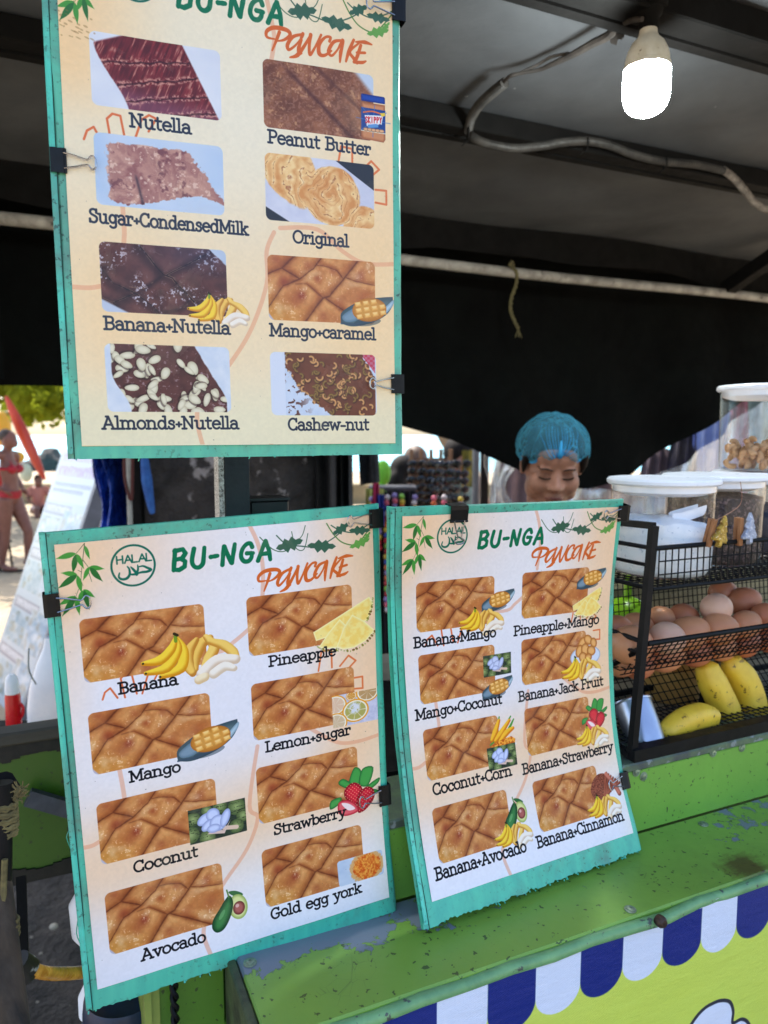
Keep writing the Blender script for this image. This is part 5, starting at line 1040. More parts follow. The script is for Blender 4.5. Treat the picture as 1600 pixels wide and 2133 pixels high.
def menu_board(k, label, img, ext, mat, jag, coat):
    s0, s1, t0, t1 = ext; base = sf(k, .5, t1); T = empty('menu_board', base, label, 'menu board')
    NU, NV = 110, 60; mb = MB(); Rn = np.random.RandomState(ord(k))
    fr = [0 if (q := float(vnoise(i*.21, 3.3, ord(k) % 7))) < .45 else (q-.45)*jag*(1. if i % 2 else .35)+jag*.5*Rn.rand()*(q > .5) for i in range(NU+1)]
    def f(u, v, off):
        s = s0+(s1-s0)*u; t = t0+(t1-t0)*v; i = int(round(u*NU)); t += fr[i]*.5*max(0, (v-.93)/.07)*(-1)
        e = .0025 if (u < .012 or u > .995) else 0; wob = .0012*math.sin(v*9+u*3)+.0006*math.sin(u*23+v*31)
        return sf(k, s, t, off-e+wob*(0 if .02 < u < .98 and .02 < v < .97 else 1)*.6)
    mb.grid(lambda u, v: f(u, v, -.0006), NU, NV); nf = len(mb.v); mb.grid(lambda u, v: f(u, v, -.0056), NU, NV)
    W = NU+1
    for j in range(NV): mb.f += [(j*W, (j+1)*W, nf+(j+1)*W, nf+j*W), (j*W+NU, nf+j*W+NU, nf+(j+1)*W+NU, (j+1)*W+NU)]; mb.m += [0, 0]
    for i in range(NU): mb.f += [(i, nf+i, nf+i+1, i+1), (NV*W+i, NV*W+i+1, nf+NV*W+i+1, nf+NV*W+i)]; mb.m += [0, 0]
    bb = mb.build('backing_board', mat, T, angle=50)
    # loose fibres along the worn bottom and the left side
    fb = MB()
    for i in range(int(60*jag/.05)):
        u = Rn.rand(); t = t1-.006*Rn.rand(); s = s0+(s1-s0)*u; L = .002+.007*Rn.rand(); a = sf(k, s, t, -.002); b = sf(k, s+.003*Rn.normal(), t+L, .001*Rn.normal()-.001)
        fb.bar(a, b, .0009+.0012*Rn.rand(), .0006)
    for i in range({'L': 2, 'R': 4, 'T': 0}[k]):
        t = t0+(t1-t0)*Rn.rand(); a = sf(k, s0+.002, t, -.003); b = sf(k, s0-.004-.006*Rn.rand(), t+.02+.03*Rn.rand(), -.004); c = sf(k, s0+.001, t+.04+.04*Rn.rand(), -.003); fb.tube(catmull([a, b, c], 3), .0005, 4)
    o = fb.build('frayed_fibres', mat, bb); o['kind'] = 'stuff'
    sm_ = MB(); sm_.tube([sf(k, s0+.019, t0+(t1-t0)*q/30, -.0003) for q in range(31)], .00045, 5); sm_.build('seam', M_SEAM, bb)
    sm_ = MB(); sm_.grid(lambda u, v: sf(k, s0+.001+.016*u, t0+.004+(t1-t0-.02)*v, -.0002+.0009*math.sin(math.pi*u)), 4, 40); sm_.build('edge_fold', M_FOLD, bb)
    PT = 1.414; NU2, NV2 = 24, 60; mb = MB(); vv = []
    tt, tb = (0., PT) if k != 'T' else (-.089, 1.327)
    mb.grid(lambda u, v: sf(k, u, tt+v*(tb-tt), .0006+.0004*math.sin(v*17+u*5)+.0003*math.sin(u*19)), NU2, NV2)
    mb.build('printed_sheet', m_sheet('printed sheet '+k, img, coat), T, uv=[(i/NU2, 1-(j/NV2*(tb-tt))/PT) for j in range(NV2+1) for i in range(NU2+1)])
    # clear film over the print, standing a little proud at the margins
    if k == 'T':
        for q in (.12, .88):
            a = sf(k, q, t0+.02, -.003); b = K(sn(a)[0], .50, 2.292); w = MB(); w.tube(catmull([a-[0, 0, .01], a+[0, 0, .012], (a+b)/2+[0, 0, .01], b, b+[0, 0, .02]], 5), .0012, 6); w.build('hanging_wire', M_STEEL, T)
    return T
menu_board('L', 'lower left menu board listing Banana, Pineapple, Mango and Avocado pancakes', to_image('menu print left', art_L()), (-.038, 1.030, -.036, 1.478), M_BOARD, .014, .04)
menu_board('R', 'lower right menu board listing Banana+Mango and other mixed pancakes, bent forward at its foot', to_image('menu print right', art_R()), (-.045, 1.036, -.028, 1.492), M_BOARD, .026, .04)
menu_board('T', 'upper menu board listing Nutella, Peanut Butter and Original pancakes', to_image('menu print top', art_T()), (-.042, 1.030, -.13, 1.366), M_BOARD_T, .005, .55)
# ---- binder clips: grip the edge, wires folded over the front
def clip(k, s, t, ang, w, label, d=.036, wl=.085):
    """centre of the grip at (s, t); ang 0: handles point to +s, 90: down, 180: to -s; sizes as fractions of the sheet width"""
    Wm = .297; ca, sa = math.cos(math.radians(ang)), math.sin(math.radians(ang))
    q = lambda a, b, off: sf(k, s+a*ca-b*sa, t+a*sa+b*ca, off)
    c0 = q(0, 0, 0); T = empty('binder_clip', c0, label, 'binder clip', 'binder clips on the menu boards'); h = w/2
    mb = MB(); sec = [(d/2, .0018), (d/2+.001, .0026), (d/2-.004, .0026), (-d/2*.6, .0036), (-d/2-.004, .0030), (-d/2-.004, -.0085), (-d/2*.6, -.0092), (d/2, -.0075)]
    vs = []; 
    for b in (-h, h):
        for a, o_ in sec: vs.append(q(a, b, o_))
    n = len(sec); fs = [(i, i+1, n+i+1, n+i) for i in range(n-1)]
    inn = [(a-.001*np.sign(a), o_-.0009 if o_ > 0 else o_+.0009) for a, o_ in sec]
    for b in (-h, h):
        for a, o_ in inn: vs.append(q(a, b, o_))
    fs += [(2*n+i, 3*n+i, 3*n+i+1, 2*n+i+1) for i in range(n-1)]; fs += [(i, 2*n+i, 2*n+i+1, i+1) for i in range(n-1)]+[(n+i, n+i+1, 3*n+i+1, 3*n+i) for i in range(n-1)]; fs += [(0, n, 3*n, 2*n), (n-1, 3*n-1, 4*n-1, 2*n-1)]
    mb.add(vs, fs); mb.tube([q(d/2+.002, -h, .0022), q(d/2+.002, h, .0022)], .0013, 8); mb.tube([q(d/2+.002, -h, -.008), q(d/2+.002, h, -.008)], .0013, 8)
    mb.build('clip_body', M_CLIP, T, smooth=False)
    for side, nmx in ((1, 'front'), (-1, 'back')):
        z = .0034 if side > 0 else -.0095
        pts = [(d/2-.002, -h*.62), (d/2+.028, -h*.45), (d/2+wl*.62, -h*.25), (d/2+wl*.74, -h*.22), (d/2+wl*.86, -h*.55), (d/2+wl*.97, -h*.40), (d/2+wl, 0), (d/2+wl*.97, h*.40), (d/2+wl*.86, h*.55), (d/2+wl*.74, h*.22), (d/2+wl*.62, h*.25), (d/2+.028, h*.45), (d/2-.002, h*.62)]
        mb = MB(); mb.tube([q(a, b, z+side*.0015*(a-d/2)/wl) for a, b in [tuple(p) for p in catmull(pts, 5)]], .00075, 7); mb.build('wire_handle', M_STEEL, T)
    return T
clip('T', -.019, .512, 0, .068, 'binder clip gripping the left edge of the upper menu board', .034, .085)
clip('T', 1.021, -.067, 180, .066, 'binder clip at the top right corner of the upper menu board', .036, .095)
clip('T', 1.010, 1.126, 180, .064, 'binder clip low on the right edge of the upper menu board beside Cashew-nut', .036, .085)
clip('L', -.024, .178, 0, .070, 'binder clip on the left edge of the lower left board under the bamboo print', .034, .090)
clip('L', 1.013, .012, 180, .066, 'binder clip at the top right corner of the lower left menu board', .042, .088)
clip('L', 1.013, 1.033, 180, .076, 'binder clip over the strawberry on the right edge of the lower left board', .036, .085)
clip('R', .226, -.002, 90, .072, 'binder clip on the top edge of the lower right board hanging over HALAL', .052, .085)
clip('R', 1.028, .026, 180, .066, 'binder clip at the top right corner of the lower right menu board', .050, .092)
clip('R', 1.020, 1.208, 180, .070, 'binder clip low on the right edge of the lower right board beside the cinnamon', .036, .085)
# ================================================================ wire rack
RB = K(.70, .72, 1.178); rack = empty('wire_rack', RB, 'black three-tier wire rack of jars, eggs and bananas on the cart', 'rack')
def rk(mb, name, mat=M_BLACKM, **kw): return mb.build(name, mat, rack, **kw)
FN = .712; BN = .90
mb = MB(); mb.bar(K(.674, FN, 1.180), K(.697, FN, 1.484), .0095, .0095, up=ND); rk(mb, 'front_post')
mb = MB(); mb.bar(K(1.19, FN, 1.180), K(1.19, FN, 1.484), .0095, .0095, up=ND); rk(mb, 'front_post')
mb = MB(); mb.bar(K(.70, BN, 1.180), K(.70, BN, 1.45), .008, .008, up=ND); rk(mb, 'back_post')
mb = MB(); mb.bar(K(1.19, BN, 1.180), K(1.19, BN, 1.45), .008, .008, up=ND); rk(mb, 'back_post')
mb = MB(); mb.bar(pN(1458, 1500, .80), pN(1476, 1398, .80), .009, .009, up=ND); rk(mb, 'inner_strut')
mb = MB(); mb.bar(K(.67, FN-.002, 1.186), K(1.21, FN-.002, 1.186), .016, .016, up=ZU); mb.bar(K(.672, FN, 1.184), K(.70, BN, 1.184), .008, .008); mb.bar(K(.70, BN, 1.184), K(1.19, BN, 1.184), .008, .008); rk(mb, 'base_frame')
mb = MB(); mb.bar(K(.697, FN, 1.484), K(.70, BN-.04, 1.478), .0085, .0085); rk(mb, 'top_side_bar')
mb = MB(); mb.tube([K(.692, FN-.002, 1.331), K(1.20, FN-.002, 1.331)], .0038, 8); mb.tube([K(.692, FN, 1.331), K(.69, .79, 1.333), K(.70, BN, 1.322)], .0034, 8); rk(mb, 'egg_tier_rail')
mb = MB(); mb.tube([K(.688, FN, 1.318), K(.690, .80, 1.312), K(.70, BN, 1.30)], .0026, 6); mb.tube([K(.691, FN+.002, 1.326), K(.693, .775, 1.285)], .0045, 6); rk(mb, 'egg_tier_side')
mb = MB(); mb.tube([K(.697, FN-.002, 1.455), K(1.20, FN-.002, 1.455)], .0034, 8); mb.tube([K(.697, FN-.002, 1.455), K(.70, BN, 1.452)], .0030, 8); mb.tube([K(.697, FN-.002, 1.402), K(1.20, FN-.002, 1.402)], .0028, 8); mb.tube([K(.697, FN, 1.432), K(.70, BN, 1.43)], .0026, 6); mb.tube([K(.697, FN, 1.402), K(.70, BN, 1.40)], .003, 6); rk(mb, 'jar_tier_rail')
def mesh(name, P00, Pu, Pv, nu, nv, r=.0009, shear=0.):
    """a wire net: P00 corner, Pu and Pv the edge vectors"""
    mb = MB(); P00, Pu, Pv = np.array(P00), np.array(Pu), np.array(Pv)
    for j in range(nv+1): mb.tube([P00+Pv*j/nv, P00+Pu+Pv*j/nv], r, 5, cap=False)
    for i in range(-int(abs(shear)*nu), nu+1+int(abs(shear)*nu)):
        a, b = i/nu, i/nu+shear
        a_, b_ = min(max(a, 0), 1), min(max(b, 0), 1)
        if a == b: mb.tube([P00+Pu*a, P00+Pu*a+Pv], r, 5, cap=False)
        elif (a-a_)*(b-b_) == 0 and not (a == a_ and b == b_):
            ta = (a_-a)/(b-a); tb = (b_-a)/(b-a)
            if 0 <= ta < tb <= 1: mb.tube([P00+Pu*a_+Pv*ta, P00+Pu*b_+Pv*tb], r, 5, cap=False)
        elif a == a_ and b == b_: mb.tube([P00+Pu*a, P00+Pu*b+Pv], r, 5, cap=False)
    return rk(mb, name)
mesh('jar_tier_net', K(.705, FN-.003, 1.455), CD*.49, ZU*-.052, 44, 3, .0010)
mesh('jar_tier_floor', K(.70, FN, 1.400), CD*.49, ND*.185, 40, 15, .0010)
mesh('egg_tier_net', K(.695, FN-.001, 1.330), CD*.50, ND*.050+ZU*-.056, 46, 6, .0009, .035)
mesh('egg_tier_floor', K(.695, FN+.05, 1.280), CD*.50, ND*.14+ZU*.004, 46, 12, .0009)
mesh('egg_tier_back', K(.70, BN-.002, 1.284), CD*.49, ZU*.08+ND*.01, 46, 7, .0009)
mesh('lower_back_net', K(.70, .80, 1.192), CD*.49, ND*.075+ZU*.075, 40, 8, .0009)
mesh('lower_floor_net', K(.675, FN+.002, 1.190), CD*.52, ND*.10, 46, 9, .0009)
# ================================================================ jars
def jar(c, r, h, label, fill, fmat, flabel, fname, ftop=0., seed=0, mat=M_JAR):
    s, n, z = c; T = empty('storage_jar', K(s, n, z), label, 'jar', 'white lidded storage jars'); b = K(s, n, 0)
    mb = MB(); mb.lathe(b, [(0, z+.0015), (r*.90, z+.0015), (r*.96, z+.004), (r*.985, z+.012), (r, z+h*.5), (r*1.01, z+h-.012), (r*1.02, z+h-.003)], 56); mb.build('jar_body', mat, T)
    mb = MB(); R2 = r*1.10; mb.lathe(b, [(0, z+h+.0045), (R2*.8, z+h+.0055), (R2*.97, z+h+.006), (R2, z+h+.0035), (R2, z+h-.0005), (R2*.97, z+h-.003), (r*.99, z+h-.003), (r*.985, z+h-.012), (r*.93, z+h-.0135), (r*.75, z+h-.0175), (0, z+h-.0185)], 64); mb.build('lid', M_WHITEP, T)
    if fill:
        mb = MB(); ri = r*.975; z0 = z+.004
        prof = [(0, z0), (ri*.9, z0), (ri*.97, z0+.008), (ri, z0+fill*.5), (ri, z0+fill-.014)]
        mb.lathe(b, prof, 56)
        rg = [1.0001, 1, .97, .9, .75, .6, .45, .3, .15, 0.001]
        n0 = len(mb.v); seg = 56; vs = []
        for q in rg:
            for k in range(seg):
                a = 2*math.pi*k/seg; x = ri*q*math.cos(a); y = ri*q*math.sin(a); hh = ftop*(x*CD[0]+y*CD[1])/ri+(.010*(1-q*q))+.006*(float(vnoise(x*60+9, y*60+9, seed))-.5)*(1 if q < 1 else .5)
                vs.append(b+np.array([x, y, z0+fill+hh if q <= 1 else z0+fill-.014]))
        mb.add(vs, [(i*seg+k, i*seg+(k+1) % seg, (i+1)*seg+(k+1) % seg, (i+1)*seg+k) for i in range(len(rg)-1) for k in range(seg)])
        # join wall top to the surface rim
        o = mb.build(fname, fmat, angle=80); tag(o, flabel, fname.replace('_', ' '))
    return T
jar((.790, .792, 1.403), .0700, .130, 'front jar of white sugar with a white lid, nearest the menu board', .069, M_SUGAR, 'white sugar filling the front jar up to the scoop', 'sugar', -.006, 1)
jar((.935, .832, 1.403), .0705, .130, 'jar of dark chocolate chips with a white lid, right of the sugar jar', .098, M_CHOC, 'dark chocolate chips nearly filling the second jar', 'chocolate_chips', .0, 2)
jar((1.080, .866, 1.403), .0705, .130, 'jar of dark blue powder at the right edge, under the jar of nuts', .070, M_DARKFILL, 'dark blue-black powder in the jar at the right edge', 'dark_powder', .0, 3)
jar((1.083, .866, 1.5400), .0700, .134, 'top jar with a few cashew nuts, standing on the lid of another jar', 0, None, '', '')
nb = None
Rn = np.random.RandomState(12); cs = []
def nutmesh():
    mb = MB(); mb.tube([np.array([.0078*math.cos(a), .0078*math.sin(a), 0]) for a in np.linspace(-1.9, 1.9, 9)], [.0015, .0042, .005, .0046, .004, .0046, .005, .0042, .0015], 8); return mb
nt0 = None
for k in range(60):
    a = Rn.rand()*6.28; q = .055*Rn.rand()**.5; p = K(1.083, .866, 1.5505+.010*(k//16)+.006*Rn.rand()+.010*max(0, math.cos(a)))+np.array([q*math.cos(a), q*math.sin(a), 0])
    if nt0 is None: mb = nutmesh(); nt0 = mb.build('cashew_nut', M_NUT, origin=(0, 0, 0)); o = nt0
    else: o = nt0.copy(); COL.objects.link(o)
    o.location = tuple(p); o.rotation_euler = (Rn.rand()*6, Rn.rand()*6, Rn.rand()*6); tag(o, 'pale brown cashew nut lying in the topmost jar', 'nut', 'cashew nuts in the topmost jar')
# scoop in the sugar
T = empty('scoop', K(.800, .762, 1.480), 'white plastic scoop stuck in the sugar of the front jar', 'scoop'); mb = MB()
def scp(u, v):
    a = math.pi*(v-.5)*1.0; w = .0185*math.sin(min(1, u*3+.25)*math.pi/2)*(1-.15*u); return K(.772+.058*u, .758+w*math.sin(a)*.5, 1.492+.010*u-w*math.cos(a))
mb.grid(scp, 18, 12); mb.grid(lambda u, v: scp(u, v)+ND*.0012, 18, 12); mb.build('scoop_bowl', M_WHITEP, T)
mb = MB(); mb.bar(K(.773, .764, 1.484), K(.735, .782, 1.472), .010, .004); mb.build('scoop_handle', M_WHITEP, T)
# ================================================================ clothes-pegs with glitter trees
def peg(px, py, tilt, col, label):
    P = pN(px, py, FN-.010); T = empty('clothes_peg', P, label, 'clothes peg'); ct, st = math.cos(tilt), math.sin(tilt); X = CD*ct+ZU*st; Y = -CD*st+ZU*ct
    w = pm('peg wood '+col, L_(176, 122, 76), L_(150, 98, 58), 30, 1., .7)
    mb = MB(); mb.box(P-X*.006+ND*.004, X*.0034, ND*.0025, Y*.019, bev=.0006); mb.box(P-X*.004+ND*.012, X*.0034, ND*.0025, Y*.019, bev=.0006); mb.build('peg_wood', w, T)
    out = [(0, 1), (.20, .62), (.12, .60), (.34, .26), (.22, .24), (.52, -.22), (.40, -.28), (.50, -.34), (.12, -.36), (.12, -.62), (-.12, -.62), (-.12, -.36), (-.50, -.34), (-.54, -.24), (-.22, .22), (-.34, .26), (-.12, .58), (-.20, .62)]
    g = pm('glitter '+col, L_(214, 178, 76) if col == 'gold' else L_(196, 204, 224), L_(150, 112, 40) if col == 'gold' else L_(130, 140, 166), 90, 1., .35, .5, bump=1., bscale=420, bdist=.002, spots=L_(255, 244, 200) if col == 'gold' else L_(250, 252, 255), sscale=320, sth=.60)
    mb = MB(); k = .0265; f = lambda x, y, o: P+X*(x*k*.95+.003)+Y*(y*k)-ND*o; n = len(out)
    mb.add([f(x, y, .0045) for x, y in out]+[f(x*.8, y*.85, .0068) for x, y in out]+[f(x, y, .0008) for x, y in out], [tuple(range(n, 2*n))]+[(i, (i+1) % n, n+(i+1) % n, n+i) for i in range(n)]+[(2*n+i, 2*n+(i+1) % n, (i+1) % n, i) for i in range(n)]+[tuple(range(2*n, 3*n))[::-1]])
    mb.build('glitter_tree', g, T, angle=25)
peg(1494, 1113, -.28, 'gold', 'wooden peg with a gold glitter fir tree on the rack rail')
peg(1554, 1108, .0, 'silver', 'wooden peg with a silver glitter fir tree on the rack rail')
mb = MB(); mb.tube(catmull([K(.905, .760, 1.532), K(.897, .752, 1.50), pN(1489, 1085, FN-.012)], 6), .0005, 4); o = mb.build('thread', pm('copper thread', L_(170, 110, 80), None, 20, 1., .4)); tag(o, 'thin copper thread hanging down to the gold tree peg', 'thread')
# ================================================================ eggs
EG = []
def egg_mesh(k):
    mb = MB(); a, b = .0290, .0222; prof = []
    for i in range(23):
        t = math.pi*i/22; x = -math.cos(t)*a; r = b*math.sin(t)*(1-.13*math.cos(t)*(-1)); prof.append((r, x))
    mb.lathe((0, 0, 0), prof, 32, ax=(1, 0, 0)); o = mb.build('egg', M_EGGS[k], origin=(0, 0, 0)); return o
eggs = [(1318, 1343, .760, 1.22, 0, 'large brown egg at the left end of the front row by the menu board'), (1392, 1330, .765, 1.05, 1, 'pale pink egg second from the left in the front row'), (1438, 1318, .775, 1.12, 0, 'brown egg in the middle of the front row under the palest egg'), (1500, 1310, .775, 1.08, 0, 'light brown egg right of the middle of the front row'),
        (1555, 1300, .780, .95, 0, 'speckled light brown egg near the right end of the front row'), (1600, 1284, .785, .95, 2, 'darker brown egg cut by the right picture edge'), (1494, 1266, .795, 1.0, 1, 'palest pink egg lying on top of the others'), (1551, 1252, .830, 1.02, 2, 'reddish brown egg on top, right of the palest egg'), (1508, 1236, .862, 1.0, 2, 'reddish brown egg hidden behind the two top eggs'),
        (1426, 1288, .825, 1.0, 2, 'reddish brown egg in the back row behind the middle'), (1382, 1292, .835, .92, 0, 'small brown egg in the back row left of the reddish one'), (1328, 1306, .83, .98, 0, 'brown egg behind the large egg at the left end'), (1286, 1312, .80, .95, 2, 'egg half hidden by the edge of the menu board, upper one'),
        (1296, 1378, .790, .95, 0, 'egg half hidden by the edge of the menu board, lower one'), (1334, 1382, .785, .95, 2, 'egg in the bottom layer just left of the rack post'), (1389, 1367, .785, 1.0, 0, 'pinkish egg in the bottom layer behind the net, right of the rack post'), (1449, 1358, .79, 1.0, 2, 'reddish egg in the bottom layer behind the net, third from the left'), (1503, 1347, .79, .98, 0, 'light egg in the bottom layer behind the net, above the upright bananas'), (1553, 1338, .795, .98, 2, 'brown egg in the bottom layer behind the net, fourth from the left'), (1603, 1332, .80, .95, 2, 'egg in the bottom layer behind the net at the right picture edge')]
protos = [egg_mesh(k) for k in range(3)]; used = [False]*3
for i, (x, y, n, sc, k, lab) in enumerate(eggs):
    P = pN(x, y, n)
    if not used[k]: o = protos[k]; used[k] = True
    else: o = protos[k].copy(); COL.objects.link(o)
    o.location = tuple(P); q = 1.0*sc; o.scale = (q, q, q); o.rotation_euler = (R_.uniform(-.2, .2), R_.uniform(-.25, .3), .42+R_.uniform(-.35, .35)); tag(o, lab, 'egg', 'brown eggs in the middle tier')
# ================================================================ bananas
def banana(pts, r, label, flat=.9, stem=False):
    P = catmull(pts, 10); n = len(P); T = empty('banana', P[n//2], label, 'banana'); mb = MB(); seg = 20; vs = []; prof = np.interp(np.linspace(0, 1, n), [0, .03, .10, .3, .6, .88, .97, 1], [.28, .45, .80, 1, 1.02, .86, .55, .34]); u = None
    for i in range(n):
        t = P[min(i+1, n-1)]-P[max(i-1, 0)]; t /= np.linalg.norm(t); a = ND if u is None else u; u = a-t*(a @ t); u /= np.linalg.norm(u); w = np.cross(t, u)
        for k in range(seg):
            a = 2*math.pi*k/seg; rr = r*prof[i]*(1+.045*math.cos(5*a)); vs.append(P[i]+rr*(math.cos(a)*u*flat+math.sin(a)*w))
    mb.add(vs, [(i*seg+k, i*seg+(k+1) % seg, (i+1)*seg+(k+1) % seg, (i+1)*seg+k) for i in range(n-1) for k in range(seg)]+[tuple(range(seg))[::-1]]); mb.build('banana_skin', M_BANANA, T)
    mb = MB(); d = P[-1]-P[-3]; d /= np.linalg.norm(d); mb.tube([P[-1]-d*.002, P[-1]+d*.003, P[-1]+d*.008], [r*.34, r*.3, r*.16], 10); mb.build('banana_tip', M_BTIP, T); return T
banana([pN(1492, 1498, .742), pN(1466, 1493, .742), pN(1435, 1500, .742), pN(1402, 1518, .740), pN(1382, 1538, .738)], .0195, 'short thick ripe banana lying in front on the lowest tier')
banana([pN(1505, 1528, .746), pN(1460, 1532, .744), pN(1415, 1544, .742), pN(1378, 1560, .742)], .0120, 'banana mostly hidden beneath the short thick banana on the lowest tier')
banana([pN(1468, 1378, .79), pN(1480, 1412, .782), pN(1500, 1455, .775), pN(1522, 1505, .768), pN(1536, 1545, .765)], .0225, 'left one of two upright bananas leaning together under the eggs')
banana([pN(1510, 1372, .79), pN(1540, 1402, .782), pN(1560, 1445, .775), pN(1570, 1495, .768), pN(1568, 1532, .765)], .0230, 'right one of two upright bananas leaning together, with a dark split')
mb = MB(); p = pN(1563, 1447, .752); mb.ellip(p, (.0012, .0012, .010), 8, 6); o = mb.build('banana_split', M_BTIP)
bpy.data.objects.remove(o)
# ================================================================ steel cup, tub, squeezer
T = empty('steel_cup', pN(1335, 1515, .755), 'polished steel cup lying tilted behind the rack post', 'cup')
A = pN(1318, 1464, .775); B = pN(1352, 1562, .735); ax = (B-A)/np.linalg.norm(B-A); L = np.linalg.norm(B-A)
mb = MB(); mb.lathe(A, [(.0262, 0), (.0262, L*.5), (.0252, L*.9), (.0235, L), (0, L)], 48, ax=ax); mb.lathe(A, [(.0272, .001), (.0278, -.001), (.0268, -.003), (.0252, 0), (.0250, L*.9)], 48, ax=ax); mb.build('cup_wall', M_STEELCUP, T)
mb = MB(); c = pN(1400, 1432, .90); mb.lathe(c-ZU*.045, [(0, 0), (.030, 0), (.040, .02), (.046, .06), (.047, .085), (.044, .085), (.040, .03), (0, .01)], 36); o = mb.build('orange_tub', pm('pale orange plastic', L_(222, 170, 92), L_(200, 146, 74), 8, 1., .5)); tag(o, 'pale orange plastic tub seen through the net behind the steel cup', 'tub')
T = empty('lime_squeezer', pN(1306, 1268, .93), 'bright green plastic lid with a knob behind the rack', 'lid'); c = pN(1306, 1282, .93); M_LIME = pm('lime plastic', L_(150, 206, 40), L_(130, 186, 34), 8, 1., .25)
mb = MB(); mb.lathe(c, [(.038, -.006), (.040, -.004), (.036, .010), (.028, .022), (.016, .029), (.007, .032)], 40); mb.build('lid_dome', M_LIME, T)
mb = MB(); mb.lathe(c, [(.0065, .030), (.0065, .075), (0, .078)], 20); mb.build('lid_knob', M_LIME, T)
T['label'] = 'bright green plastic lid with an upright handle behind the rack'; T.name = 'green_lid'
# things standing behind the rack on the counter
mb = MB(); mb.kbox(.86, 1.6, 1.0, 1.24, 1.163, 1.335, bev=.006); o = mb.build('glass_case', pm('cloudy yellow box', L_(150, 142, 106), L_(112, 104, 78), 6, 1., .3)); tag(o, 'large pale yellow plastic crate behind the rack at the right', 'crate')
mb = MB(); 
for k in range(7): mb.kbox(.62+.02*k, .66+.026*k, .93+.012*k, .96+.014*k, 1.1635, 1.20+.018*k+.01*math.sin(k*2), bev=.003)
o = mb.build('folded_bags', pm('crumpled white bags', L_(206, 204, 198), L_(120, 118, 112), 18, 1., .5, bump=1., bscale=40, bdist=.01)); tag(o, 'crumpled whitish plastic bags behind the net between lid and eggs', 'plastic bags')
# cooker parts glimpsed through the gap between the lower boards
def K2(px, py, n): return pN(px, py, n)
T = empty('hot_plate', K(.40, .95, 1.163), 'dark griddle on the counter seen in the gap between the lower boards', 'griddle'); mb = MB(); mb.lathe(K(.40, .98, 0), [(0, 1.166), (.17, 1.166), (.18, 1.176), (.178, 1.18), (.16, 1.174), (0, 1.173)], 48); mb.build('griddle_plate', M_IRON, T)
mb = MB(); mb.kbox(.26, .54, .86, 1.12, 1.1625, 1.1655); mb.build('burner_base', M_STEEL, T)
for k, (s, n, h, r, m, lab) in enumerate(((.335, 1.10, .20, .024, pm('red tin', L_(140, 30, 30), L_(90, 16, 18), 10, 1., .4), 'dark red tin behind the griddle in the gap between boards'), (.375, 1.22, .26, .035, pm('grey tin', L_(150, 146, 150), L_(110, 106, 112), 10, 1., .4), 'grey tin behind the griddle in the gap between boards'))):
    mb = MB(); mb.lathe(K(s, n, 1.163), [(0, 0), (r, 0), (r, h*.94), (r*.92, h), (0, h)], 28); o = mb.build('tin', m); tag(o, lab, 'tin')
# ================================================================ post and speaker behind the boards
T = empty('stall_post', pN(494, 1060, 1.0), 'black painted square post with a speckled pale edge between the boards', 'post')
a = sn(pN(468, 1010, 1.0)); b = sn(pN(521, 1010, 1.0))
mb = MB(); mb.kbox(a[0], b[0], 1.0, 1.03, 1.163, 2.31, bev=.001); mb.build('post_shaft', pm('black chipped paint', L_(20, 21, 27), L_(28, 29, 36), 40, 1., .45, bump=.5, bscale=120, spots=L_(86, 76, 70), sscale=34, sth=.70), T)
c = sn(pN(456, 1010, 1.0)); mb = MB(); mb.kbox(c[0], a[0]-.0006, 1.0, 1.03, 1.163, 2.31); mb.build('post_edge', pm('speckled raw edge', L_(214, 208, 198), L_(120, 104, 92), 260, 1., .6, spots=L_(60, 50, 44), sscale=420, sth=.56), T)
a = sn(pN(522, 1045, 1.01)); b = sn(pN(602, 1045, 1.01)); mb = MB(); mb.kbox(a[0], b[0], 1.01, 1.06, 1.163, a[2], bev=.002); mb.kbox(a[0]-.001, b[0]+.001, 1.008, 1.062, a[2]+.0005, a[2]+.004); o = mb.build('black_box', pm('black lacquer', L_(10, 10, 12), L_(26, 22, 22), 40, 1., .4)); tag(o, 'small black box next to the black post above the lower left board', 'box')
# ================================================================ lower left corner things
T = empty('wooden_pole', pN(20, 2133, .66)*[1, 1, 0], 'rough grey brown wooden pole at the bottom left corner', 'pole'); A = pN(-2, 1840, .70); B = pN(28, 2140, .64); d = (B-A); 
mb = MB(); mb.tube([A-d*1.2, A-d*.4, A, A+d*.33+ZU*0, A+d*.66, B, B+d*2.2], [.009, .0098, .0104, .011, .0118, .0128, .015], 16); mb.build('pole_shaft', pm('weathered wood', L_(76, 63, 50), L_(28, 24, 20), 34, 1., .9, bump=1., bscale=60, stretch=(1, 1, .15)), T)
M_ROPE = pm('yellow brown rope', L_(116, 104, 64), L_(74, 66, 40), 80, 1., .9, bump=.6); mb = MB()
c0 = pN(4, 1666, .71)
for ph in (0, .5): mb.tube([c0+np.array([.0113*math.cos(a+ph*.3), .0113*math.sin(a+ph*.3), .004*ph-.0062*a/6.283+.0010*math.sin(a*9)]) for a in np.linspace(0, 6.283*5, 110)], .0020, 6)
o = mb.build('rope_lashing', M_ROPE); tag(o, 'yellowish rope wound round the black pipe end, upper of the two lashings at bottom left', 'rope')
mb = MB(); mb.tube(catmull([pN(10, 1790, .69), pN(8, 1840, .688), pN(7, 1890, .684), pN(10, 1905, .682)], 6), .0026, 6); 
c0 = A+d*.28
mb.tube([c0+np.array([.0118*math.cos(a), .0118*math.sin(a), -.0042*a/6.283]) for a in np.linspace(0, 6.283*4, 70)], .0018, 5)
o = mb.build('rope_lashing', M_ROPE); tag(o, 'thin rope tied round the wooden pole below the lashed pipe at bottom left', 'rope')
mb = MB()
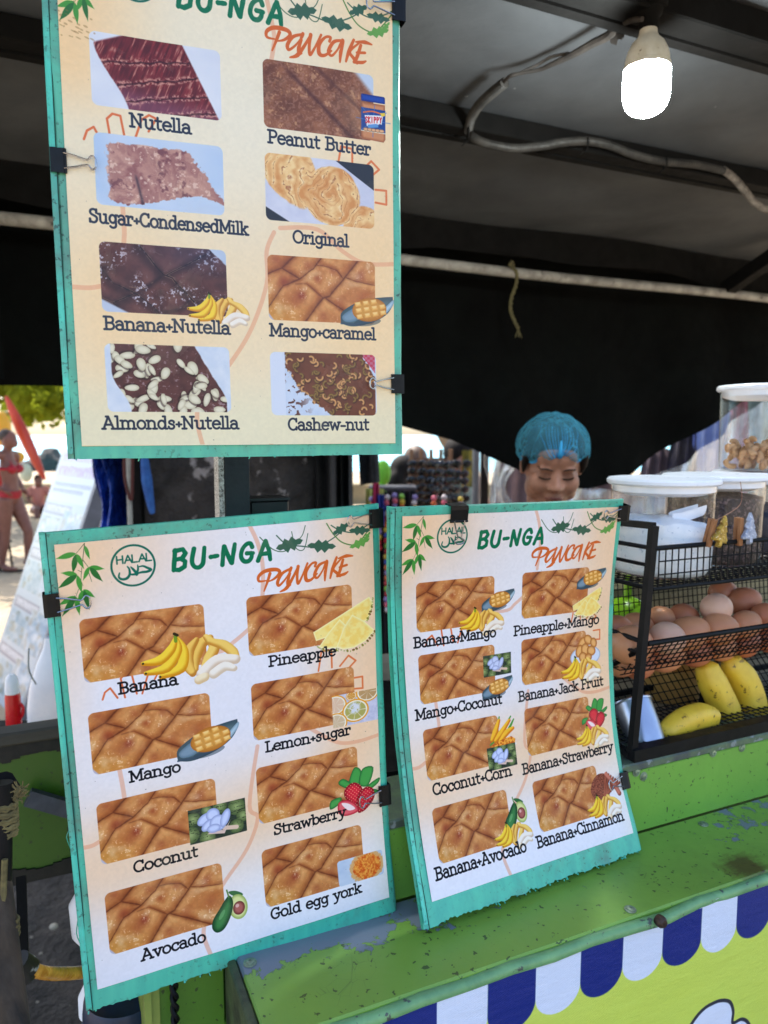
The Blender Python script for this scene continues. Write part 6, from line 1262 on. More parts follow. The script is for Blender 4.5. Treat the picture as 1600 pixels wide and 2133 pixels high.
for k in range(60): p = pN(40+R_.uniform(-8, 8), 1650+R_.uniform(-12, 16), .69); mb.tube([p, p+np.array([R_.uniform(-.005, .007), 0, R_.uniform(-.005, .007)])], .0005, 4)
o = mb.build('rope_tassel', M_ROPE); tag(o, 'frayed yellow rope tassel beside the black pipe end', 'rope')
mb = MB(); mb.tube([pN(4, 1630, .71), pN(2, 1850, .70)], .0092, 14); mb.tube([pN(2, 1632, .72), pN(18, 1655, .73)], .012, 12); o = mb.build('black_pipe', M_BLACKM); tag(o, 'short black pipe end lashed with rope at the left picture edge', 'pipe')
mb = MB(); mb.bar(pN(44, 1825, .95), pN(50, 2010, .90), .011, .011, up=ND); o = mb.build('iron_bar', M_IRON); tag(o, 'thin dark upright iron bar beside the wooden pole', 'bar')
T = empty('gas_hose', pN(100, 2025, .80), 'yellow orange gas hose running behind the lower left board', 'hose'); mb = MB(); mb.tube(catmull([pN(52, 2010, .78), pN(75, 2022, .78), pN(110, 2028, .80), pN(165, 2026, .84), pN(220, 2018, .90)], 8), .0066, 12); mb.build('hose_tube', pm('amber hose', L_(255, 200, 96), L_(196, 130, 50), 60, 1., .3), T)
mb = MB(); mb.tube([pN(40, 2000, .775), pN(62, 2018, .78)], [.010, .011], 12); mb.tube([pN(44, 2006, .775), pN(60, 2040, .775)], [.009, .007], 10); mb.build('hose_valve', pm('black valve, paint flecked', L_(20, 20, 22), L_(38, 38, 40), 30, 1., .5, spots=L_(150, 150, 150), sscale=60, sth=.62), T)
T = empty('can', pN(255, 2133, .86), 'dark blue tin can with a pale label under the lower left board', 'can'); c = sn(pN(262, 2080, .86)); zt = c[2]+.012
mb = MB(); mb.lathe(K(c[0], .86, 0), [(0, zt-.25), (.047, zt-.25), (.048, zt-.02), (.046, zt-.004), (.044, zt)], 40); mb.lathe(K(c[0], .86, 0), [(.044, zt), (.042, zt-.006), (0, zt-.006)], 40); cb = mb.build('can_body', pm('dark blue paint', L_(20, 44, 78), L_(12, 28, 56), 30, 1., .4, spots=L_(130, 140, 150), sscale=26, sth=.70), T)
LB = Art(1., .6, 300, c255(70, 140, 190)); LB.ell(.5, .28, .46, .2, c255(206, 220, 230), 12)
for i, p in enumerate(([(0, 0), (0, .8), (.5, .9), (.6, 0)], [(0, .9), (.5, 1), (.5, 0)], [(.1, .9), (0, .2), (.4, 0), (.6, .3), (.6, 1)], [(0, .9), (.1, 0), (.3, .5), (.55, 0), (.6, 1)], [(0, 1), (.3, .9), (.3, .1), (.6, .1)])): LB.stroke([(.17+.14*i+x*.11, .38-y*.15+.02*i) for x, y in p], .022, c255(30, 50, 90))
LB.ell(.4, .54, .2, .05, c255(190, 40, 60)); tl = NT('can label print'); tx = tl.new('ShaderNodeTexImage'); tx.image = to_image('can label', LB.b); tc = tl.new('ShaderNodeTexCoord'); tl.link(tc.outputs['UV'], tx.inputs[0]); tl.set(Base_Color=tx.outputs[0], Roughness=.4)
mb = MB(); fn = lambda u, v: K(c[0], .86, 0)+.0487*(math.sin((u-.5)*1.9-.55)*CD-math.cos((u-.5)*1.9-.55)*ND)+ZU*(zt-.022-.05*v); mb.grid(fn, 24, 4); mb.build('can_label', tl.m, cb, uv=[(i/24, 1-j/4) for j in range(5) for i in range(25)])
T = empty('white_tub', pN(155, 1900, .98), 'white plastic tub peeking out left of the lower left board', 'tub'); c2 = sn(pN(196, 1900, .98)); mb = MB(); mb.lathe(K(c2[0], .98, 0), [(0, c2[2]-.14), (.024, c2[2]-.138), (.024, c2[2]-.115), (.012, c2[2]-.09), (.012, c2[2]-.05), (.028, c2[2]-.025), (.030, c2[2]+.015), (.02, c2[2]+.032), (0, c2[2]+.034)], 30); mb.build('tub_body', M_WHITEP, T)
T['label'] = 'white plastic bottle peeking out left of the lower left board'; T['category'] = 'bottle'; T.name = 'white_bottle'
a_, b_ = pN(362, 2040, .695), pN(366, 2140, .69); mb = MB()
for ph in (0, math.pi): mb.tube([a_+(b_-a_)*(i/40)*1.6-(b_-a_)*.3+.0024*(CD*math.cos(i*.55+ph)+ND*math.sin(i*.55+ph)) for i in range(41)], .0022, 6)
o = mb.build('twisted_cable', M_BLACKM); tag(o, 'black twisted cable hanging down the green corner panel at the bottom', 'cable')
# ================================================================ bodies: closed shapes fused into one skin
def fuse(mb, name, mat, parent, voxel, smooth=6, fac=.5):
    me = bpy.data.meshes.new(name); off = np.array(parent.location, float) if parent else np.zeros(3); me.from_pydata((np.array(mb.v)-off).tolist(), [], mb.f); tmp = bpy.data.objects.new('tmp', me); COL.objects.link(tmp)
    r = tmp.modifiers.new('r', 'REMESH'); r.mode = 'VOXEL'; r.voxel_size = voxel
    s = tmp.modifiers.new('s', 'SMOOTH'); s.iterations = smooth; s.factor = fac
    dg = bpy.context.evaluated_depsgraph_get(); ev = tmp.evaluated_get(dg); m2 = bpy.data.meshes.new_from_object(ev); bpy.data.objects.remove(tmp); bpy.data.meshes.remove(me)
    m2.materials.clear(); m2.materials.append(mat); m2.polygons.foreach_set('use_smooth', [True]*len(m2.polygons)); m2.name = name
    o = bpy.data.objects.new(name, m2); COL.objects.link(o); o.parent = parent; return o
def rotm(yaw, pitch, roll=0): return np.array(Matrix.Rotation(yaw, 3, 'Z') @ Matrix.Rotation(pitch, 3, 'X') @ Matrix.Rotation(roll, 3, 'Y'))
def hand(mb, W, d, side, palm, L=.17):
    """palm with five unequal bent fingers; W wrist, d pointing direction, side thumb direction, palm palm normal"""
    d = d/np.linalg.norm(d); side = side/np.linalg.norm(side); k = L/.18
    mb.tube([W-d*.02*k, W+d*.02*k, W+d*.06*k, W+d*.092*k], [.021*k, .027*k, .036*k, .034*k], 12, squash=.5)
    for i, (o, l) in enumerate(((.028, .070), (.010, .080), (-.009, .075), (-.027, .058))):
        b = W+d*.085*k+side*o*k; m = b+d*l*.5*k+palm*.010*k; e = b+d*l*.9*k+palm*.032*k; mb.tube(catmull([b, m, e], 3), [.0095*k, .0085*k, .0075*k], 8)
    b = W+d*.03*k+side*.026*k; mb.tube(catmull([b, b+d*.035*k+side*.022*k, b+d*.062*k+side*.026*k+palm*.010*k], 3), [.013*k, .0105*k, .009*k], 8)
# ---------------------------------------------------------------- the seller
HC = pY(1151, 967, 1.87); hs = 1.0
P = empty('person', (HC[0], HC[1], 0), 'seller in a blue hair net looking down behind the lower right board', 'person')
M = rotm(math.radians(-3), math.radians(23), math.radians(1.5))     # x right, y back (away), z up; head bent forward
def H(x, y, z): return HC+M @ np.array([x, y, z])
mb = MB(); e = lambda c, r, s=22, q=16: mb.ellip(H(*c), r, s, q, M=M)
e((0, .018, .030), (.072, .088, .080), 30, 22); e((0, -.008, -.025), (.064, .068, .082)); e((0, -.030, -.078), (.041, .040, .036)); e((0, -.048, -.100), (.020, .020, .016))
e((-.034, -.042, -.030), (.029, .028, .034)); e((.034, -.042, -.030), (.029, .028, .034)); e((-.045, -.01, -.06), (.02, .04, .03)); e((.045, -.01, -.06), (.02, .04, .03))
e((0, -.052, .040), (.050, .024, .034)); e((-.026, -.066, .018), (.020, .010, .008)); e((.026, -.066, .018), (.020, .010, .008))
mb.tube([H(0, -.066, .016), H(0, -.077, -.006), H(0, -.089, -.024), H(0, -.090, -.031)], [.0075, .0085, .0115, .0105], 12)
e((-.013, -.078, -.029), (.0088, .0095, .0078)); e((.013, -.078, -.029), (.0088, .0095, .0078)); e((0, -.085, -.028), (.0120, .0105, .0100))
e((-.030, -.058, .000), (.0150, .012, .0105)); e((.030, -.058, .000), (.0150, .012, .0105)); e((0, -.064, -.060), (.022, .018, .020))
for sx in (-1, 1):
    mb.ellip(H(sx*.073, .012, -.008), (.007, .017, .029), 14, 12, M=M)
mb.tube([H(0, .03, -.06), H(0, .045, -.10)+np.array([0, .0, -.0]), HC+np.array([0, .075, -.16]), HC+np.array([0, .085, -.22])], [.050, .048, .052, .070], 20)
Sh = HC+np.array([0, .095, -.235])
mb.tube([Sh+np.array([-.165, .0, -.03]), Sh+np.array([-.08, 0, .0]), Sh+np.array([.08, 0, .0]), Sh+np.array([.165, 0, -.03])], [.050, .068, .068, .050], 18)
mb.tube([Sh+np.array([0, .01, .02]), Sh+np.array([0, .01, -.15]), Sh+np.array([0, .01, -.34]), Sh+np.array([0, .01, -.50]), Sh+np.array([0, .01, -.62])], [.09, .125, .108, .145, .13], 24, squash=.75)
for sx in (-1, 1):
    sh = Sh+np.array([sx*.175, 0, -.035]); el = sh+np.array([sx*.055, -.06, -.26]); wr = el+np.array([-sx*.08, -.19, -.005]); mb.tube([sh+[0, 0, .02], sh, (sh+el)/2, el, (el+wr)/2, wr], [.03, .046, .041, .035, .034, .024], 14)
    hand(mb, wr, wr-el, np.array([-sx*.9, -.1, .3]), np.array([0, 0, -1.]))
    hp = Sh+np.array([sx*.085, .01, -.60]); kn = hp+np.array([sx*.01, -.01, -.38]); fo = np.array([kn[0], kn[1]+.01, .07]); mb.tube([hp+[0, 0, .05], hp, kn, (kn+fo)/2+[0, .015, .06], fo], [.10, .09, .056, .050, .034], 16); mb.tube([fo+[0, .04, -.03], fo+[0, -.06, -.038], fo+[0, -.15, -.05]], [.032, .034, .02], 10)
body = fuse(mb, 'body', M_SKIN_S, P, .0045, 5)
def on_face(x, z, y0=-.14, back=.0):
    """the face surface under (x, z) of the head, found by ray cast"""
    o = H(x, y0, z)-np.array(P.location); d = M @ np.array([0, 1., 0]); hit, loc, nrm, _ = body.ray_cast(Vector(o), Vector(d)); q = np.array(loc) if hit else o+d*.07
    return q+np.array(P.location)-d*.0008
bpy.context.view_layer.update()
ft = lambda pts, r, name, m, n=5: (lambda b: b.build(name, m, P))((lambda b: (b.tube([on_face(x, z) for x, z in [tuple(p) for p in catmull(pts, n)]], r, 6, squash=.6), b)[1])(MB()))
M_BROW = pm('brow hair', L_(52, 34, 28), L_(40, 28, 24), 60, 1., .9); M_LID = pm('eyelid crease', L_(124, 78, 62), L_(108, 66, 54), 20, 1., .6)
for sx in (-1, 1):
    ft([(sx*.013, .0165), (sx*.025, .0205), (sx*.037, .0205), (sx*.047, .0155)], [.0022, .0044, .0036, .0012], 'eyebrow', M_BROW)
    ft([(sx*.014, -.0045), (sx*.021, -.0075), (sx*.031, -.0088), (sx*.043, -.0055)], [.0014, .0030, .0034, .0018], 'eyelashes', M_HAIR)
    ft([(sx*.015, .0015), (sx*.023, .0060), (sx*.034, .0062), (sx*.043, .0015)], [.0004, .0007, .0007, .0003], 'eyelid_crease', M_LID)
    ft([(sx*.0060, -.0360), (sx*.010, -.0348)], .0014, 'nostril', pm('nostril shadow', L_(70, 36, 30), None, 10, 1., .8), 2)
M_LIP = pm('lips', L_(150, 88, 82), L_(130, 70, 68), 40, 1., .4)
ft([(-.023, -.0600), (-.010, -.0560), (-.003, -.0560), (0, -.0572), (.003, -.0560), (.010, -.0560), (.023, -.0600)], [.0008, .0030, .0034, .0030, .0034, .0030, .0008], 'upper_lip', M_LIP)
ft([(-.019, -.0640), (-.009, -.0680), (0, -.0690), (.009, -.0680), (.019, -.0640)], [.0010, .0036, .0040, .0036, .0010], 'lower_lip', M_LIP)
ft([(-.022, -.0612), (-.010, -.0618), (0, -.0626), (.010, -.0618), (.022, -.0612)], .0009, 'mouth_line', pm('mouth line', L_(84, 40, 40), None, 10, 1., .8))
# hair under the net, and strands by the ears
mb = MB(); mb.ellip(H(0, .020, .0455), (.0765, .0905, .0675), 30, 20, M=M)
for sx in (-1, 1): mb.tube([H(sx*.069, -.030, .040), H(sx*.0735, -.018, .010), H(sx*.0725, -.008, -.020)], [.012, .010, .004], 8)
fuse(mb, 'hair', M_HAIR, P, .004, 4)
# the net: a puffed, pleated cap gathered at the front
def net(u, v, r=1.):
    a = 2*math.pi*u; ph = (math.pi*.60)*v; front = np.array([0, -.62, .10]); 
    x = math.sin(ph)*math.sin(a); y = -math.sin(ph)*math.cos(a); z = math.cos(ph)
    pl = 1+.030*math.sin(a*17+1)*min(1, v*2)*(1-.3*v)+.018*math.sin(a*41)*v; edge = 1-.16*max(0, (v-.86)/.14)**1.5
    g = math.exp(-(min(abs(a), abs(a-2*math.pi))/.16)**2)*max(0, (v-.25)/.75)   # gather at the front
    zz = z*.077+.046-(.0 if v < .8 else .0); dip = (.024*max(0, math.cos(a))+.012*min(0, math.cos(a)))*v*v
    return H(x*.0905*pl*edge, .022+y*(.1045)*pl*edge*(1-.10*g), zz+dip+.006*math.sin(a*9)*v+.012*abs(math.sin(a))*(-v*v)*1.6)
tn = NT('blue hair net gauze'); tn.n.remove(tn.b); tr = tn.new('ShaderNodeBsdfTransparent'); di = tn.new('ShaderNodeBsdfDiffuse'); te = tn.new('ShaderNodeBsdfTranslucent'); v_ = tn.coord('Object'); nz = tn.noise(v_, 50, 4, .6, 1.)
for q in (di, te): q.inputs[0].default_value = L_(92, 178, 208)
m1 = tn.new('ShaderNodeMixShader'); m1.inputs[0].default_value = .35; tn.link(di.outputs[0], m1.inputs[1]); tn.link(te.outputs[0], m1.inputs[2]); m2 = tn.new('ShaderNodeMixShader')
lw = tn.new('ShaderNodeLayerWeight'); lw.inputs[0].default_value = .35; fac = tn.math('MINIMUM', tn.math('ADD', tn.math('ADD', .22, tn.math('MULTIPLY', lw.outputs['Facing'], .5)), tn.math('MULTIPLY', tn.ramp(nz, [(.5, 0.), (.75, 1.)]), .35)), 1.)
tn.link(fac, m2.inputs[0]); tn.link(tr.outputs[0], m2.inputs[1]); tn.link(m1.outputs[0], m2.inputs[2]); tn.link(m2.outputs[0], tn.out.inputs[0])
mb = MB(); mb.grid(net, 160, 40); hn = mb.build('hair_net', tn.m, P, angle=180)
M_NETB = pm('blue elastic', L_(52, 160, 214), L_(40, 134, 190), 60, 1., .7, bump=.6, bscale=200)
mb = MB(); mb.tube([net(i/100, .985) for i in range(101)], .0042, 8); mb.tube([net(0, q) for q in np.linspace(.55, .99, 8)], [.002, .003, .004, .005, .006, .007, .008, .006], 8)
for a in (-.17, -.13, -.095, -.07, -.045, -.02, .012, .035, .06, .085, .12, .16): mb.tube([net(a*(1-.93*q**.8) % 1., .22+.05*abs(math.sin(a*50))+.73*q)-M @ np.array([0, .0006, 0]) for q in np.linspace(0, 1, 9)], [.0002, .0005, .0008, .0015], 5)
mb.build('net_elastic', M_NETB, hn)
# dark shirt
mb = MB(); mb.tube([Sh+np.array([-.175, .0, -.035]), Sh+np.array([-.08, 0, -.008]), Sh+np.array([.08, 0, -.008]), Sh+np.array([.175, 0, -.035])], [.056, .072, .072, .056], 18)
mb.tube([Sh+np.array([0, .01, .0]), Sh+np.array([0, .01, -.15]), Sh+np.array([0, .01, -.34]), Sh+np.array([0, .01, -.52])], [.10, .134, .118, .156], 24, squash=.76)
for sx in (-1, 1): sh = Sh+np.array([sx*.175, 0, -.035]); el = sh+np.array([sx*.055, -.06, -.26]); mb.tube([sh+[0, 0, .02], sh, (sh+el)/2], [.04, .056, .052], 14)
fuse(mb, 'shirt', cloth('dark purple shirt', L_(60, 44, 62), L_(46, 34, 50)), P, .008, 4)
mb = MB(); 
for sx in (-1, 1): hp = Sh+np.array([sx*.085, .01, -.58]); kn = hp+np.array([sx*.01, -.01, -.40]); mb.tube([hp+[0, 0, .1], hp, kn], [.125, .104, .07], 16)
fuse(mb, 'shorts', cloth('dark shorts', L_(40, 42, 54), L_(30, 32, 40)), P, .012, 3)
# ---------------------------------------------------------------- simple bather body from a joint table
def figure(name, label, base, yaw, J, mat, scale=1., vox=.012, group=None):
    T = empty(name, base, label, 'person', group); Mz = rotm(yaw, 0); b = np.array(base, float); G = lambda p: b+Mz @ (np.array(p, float)*scale); mb = MB()
    mb.ellip(G(J['head']), np.array((.076, .096, .115))*scale, 20, 16, M=Mz); h = np.array(J['head'], float); f = np.array(J.get('face', (0, -1, 0)), float)
    mb.ellip(G(h+f*.07+np.array([0, 0, -.05])), (.04*scale,)*3, 12, 10); mb.tube([G(h+f*.085+[0, 0, .012]), G(h+f*.112+[0, 0, -.028])], [.010*scale, .016*scale], 8)
    for sx in (-1, 1): mb.ellip(G(h+np.cross(f, [0, 0, 1])*.076*sx), (.012*scale, .018*scale, .03*scale), 8, 8)
    mb.tube([G(h+[0, .01, -.07]), G(J['neck'])], [.048*scale, .055*scale], 12)
    mb.tube([G(J['neck']), G(J['chest']), G(J['waist']), G(J['hip'])], [.085*scale, .135*scale, .110*scale, .150*scale], 20, squash=.72)
    for s in ('l', 'r'):
        sh, el, wr = J['sh'+s], J['el'+s], J['wr'+s]; mb.tube([G(J['neck']), G(sh)], [.05*scale, .052*scale], 12); mb.tube([G(sh), G((np.array(sh)+el)/2), G(el), G((np.array(el)*.6+np.array(wr)*.4)), G(wr)], [.050*scale, .043*scale, .036*scale, .036*scale, .024*scale], 12)
        d = np.array(wr, float)-el; hand(mb, G(wr), Mz @ d, Mz @ np.array([-.3, -.9, .2]), Mz @ np.array([1 if s == 'l' else -1, 0, 0.]), .17*scale)
        hp, kn, an = J['hp'+s], J['kn'+s], J['an'+s]; mb.tube([G(J['hip']), G(hp), G((np.array(hp)+kn)/2), G(kn), G(np.array(kn)*.68+np.array(an)*.32), G(an)], [.12*scale, .100*scale, .082*scale, .058*scale, .056*scale, .036*scale], 14)
        ft_ = np.array(J.get('ft'+s, (0, -.2, -.05))); mb.tube([G(np.array(an)+ft_*-.25), G(np.array(an)+[0, 0, -.03]+ft_*.3), G(np.array(an)+ft_)], [.034*scale, .036*scale, .022*scale], 10)
    fuse(mb, 'body', mat, T, vox*scale, 4); return T, G, Mz
bp = pZ(30, 1188, .012); J = dict(head=(0, -.02, 1.555), face=(0, -1, -.05), neck=(0, .02, 1.40), chest=(0, .0, 1.22), waist=(0, -.01, 1.05), hip=(0, .02, .90), shl=(.175, .03, 1.37), elr=(-.30, .12, 1.12), shr=(-.175, .03, 1.37), ell=(.27, .12, 1.12), wrl=(.17, -.04, .98), wrr=(-.17, -.02, .98), hpl=(.09, .02, .84), hpr=(-.09, .02, .84), knl=(.10, -.14, .46), knr=(-.08, .03, .46), anl=(.10, -.12, .08), anr=(-.08, .10, .08))
T, G, Mz = figure('person', 'bather in a red bikini seen from the side, standing on the sand at far left', bp, math.radians(80), J, M_SKIN_B, .98)
mb = MB(); mb.ellip(G((0, .015, 1.60)), (.080, .095, .085), 18, 12, M=Mz); mb.ellip(G((0, .11, 1.60)), (.045, .05, .045), 14, 10); fuse(mb, 'hair', pm('brown hair', L_(70, 54, 44), L_(52, 40, 32), 30, 1., .6), T, .012, 3)
M_RED = cloth('red bikini', L_(168, 12, 34), L_(140, 8, 26), .6)
mb = MB(); mb.tube([G((.10, .10, 1.22)), G((.14, 0, 1.22)), G((.09, -.10, 1.215)), G((0, -.115, 1.20)), G((-.09, -.10, 1.215)), G((-.14, 0, 1.22)), G((-.10, .10, 1.22)), G((.10, .10, 1.22))], .018, 8)
for sx in (-1, 1): mb.ellip(G((sx*.062, -.088, 1.215)), (.056, .05, .052), 14, 10, M=Mz); mb.tube([G((sx*.06, -.11, 1.24)), G((sx*.06, .02, 1.415))], .006, 6)
mb.build('bikini_top', M_RED, T)
mb = MB(); mb.tube([G((0, .015, .96)), G((0, .02, .90)), G((0, .02, .845))], [.160, .166, .120], 20, squash=.78); mb.build('bikini_bottom', M_RED, T)
mb = MB(); mb.ellip(bp+np.array([.0, -.02, .0]), (.16, .06, .018), 14, 8); mb.build('sandals', cloth('dark sandals', L_(50, 40, 40)), T)
Js = dict(head=(0, -.05, 1.02), neck=(0, .0, .88), chest=(0, .03, .72), waist=(0, .05, .56), hip=(0, .06, .43), shl=(.16, .0, .85), shr=(-.16, .0, .85), ell=(.22, -.10, .64), elr=(-.22, -.10, .64), wrl=(.14, -.30, .55), wrr=(-.14, -.30, .55), hpl=(.09, .0, .42), hpr=(-.09, .0, .42), knl=(.12, -.42, .46), knr=(-.12, -.42, .46), anl=(.12, -.45, .08), anr=(-.12, -.45, .08))
def seated(px, py, Y, yaw, sc, shirt, skinm, hair, label, seat_h=0., short=None):
    b = pY(px, py, Y); b[2] = seat_h; T, G, Mz = figure('person', label, b, yaw, Js, skinm, sc, .016)
    if shirt is not None:
        mb = MB(); mb.tube([G((0, .0, .90)), G((0, .03, .72)), G((0, .05, .56)), G((0, .06, .40))], [.12*sc, .155*sc, .14*sc, .18*sc], 18, squash=.78)
        for s in (-1, 1): mb.tube([G((s*.10, 0, .86)), G((s*.17, .0, .84)), G((s*.205, -.06, .72))], [.07*sc, .065*sc, .062*sc], 12)
        fuse(mb, 'shirt', shirt, T, .02*sc, 4)
    mb = MB(); mb.ellip(G((0, -.025, 1.06)), np.array((.085, .098, .10))*sc, 16, 12, M=Mz); mb.ellip(G((0, .06, .98)), np.array((.06, .05, .09))*sc, 12, 10); fuse(mb, 'hair', hair, T, .016*sc, 3)
    return T, G
M_BRH = pm('brown hair b', L_(90, 66, 50), L_(66, 48, 36), 30, 1., .6)
T, G = seated(-16, 1188, 8.6, math.radians(-60), 1.02, None, M_SKIN_B, M_BRH, 'sunbather at the left picture edge with one bare thigh in view', 0.)
seat = lambda n, G, sc=1.: None
T, G = seated(84, 1100, 14.5, math.radians(35), .95, cloth('pink top', L_(200, 130, 120)), M_SKIN_B, M_HAIR, 'small distant person sitting on the sand between the bather and the signboard', -.28)
for (x, y, Y, lab) in ((-16, 1188, 8.6, 'under the sunbather at the left picture edge'), (836, 1130, 5.6, 'under the seated stallholder with the ponytail'), (868, 1110, 6.6, 'under the stallholder in the pale shirt')):
    b = pY(x, y, Y); b[2] = 0; T2 = empty('stool', b, 'plain low dark plastic stool '+lab, 'stool'); mb = MB(); mb.box(b+np.array([0, .06, .325]), (.15, 0, 0), (0, .15, 0), (0, 0, .012), bev=.004); mb.build('seat', M_BLACKM, T2)
    for sx in (-1, 1):
        for sy in (-1, 1): mb = MB(); mb.tube([b+np.array([sx*.12, .06+sy*.12, .314]), b+np.array([sx*.14, .06+sy*.14, 0])], .014, 8); mb.build('leg', M_BLACKM, T2)
seated(836, 1130, 5.6, math.radians(150), 1.25, cloth('slate blue shirt', L_(92, 96, 120), L_(74, 78, 100)), M_SKIN_S, M_HAIR, 'stallholder in a slate blue shirt with black hair, seated at the table', 0.)
seated(868, 1110, 6.6, math.radians(200), 1.3, cloth('pale check shirt', L_(150, 140, 150), L_(110, 104, 124)), M_SKIN_B, M_BRH, 'person in a pale shirt sitting behind the stallholder with the ponytail', 0.)
Jt = dict(J); T, G, Mz = figure('person', 'person with black hair and a pale green cap standing behind the sunglasses rack', pY(955, 1150, 5.3)*[1, 1, 0], math.radians(10), J, M_SKIN_S, .92, .016)
mb = MB(); mb.ellip(G((0, .02, 1.60)), (.115, .125, .12), 18, 12); fuse(mb, 'hair', M_HAIR, T, .014, 3)
mb = MB(); mb.tube([G((0, .01, 1.40)), G((0, .0, 1.22)), G((0, .0, 1.05)), G((0, .02, .86))], [.12, .15, .13, .17], 18, squash=.8); fuse(mb, 'shirt', cloth('grey green shirt', L_(120, 140, 130), L_(96, 112, 108)), T, .02, 4)
# ================================================================ signboard on the beach
E1 = np.array([.66, -.75, 0]); TL = np.array([-2.12, 4.9, 1.50]); BL = TL+np.array([-.41, -.36, -1.50]); W_ = .76
sa = Art(.76, 1.6, 420, c255(206, 218, 226)); r = sa.reg(0, 0, .76, 1.6); n = fbm(r[2]*6, r[3]*5, 4, 3); sa.put(r, c255(176, 200, 226), np.clip(n*1.2-.2, 0, 1)); Rq = np.random.RandomState(2)
sa.poly([(0, 0), (.76, 0), (.76, .34), (0, .34)], c255(214, 224, 222))
def thai(y, x0, x1, h, col, w):
    x = x0
    while x < x1:
        p = [(x+Rq.rand()*h*.7, y+h*(Rq.rand()-.1)) for _ in range(4)]; sa.stroke(spl([(x, y+h), (x, y)]+p[:2]+[(x+h*.6, y), (x+h*.6, y+h)], 3), w, col); x += h*.95
thai(.03, .06, .66, .045, c255(176, 120, 176), .012); thai(.115, .05, .72, .055, c255(170, 110, 180), .015); thai(.22, .06, .7, .022, c255(100, 110, 170), .006); thai(.26, .06, .6, .022, c255(100, 110, 170), .006)
for i, y in enumerate((.36, .66, .98, 1.28)):
    sa.poly([(.03, y), (.5, y), (.5, y+.07), (.03, y+.07)], c255(120, 128, 160)); thai(y+.015, .06, .46, .035, c255(226, 228, 240), .009)
    f = lambda u, v, s=i: mixc(mixc(c255(110, 160, 190), c255(226, 236, 246), np.clip(fbm(u*5, v*4, 4, 20+s)*1.8-.45, 0, 1)), c255(110, 120, 100), sm(.55, .7, fbm(u*7+5, v*5, 3, 30+s))*.7)
    sa.rrect(.03, y+.085, .38, y+.27, f, .005); f2 = lambda u, v, s=i: mixc(mixc(c255(90, 150, 196), c255(230, 238, 250), np.clip(fbm(u*4, v*6, 4, 40+s)*1.8-.4, 0, 1)), c255(150, 140, 120), sm(.5, .7, fbm(u*9+5, v*6, 3, 50+s))*.6)
    sa.rrect(.40, y+.03, .73, y+.27, f2, .005)
ts = NT('printed beach signboard'); tx = ts.new('ShaderNodeTexImage'); tx.image = to_image('sign print', sa.b*.80); tc = ts.new('ShaderNodeTexCoord'); ts.link(tc.outputs['UV'], tx.inputs[0]); ts.set(Base_Color=tx.outputs[0], Roughness=.3, Coat_Weight=.4); ts = ts.m
T = empty('signboard', BL*[1, 1, 0], 'tall leaning blue and white tour signboard behind the left boards', 'signboard'); mb = MB(); mb.grid(lambda u, v: TL+(BL-TL)*v+E1*W_*u, 8, 8); mb.build('sign_print', ts, T, uv=[(i/8, 1-j/8) for j in range(9) for i in range(9)])
nrm = np.cross(E1, BL-TL); nrm /= np.linalg.norm(nrm); nrm = nrm if nrm[0] > 0 else -nrm; M_SFR = pm('grey steel frame', L_(128, 128, 134), L_(104, 104, 110), 10, 1., .5)
mb = MB(); mb.box((TL+BL)/2+E1*(W_+.02)+nrm*.03, E1*.02, (BL-TL)/2, nrm*.045); mb.build('frame_side', M_SFR, T); mb = MB(); mb.box((TL+BL)/2+E1*.02+nrm*.05, E1*.02, (BL-TL)/2, nrm*.02); mb.build('frame_side', M_SFR, T)
mb = MB(); mb.box((TL+BL)/2+E1*W_/2+nrm*.02, E1*W_/2, (BL-TL)/2, nrm*.012); mb.build('sign_panel', M_SFR, T)
for k in (0, 1): mb = MB(); a = TL+E1*W_*k+nrm*.03; mb.bar(a, a+(nrm*[1, 1, 0])*.9-np.array([0, 0, 1.48]), .04, .04); mb.build('strut', M_SFR, T)
# blue sheet, posts and straps between sign and tree
mb = MB(); A = pY(192, 940, 2.9); B = pY(296, 1110, 2.9)
mb.grid(lambda u, v: np.array([A[0]+(B[0]-A[0])*(u*1.1-.05), 2.9+.10*math.sin(u*9+v*4)+.07*math.sin(v*17+u*5)+.05*math.sin(u*23), A[2]+.35-v*1.5]), 60, 70)
o = mb.build('blue_tarp', pm('crumpled blue sheeting', L_(38, 82, 186), L_(16, 34, 96), 5, 1., .3, bump=1., bscale=9, bdist=.08, spots=L_(130, 170, 230), sscale=7, sth=.62)); tag(o, 'crumpled blue plastic sheet hanging behind the boards left of the tree', 'tarp')
def postpx(x0, x1, Y, mat, name, label, cat, ztop=2.0):
    a = pY(x0, 1050, Y); b = pY(x1, 1050, Y); mb = MB(); w = (b[0]-a[0])/2; mb.box(((a[0]+b[0])/2, Y, ztop/2), (w, 0, 0), (0, w, 0), (0, 0, ztop/2), bev=w*.1); o = mb.build(name, mat); tag(o, label, cat); return o
postpx(277, 298, 2.7, M_IRON, 'dark_post', 'dark square post left of the big trunk between the boards', 'post', 2.1)
mb = MB(); mb.tube([pY(266, 930, 2.6), pY(272, 1110, 2.6), pY(274, 1300, 2.6)*[1, 1, 0]+[0, 0, .0]], .009, 8); o = mb.build('pale_stick', M_PIPE); tag(o, 'thin pale stick with a brown strap in front of the blue sheet', 'stick')
mb = MB(); mb.tube(catmull([pY(259, 905, 2.55), pY(260, 990, 2.55), pY(268, 1030, 2.55), pY(271, 1038, 2.55), pY(275, 1028, 2.55), pY(276, 905, 2.55)], 8), .0055, 6); o = mb.build('brown_strap', cloth('brown strap', L_(92, 44, 40), L_(70, 32, 30))); tag(o, 'brown strap loop hanging over the thin pale stick', 'strap')
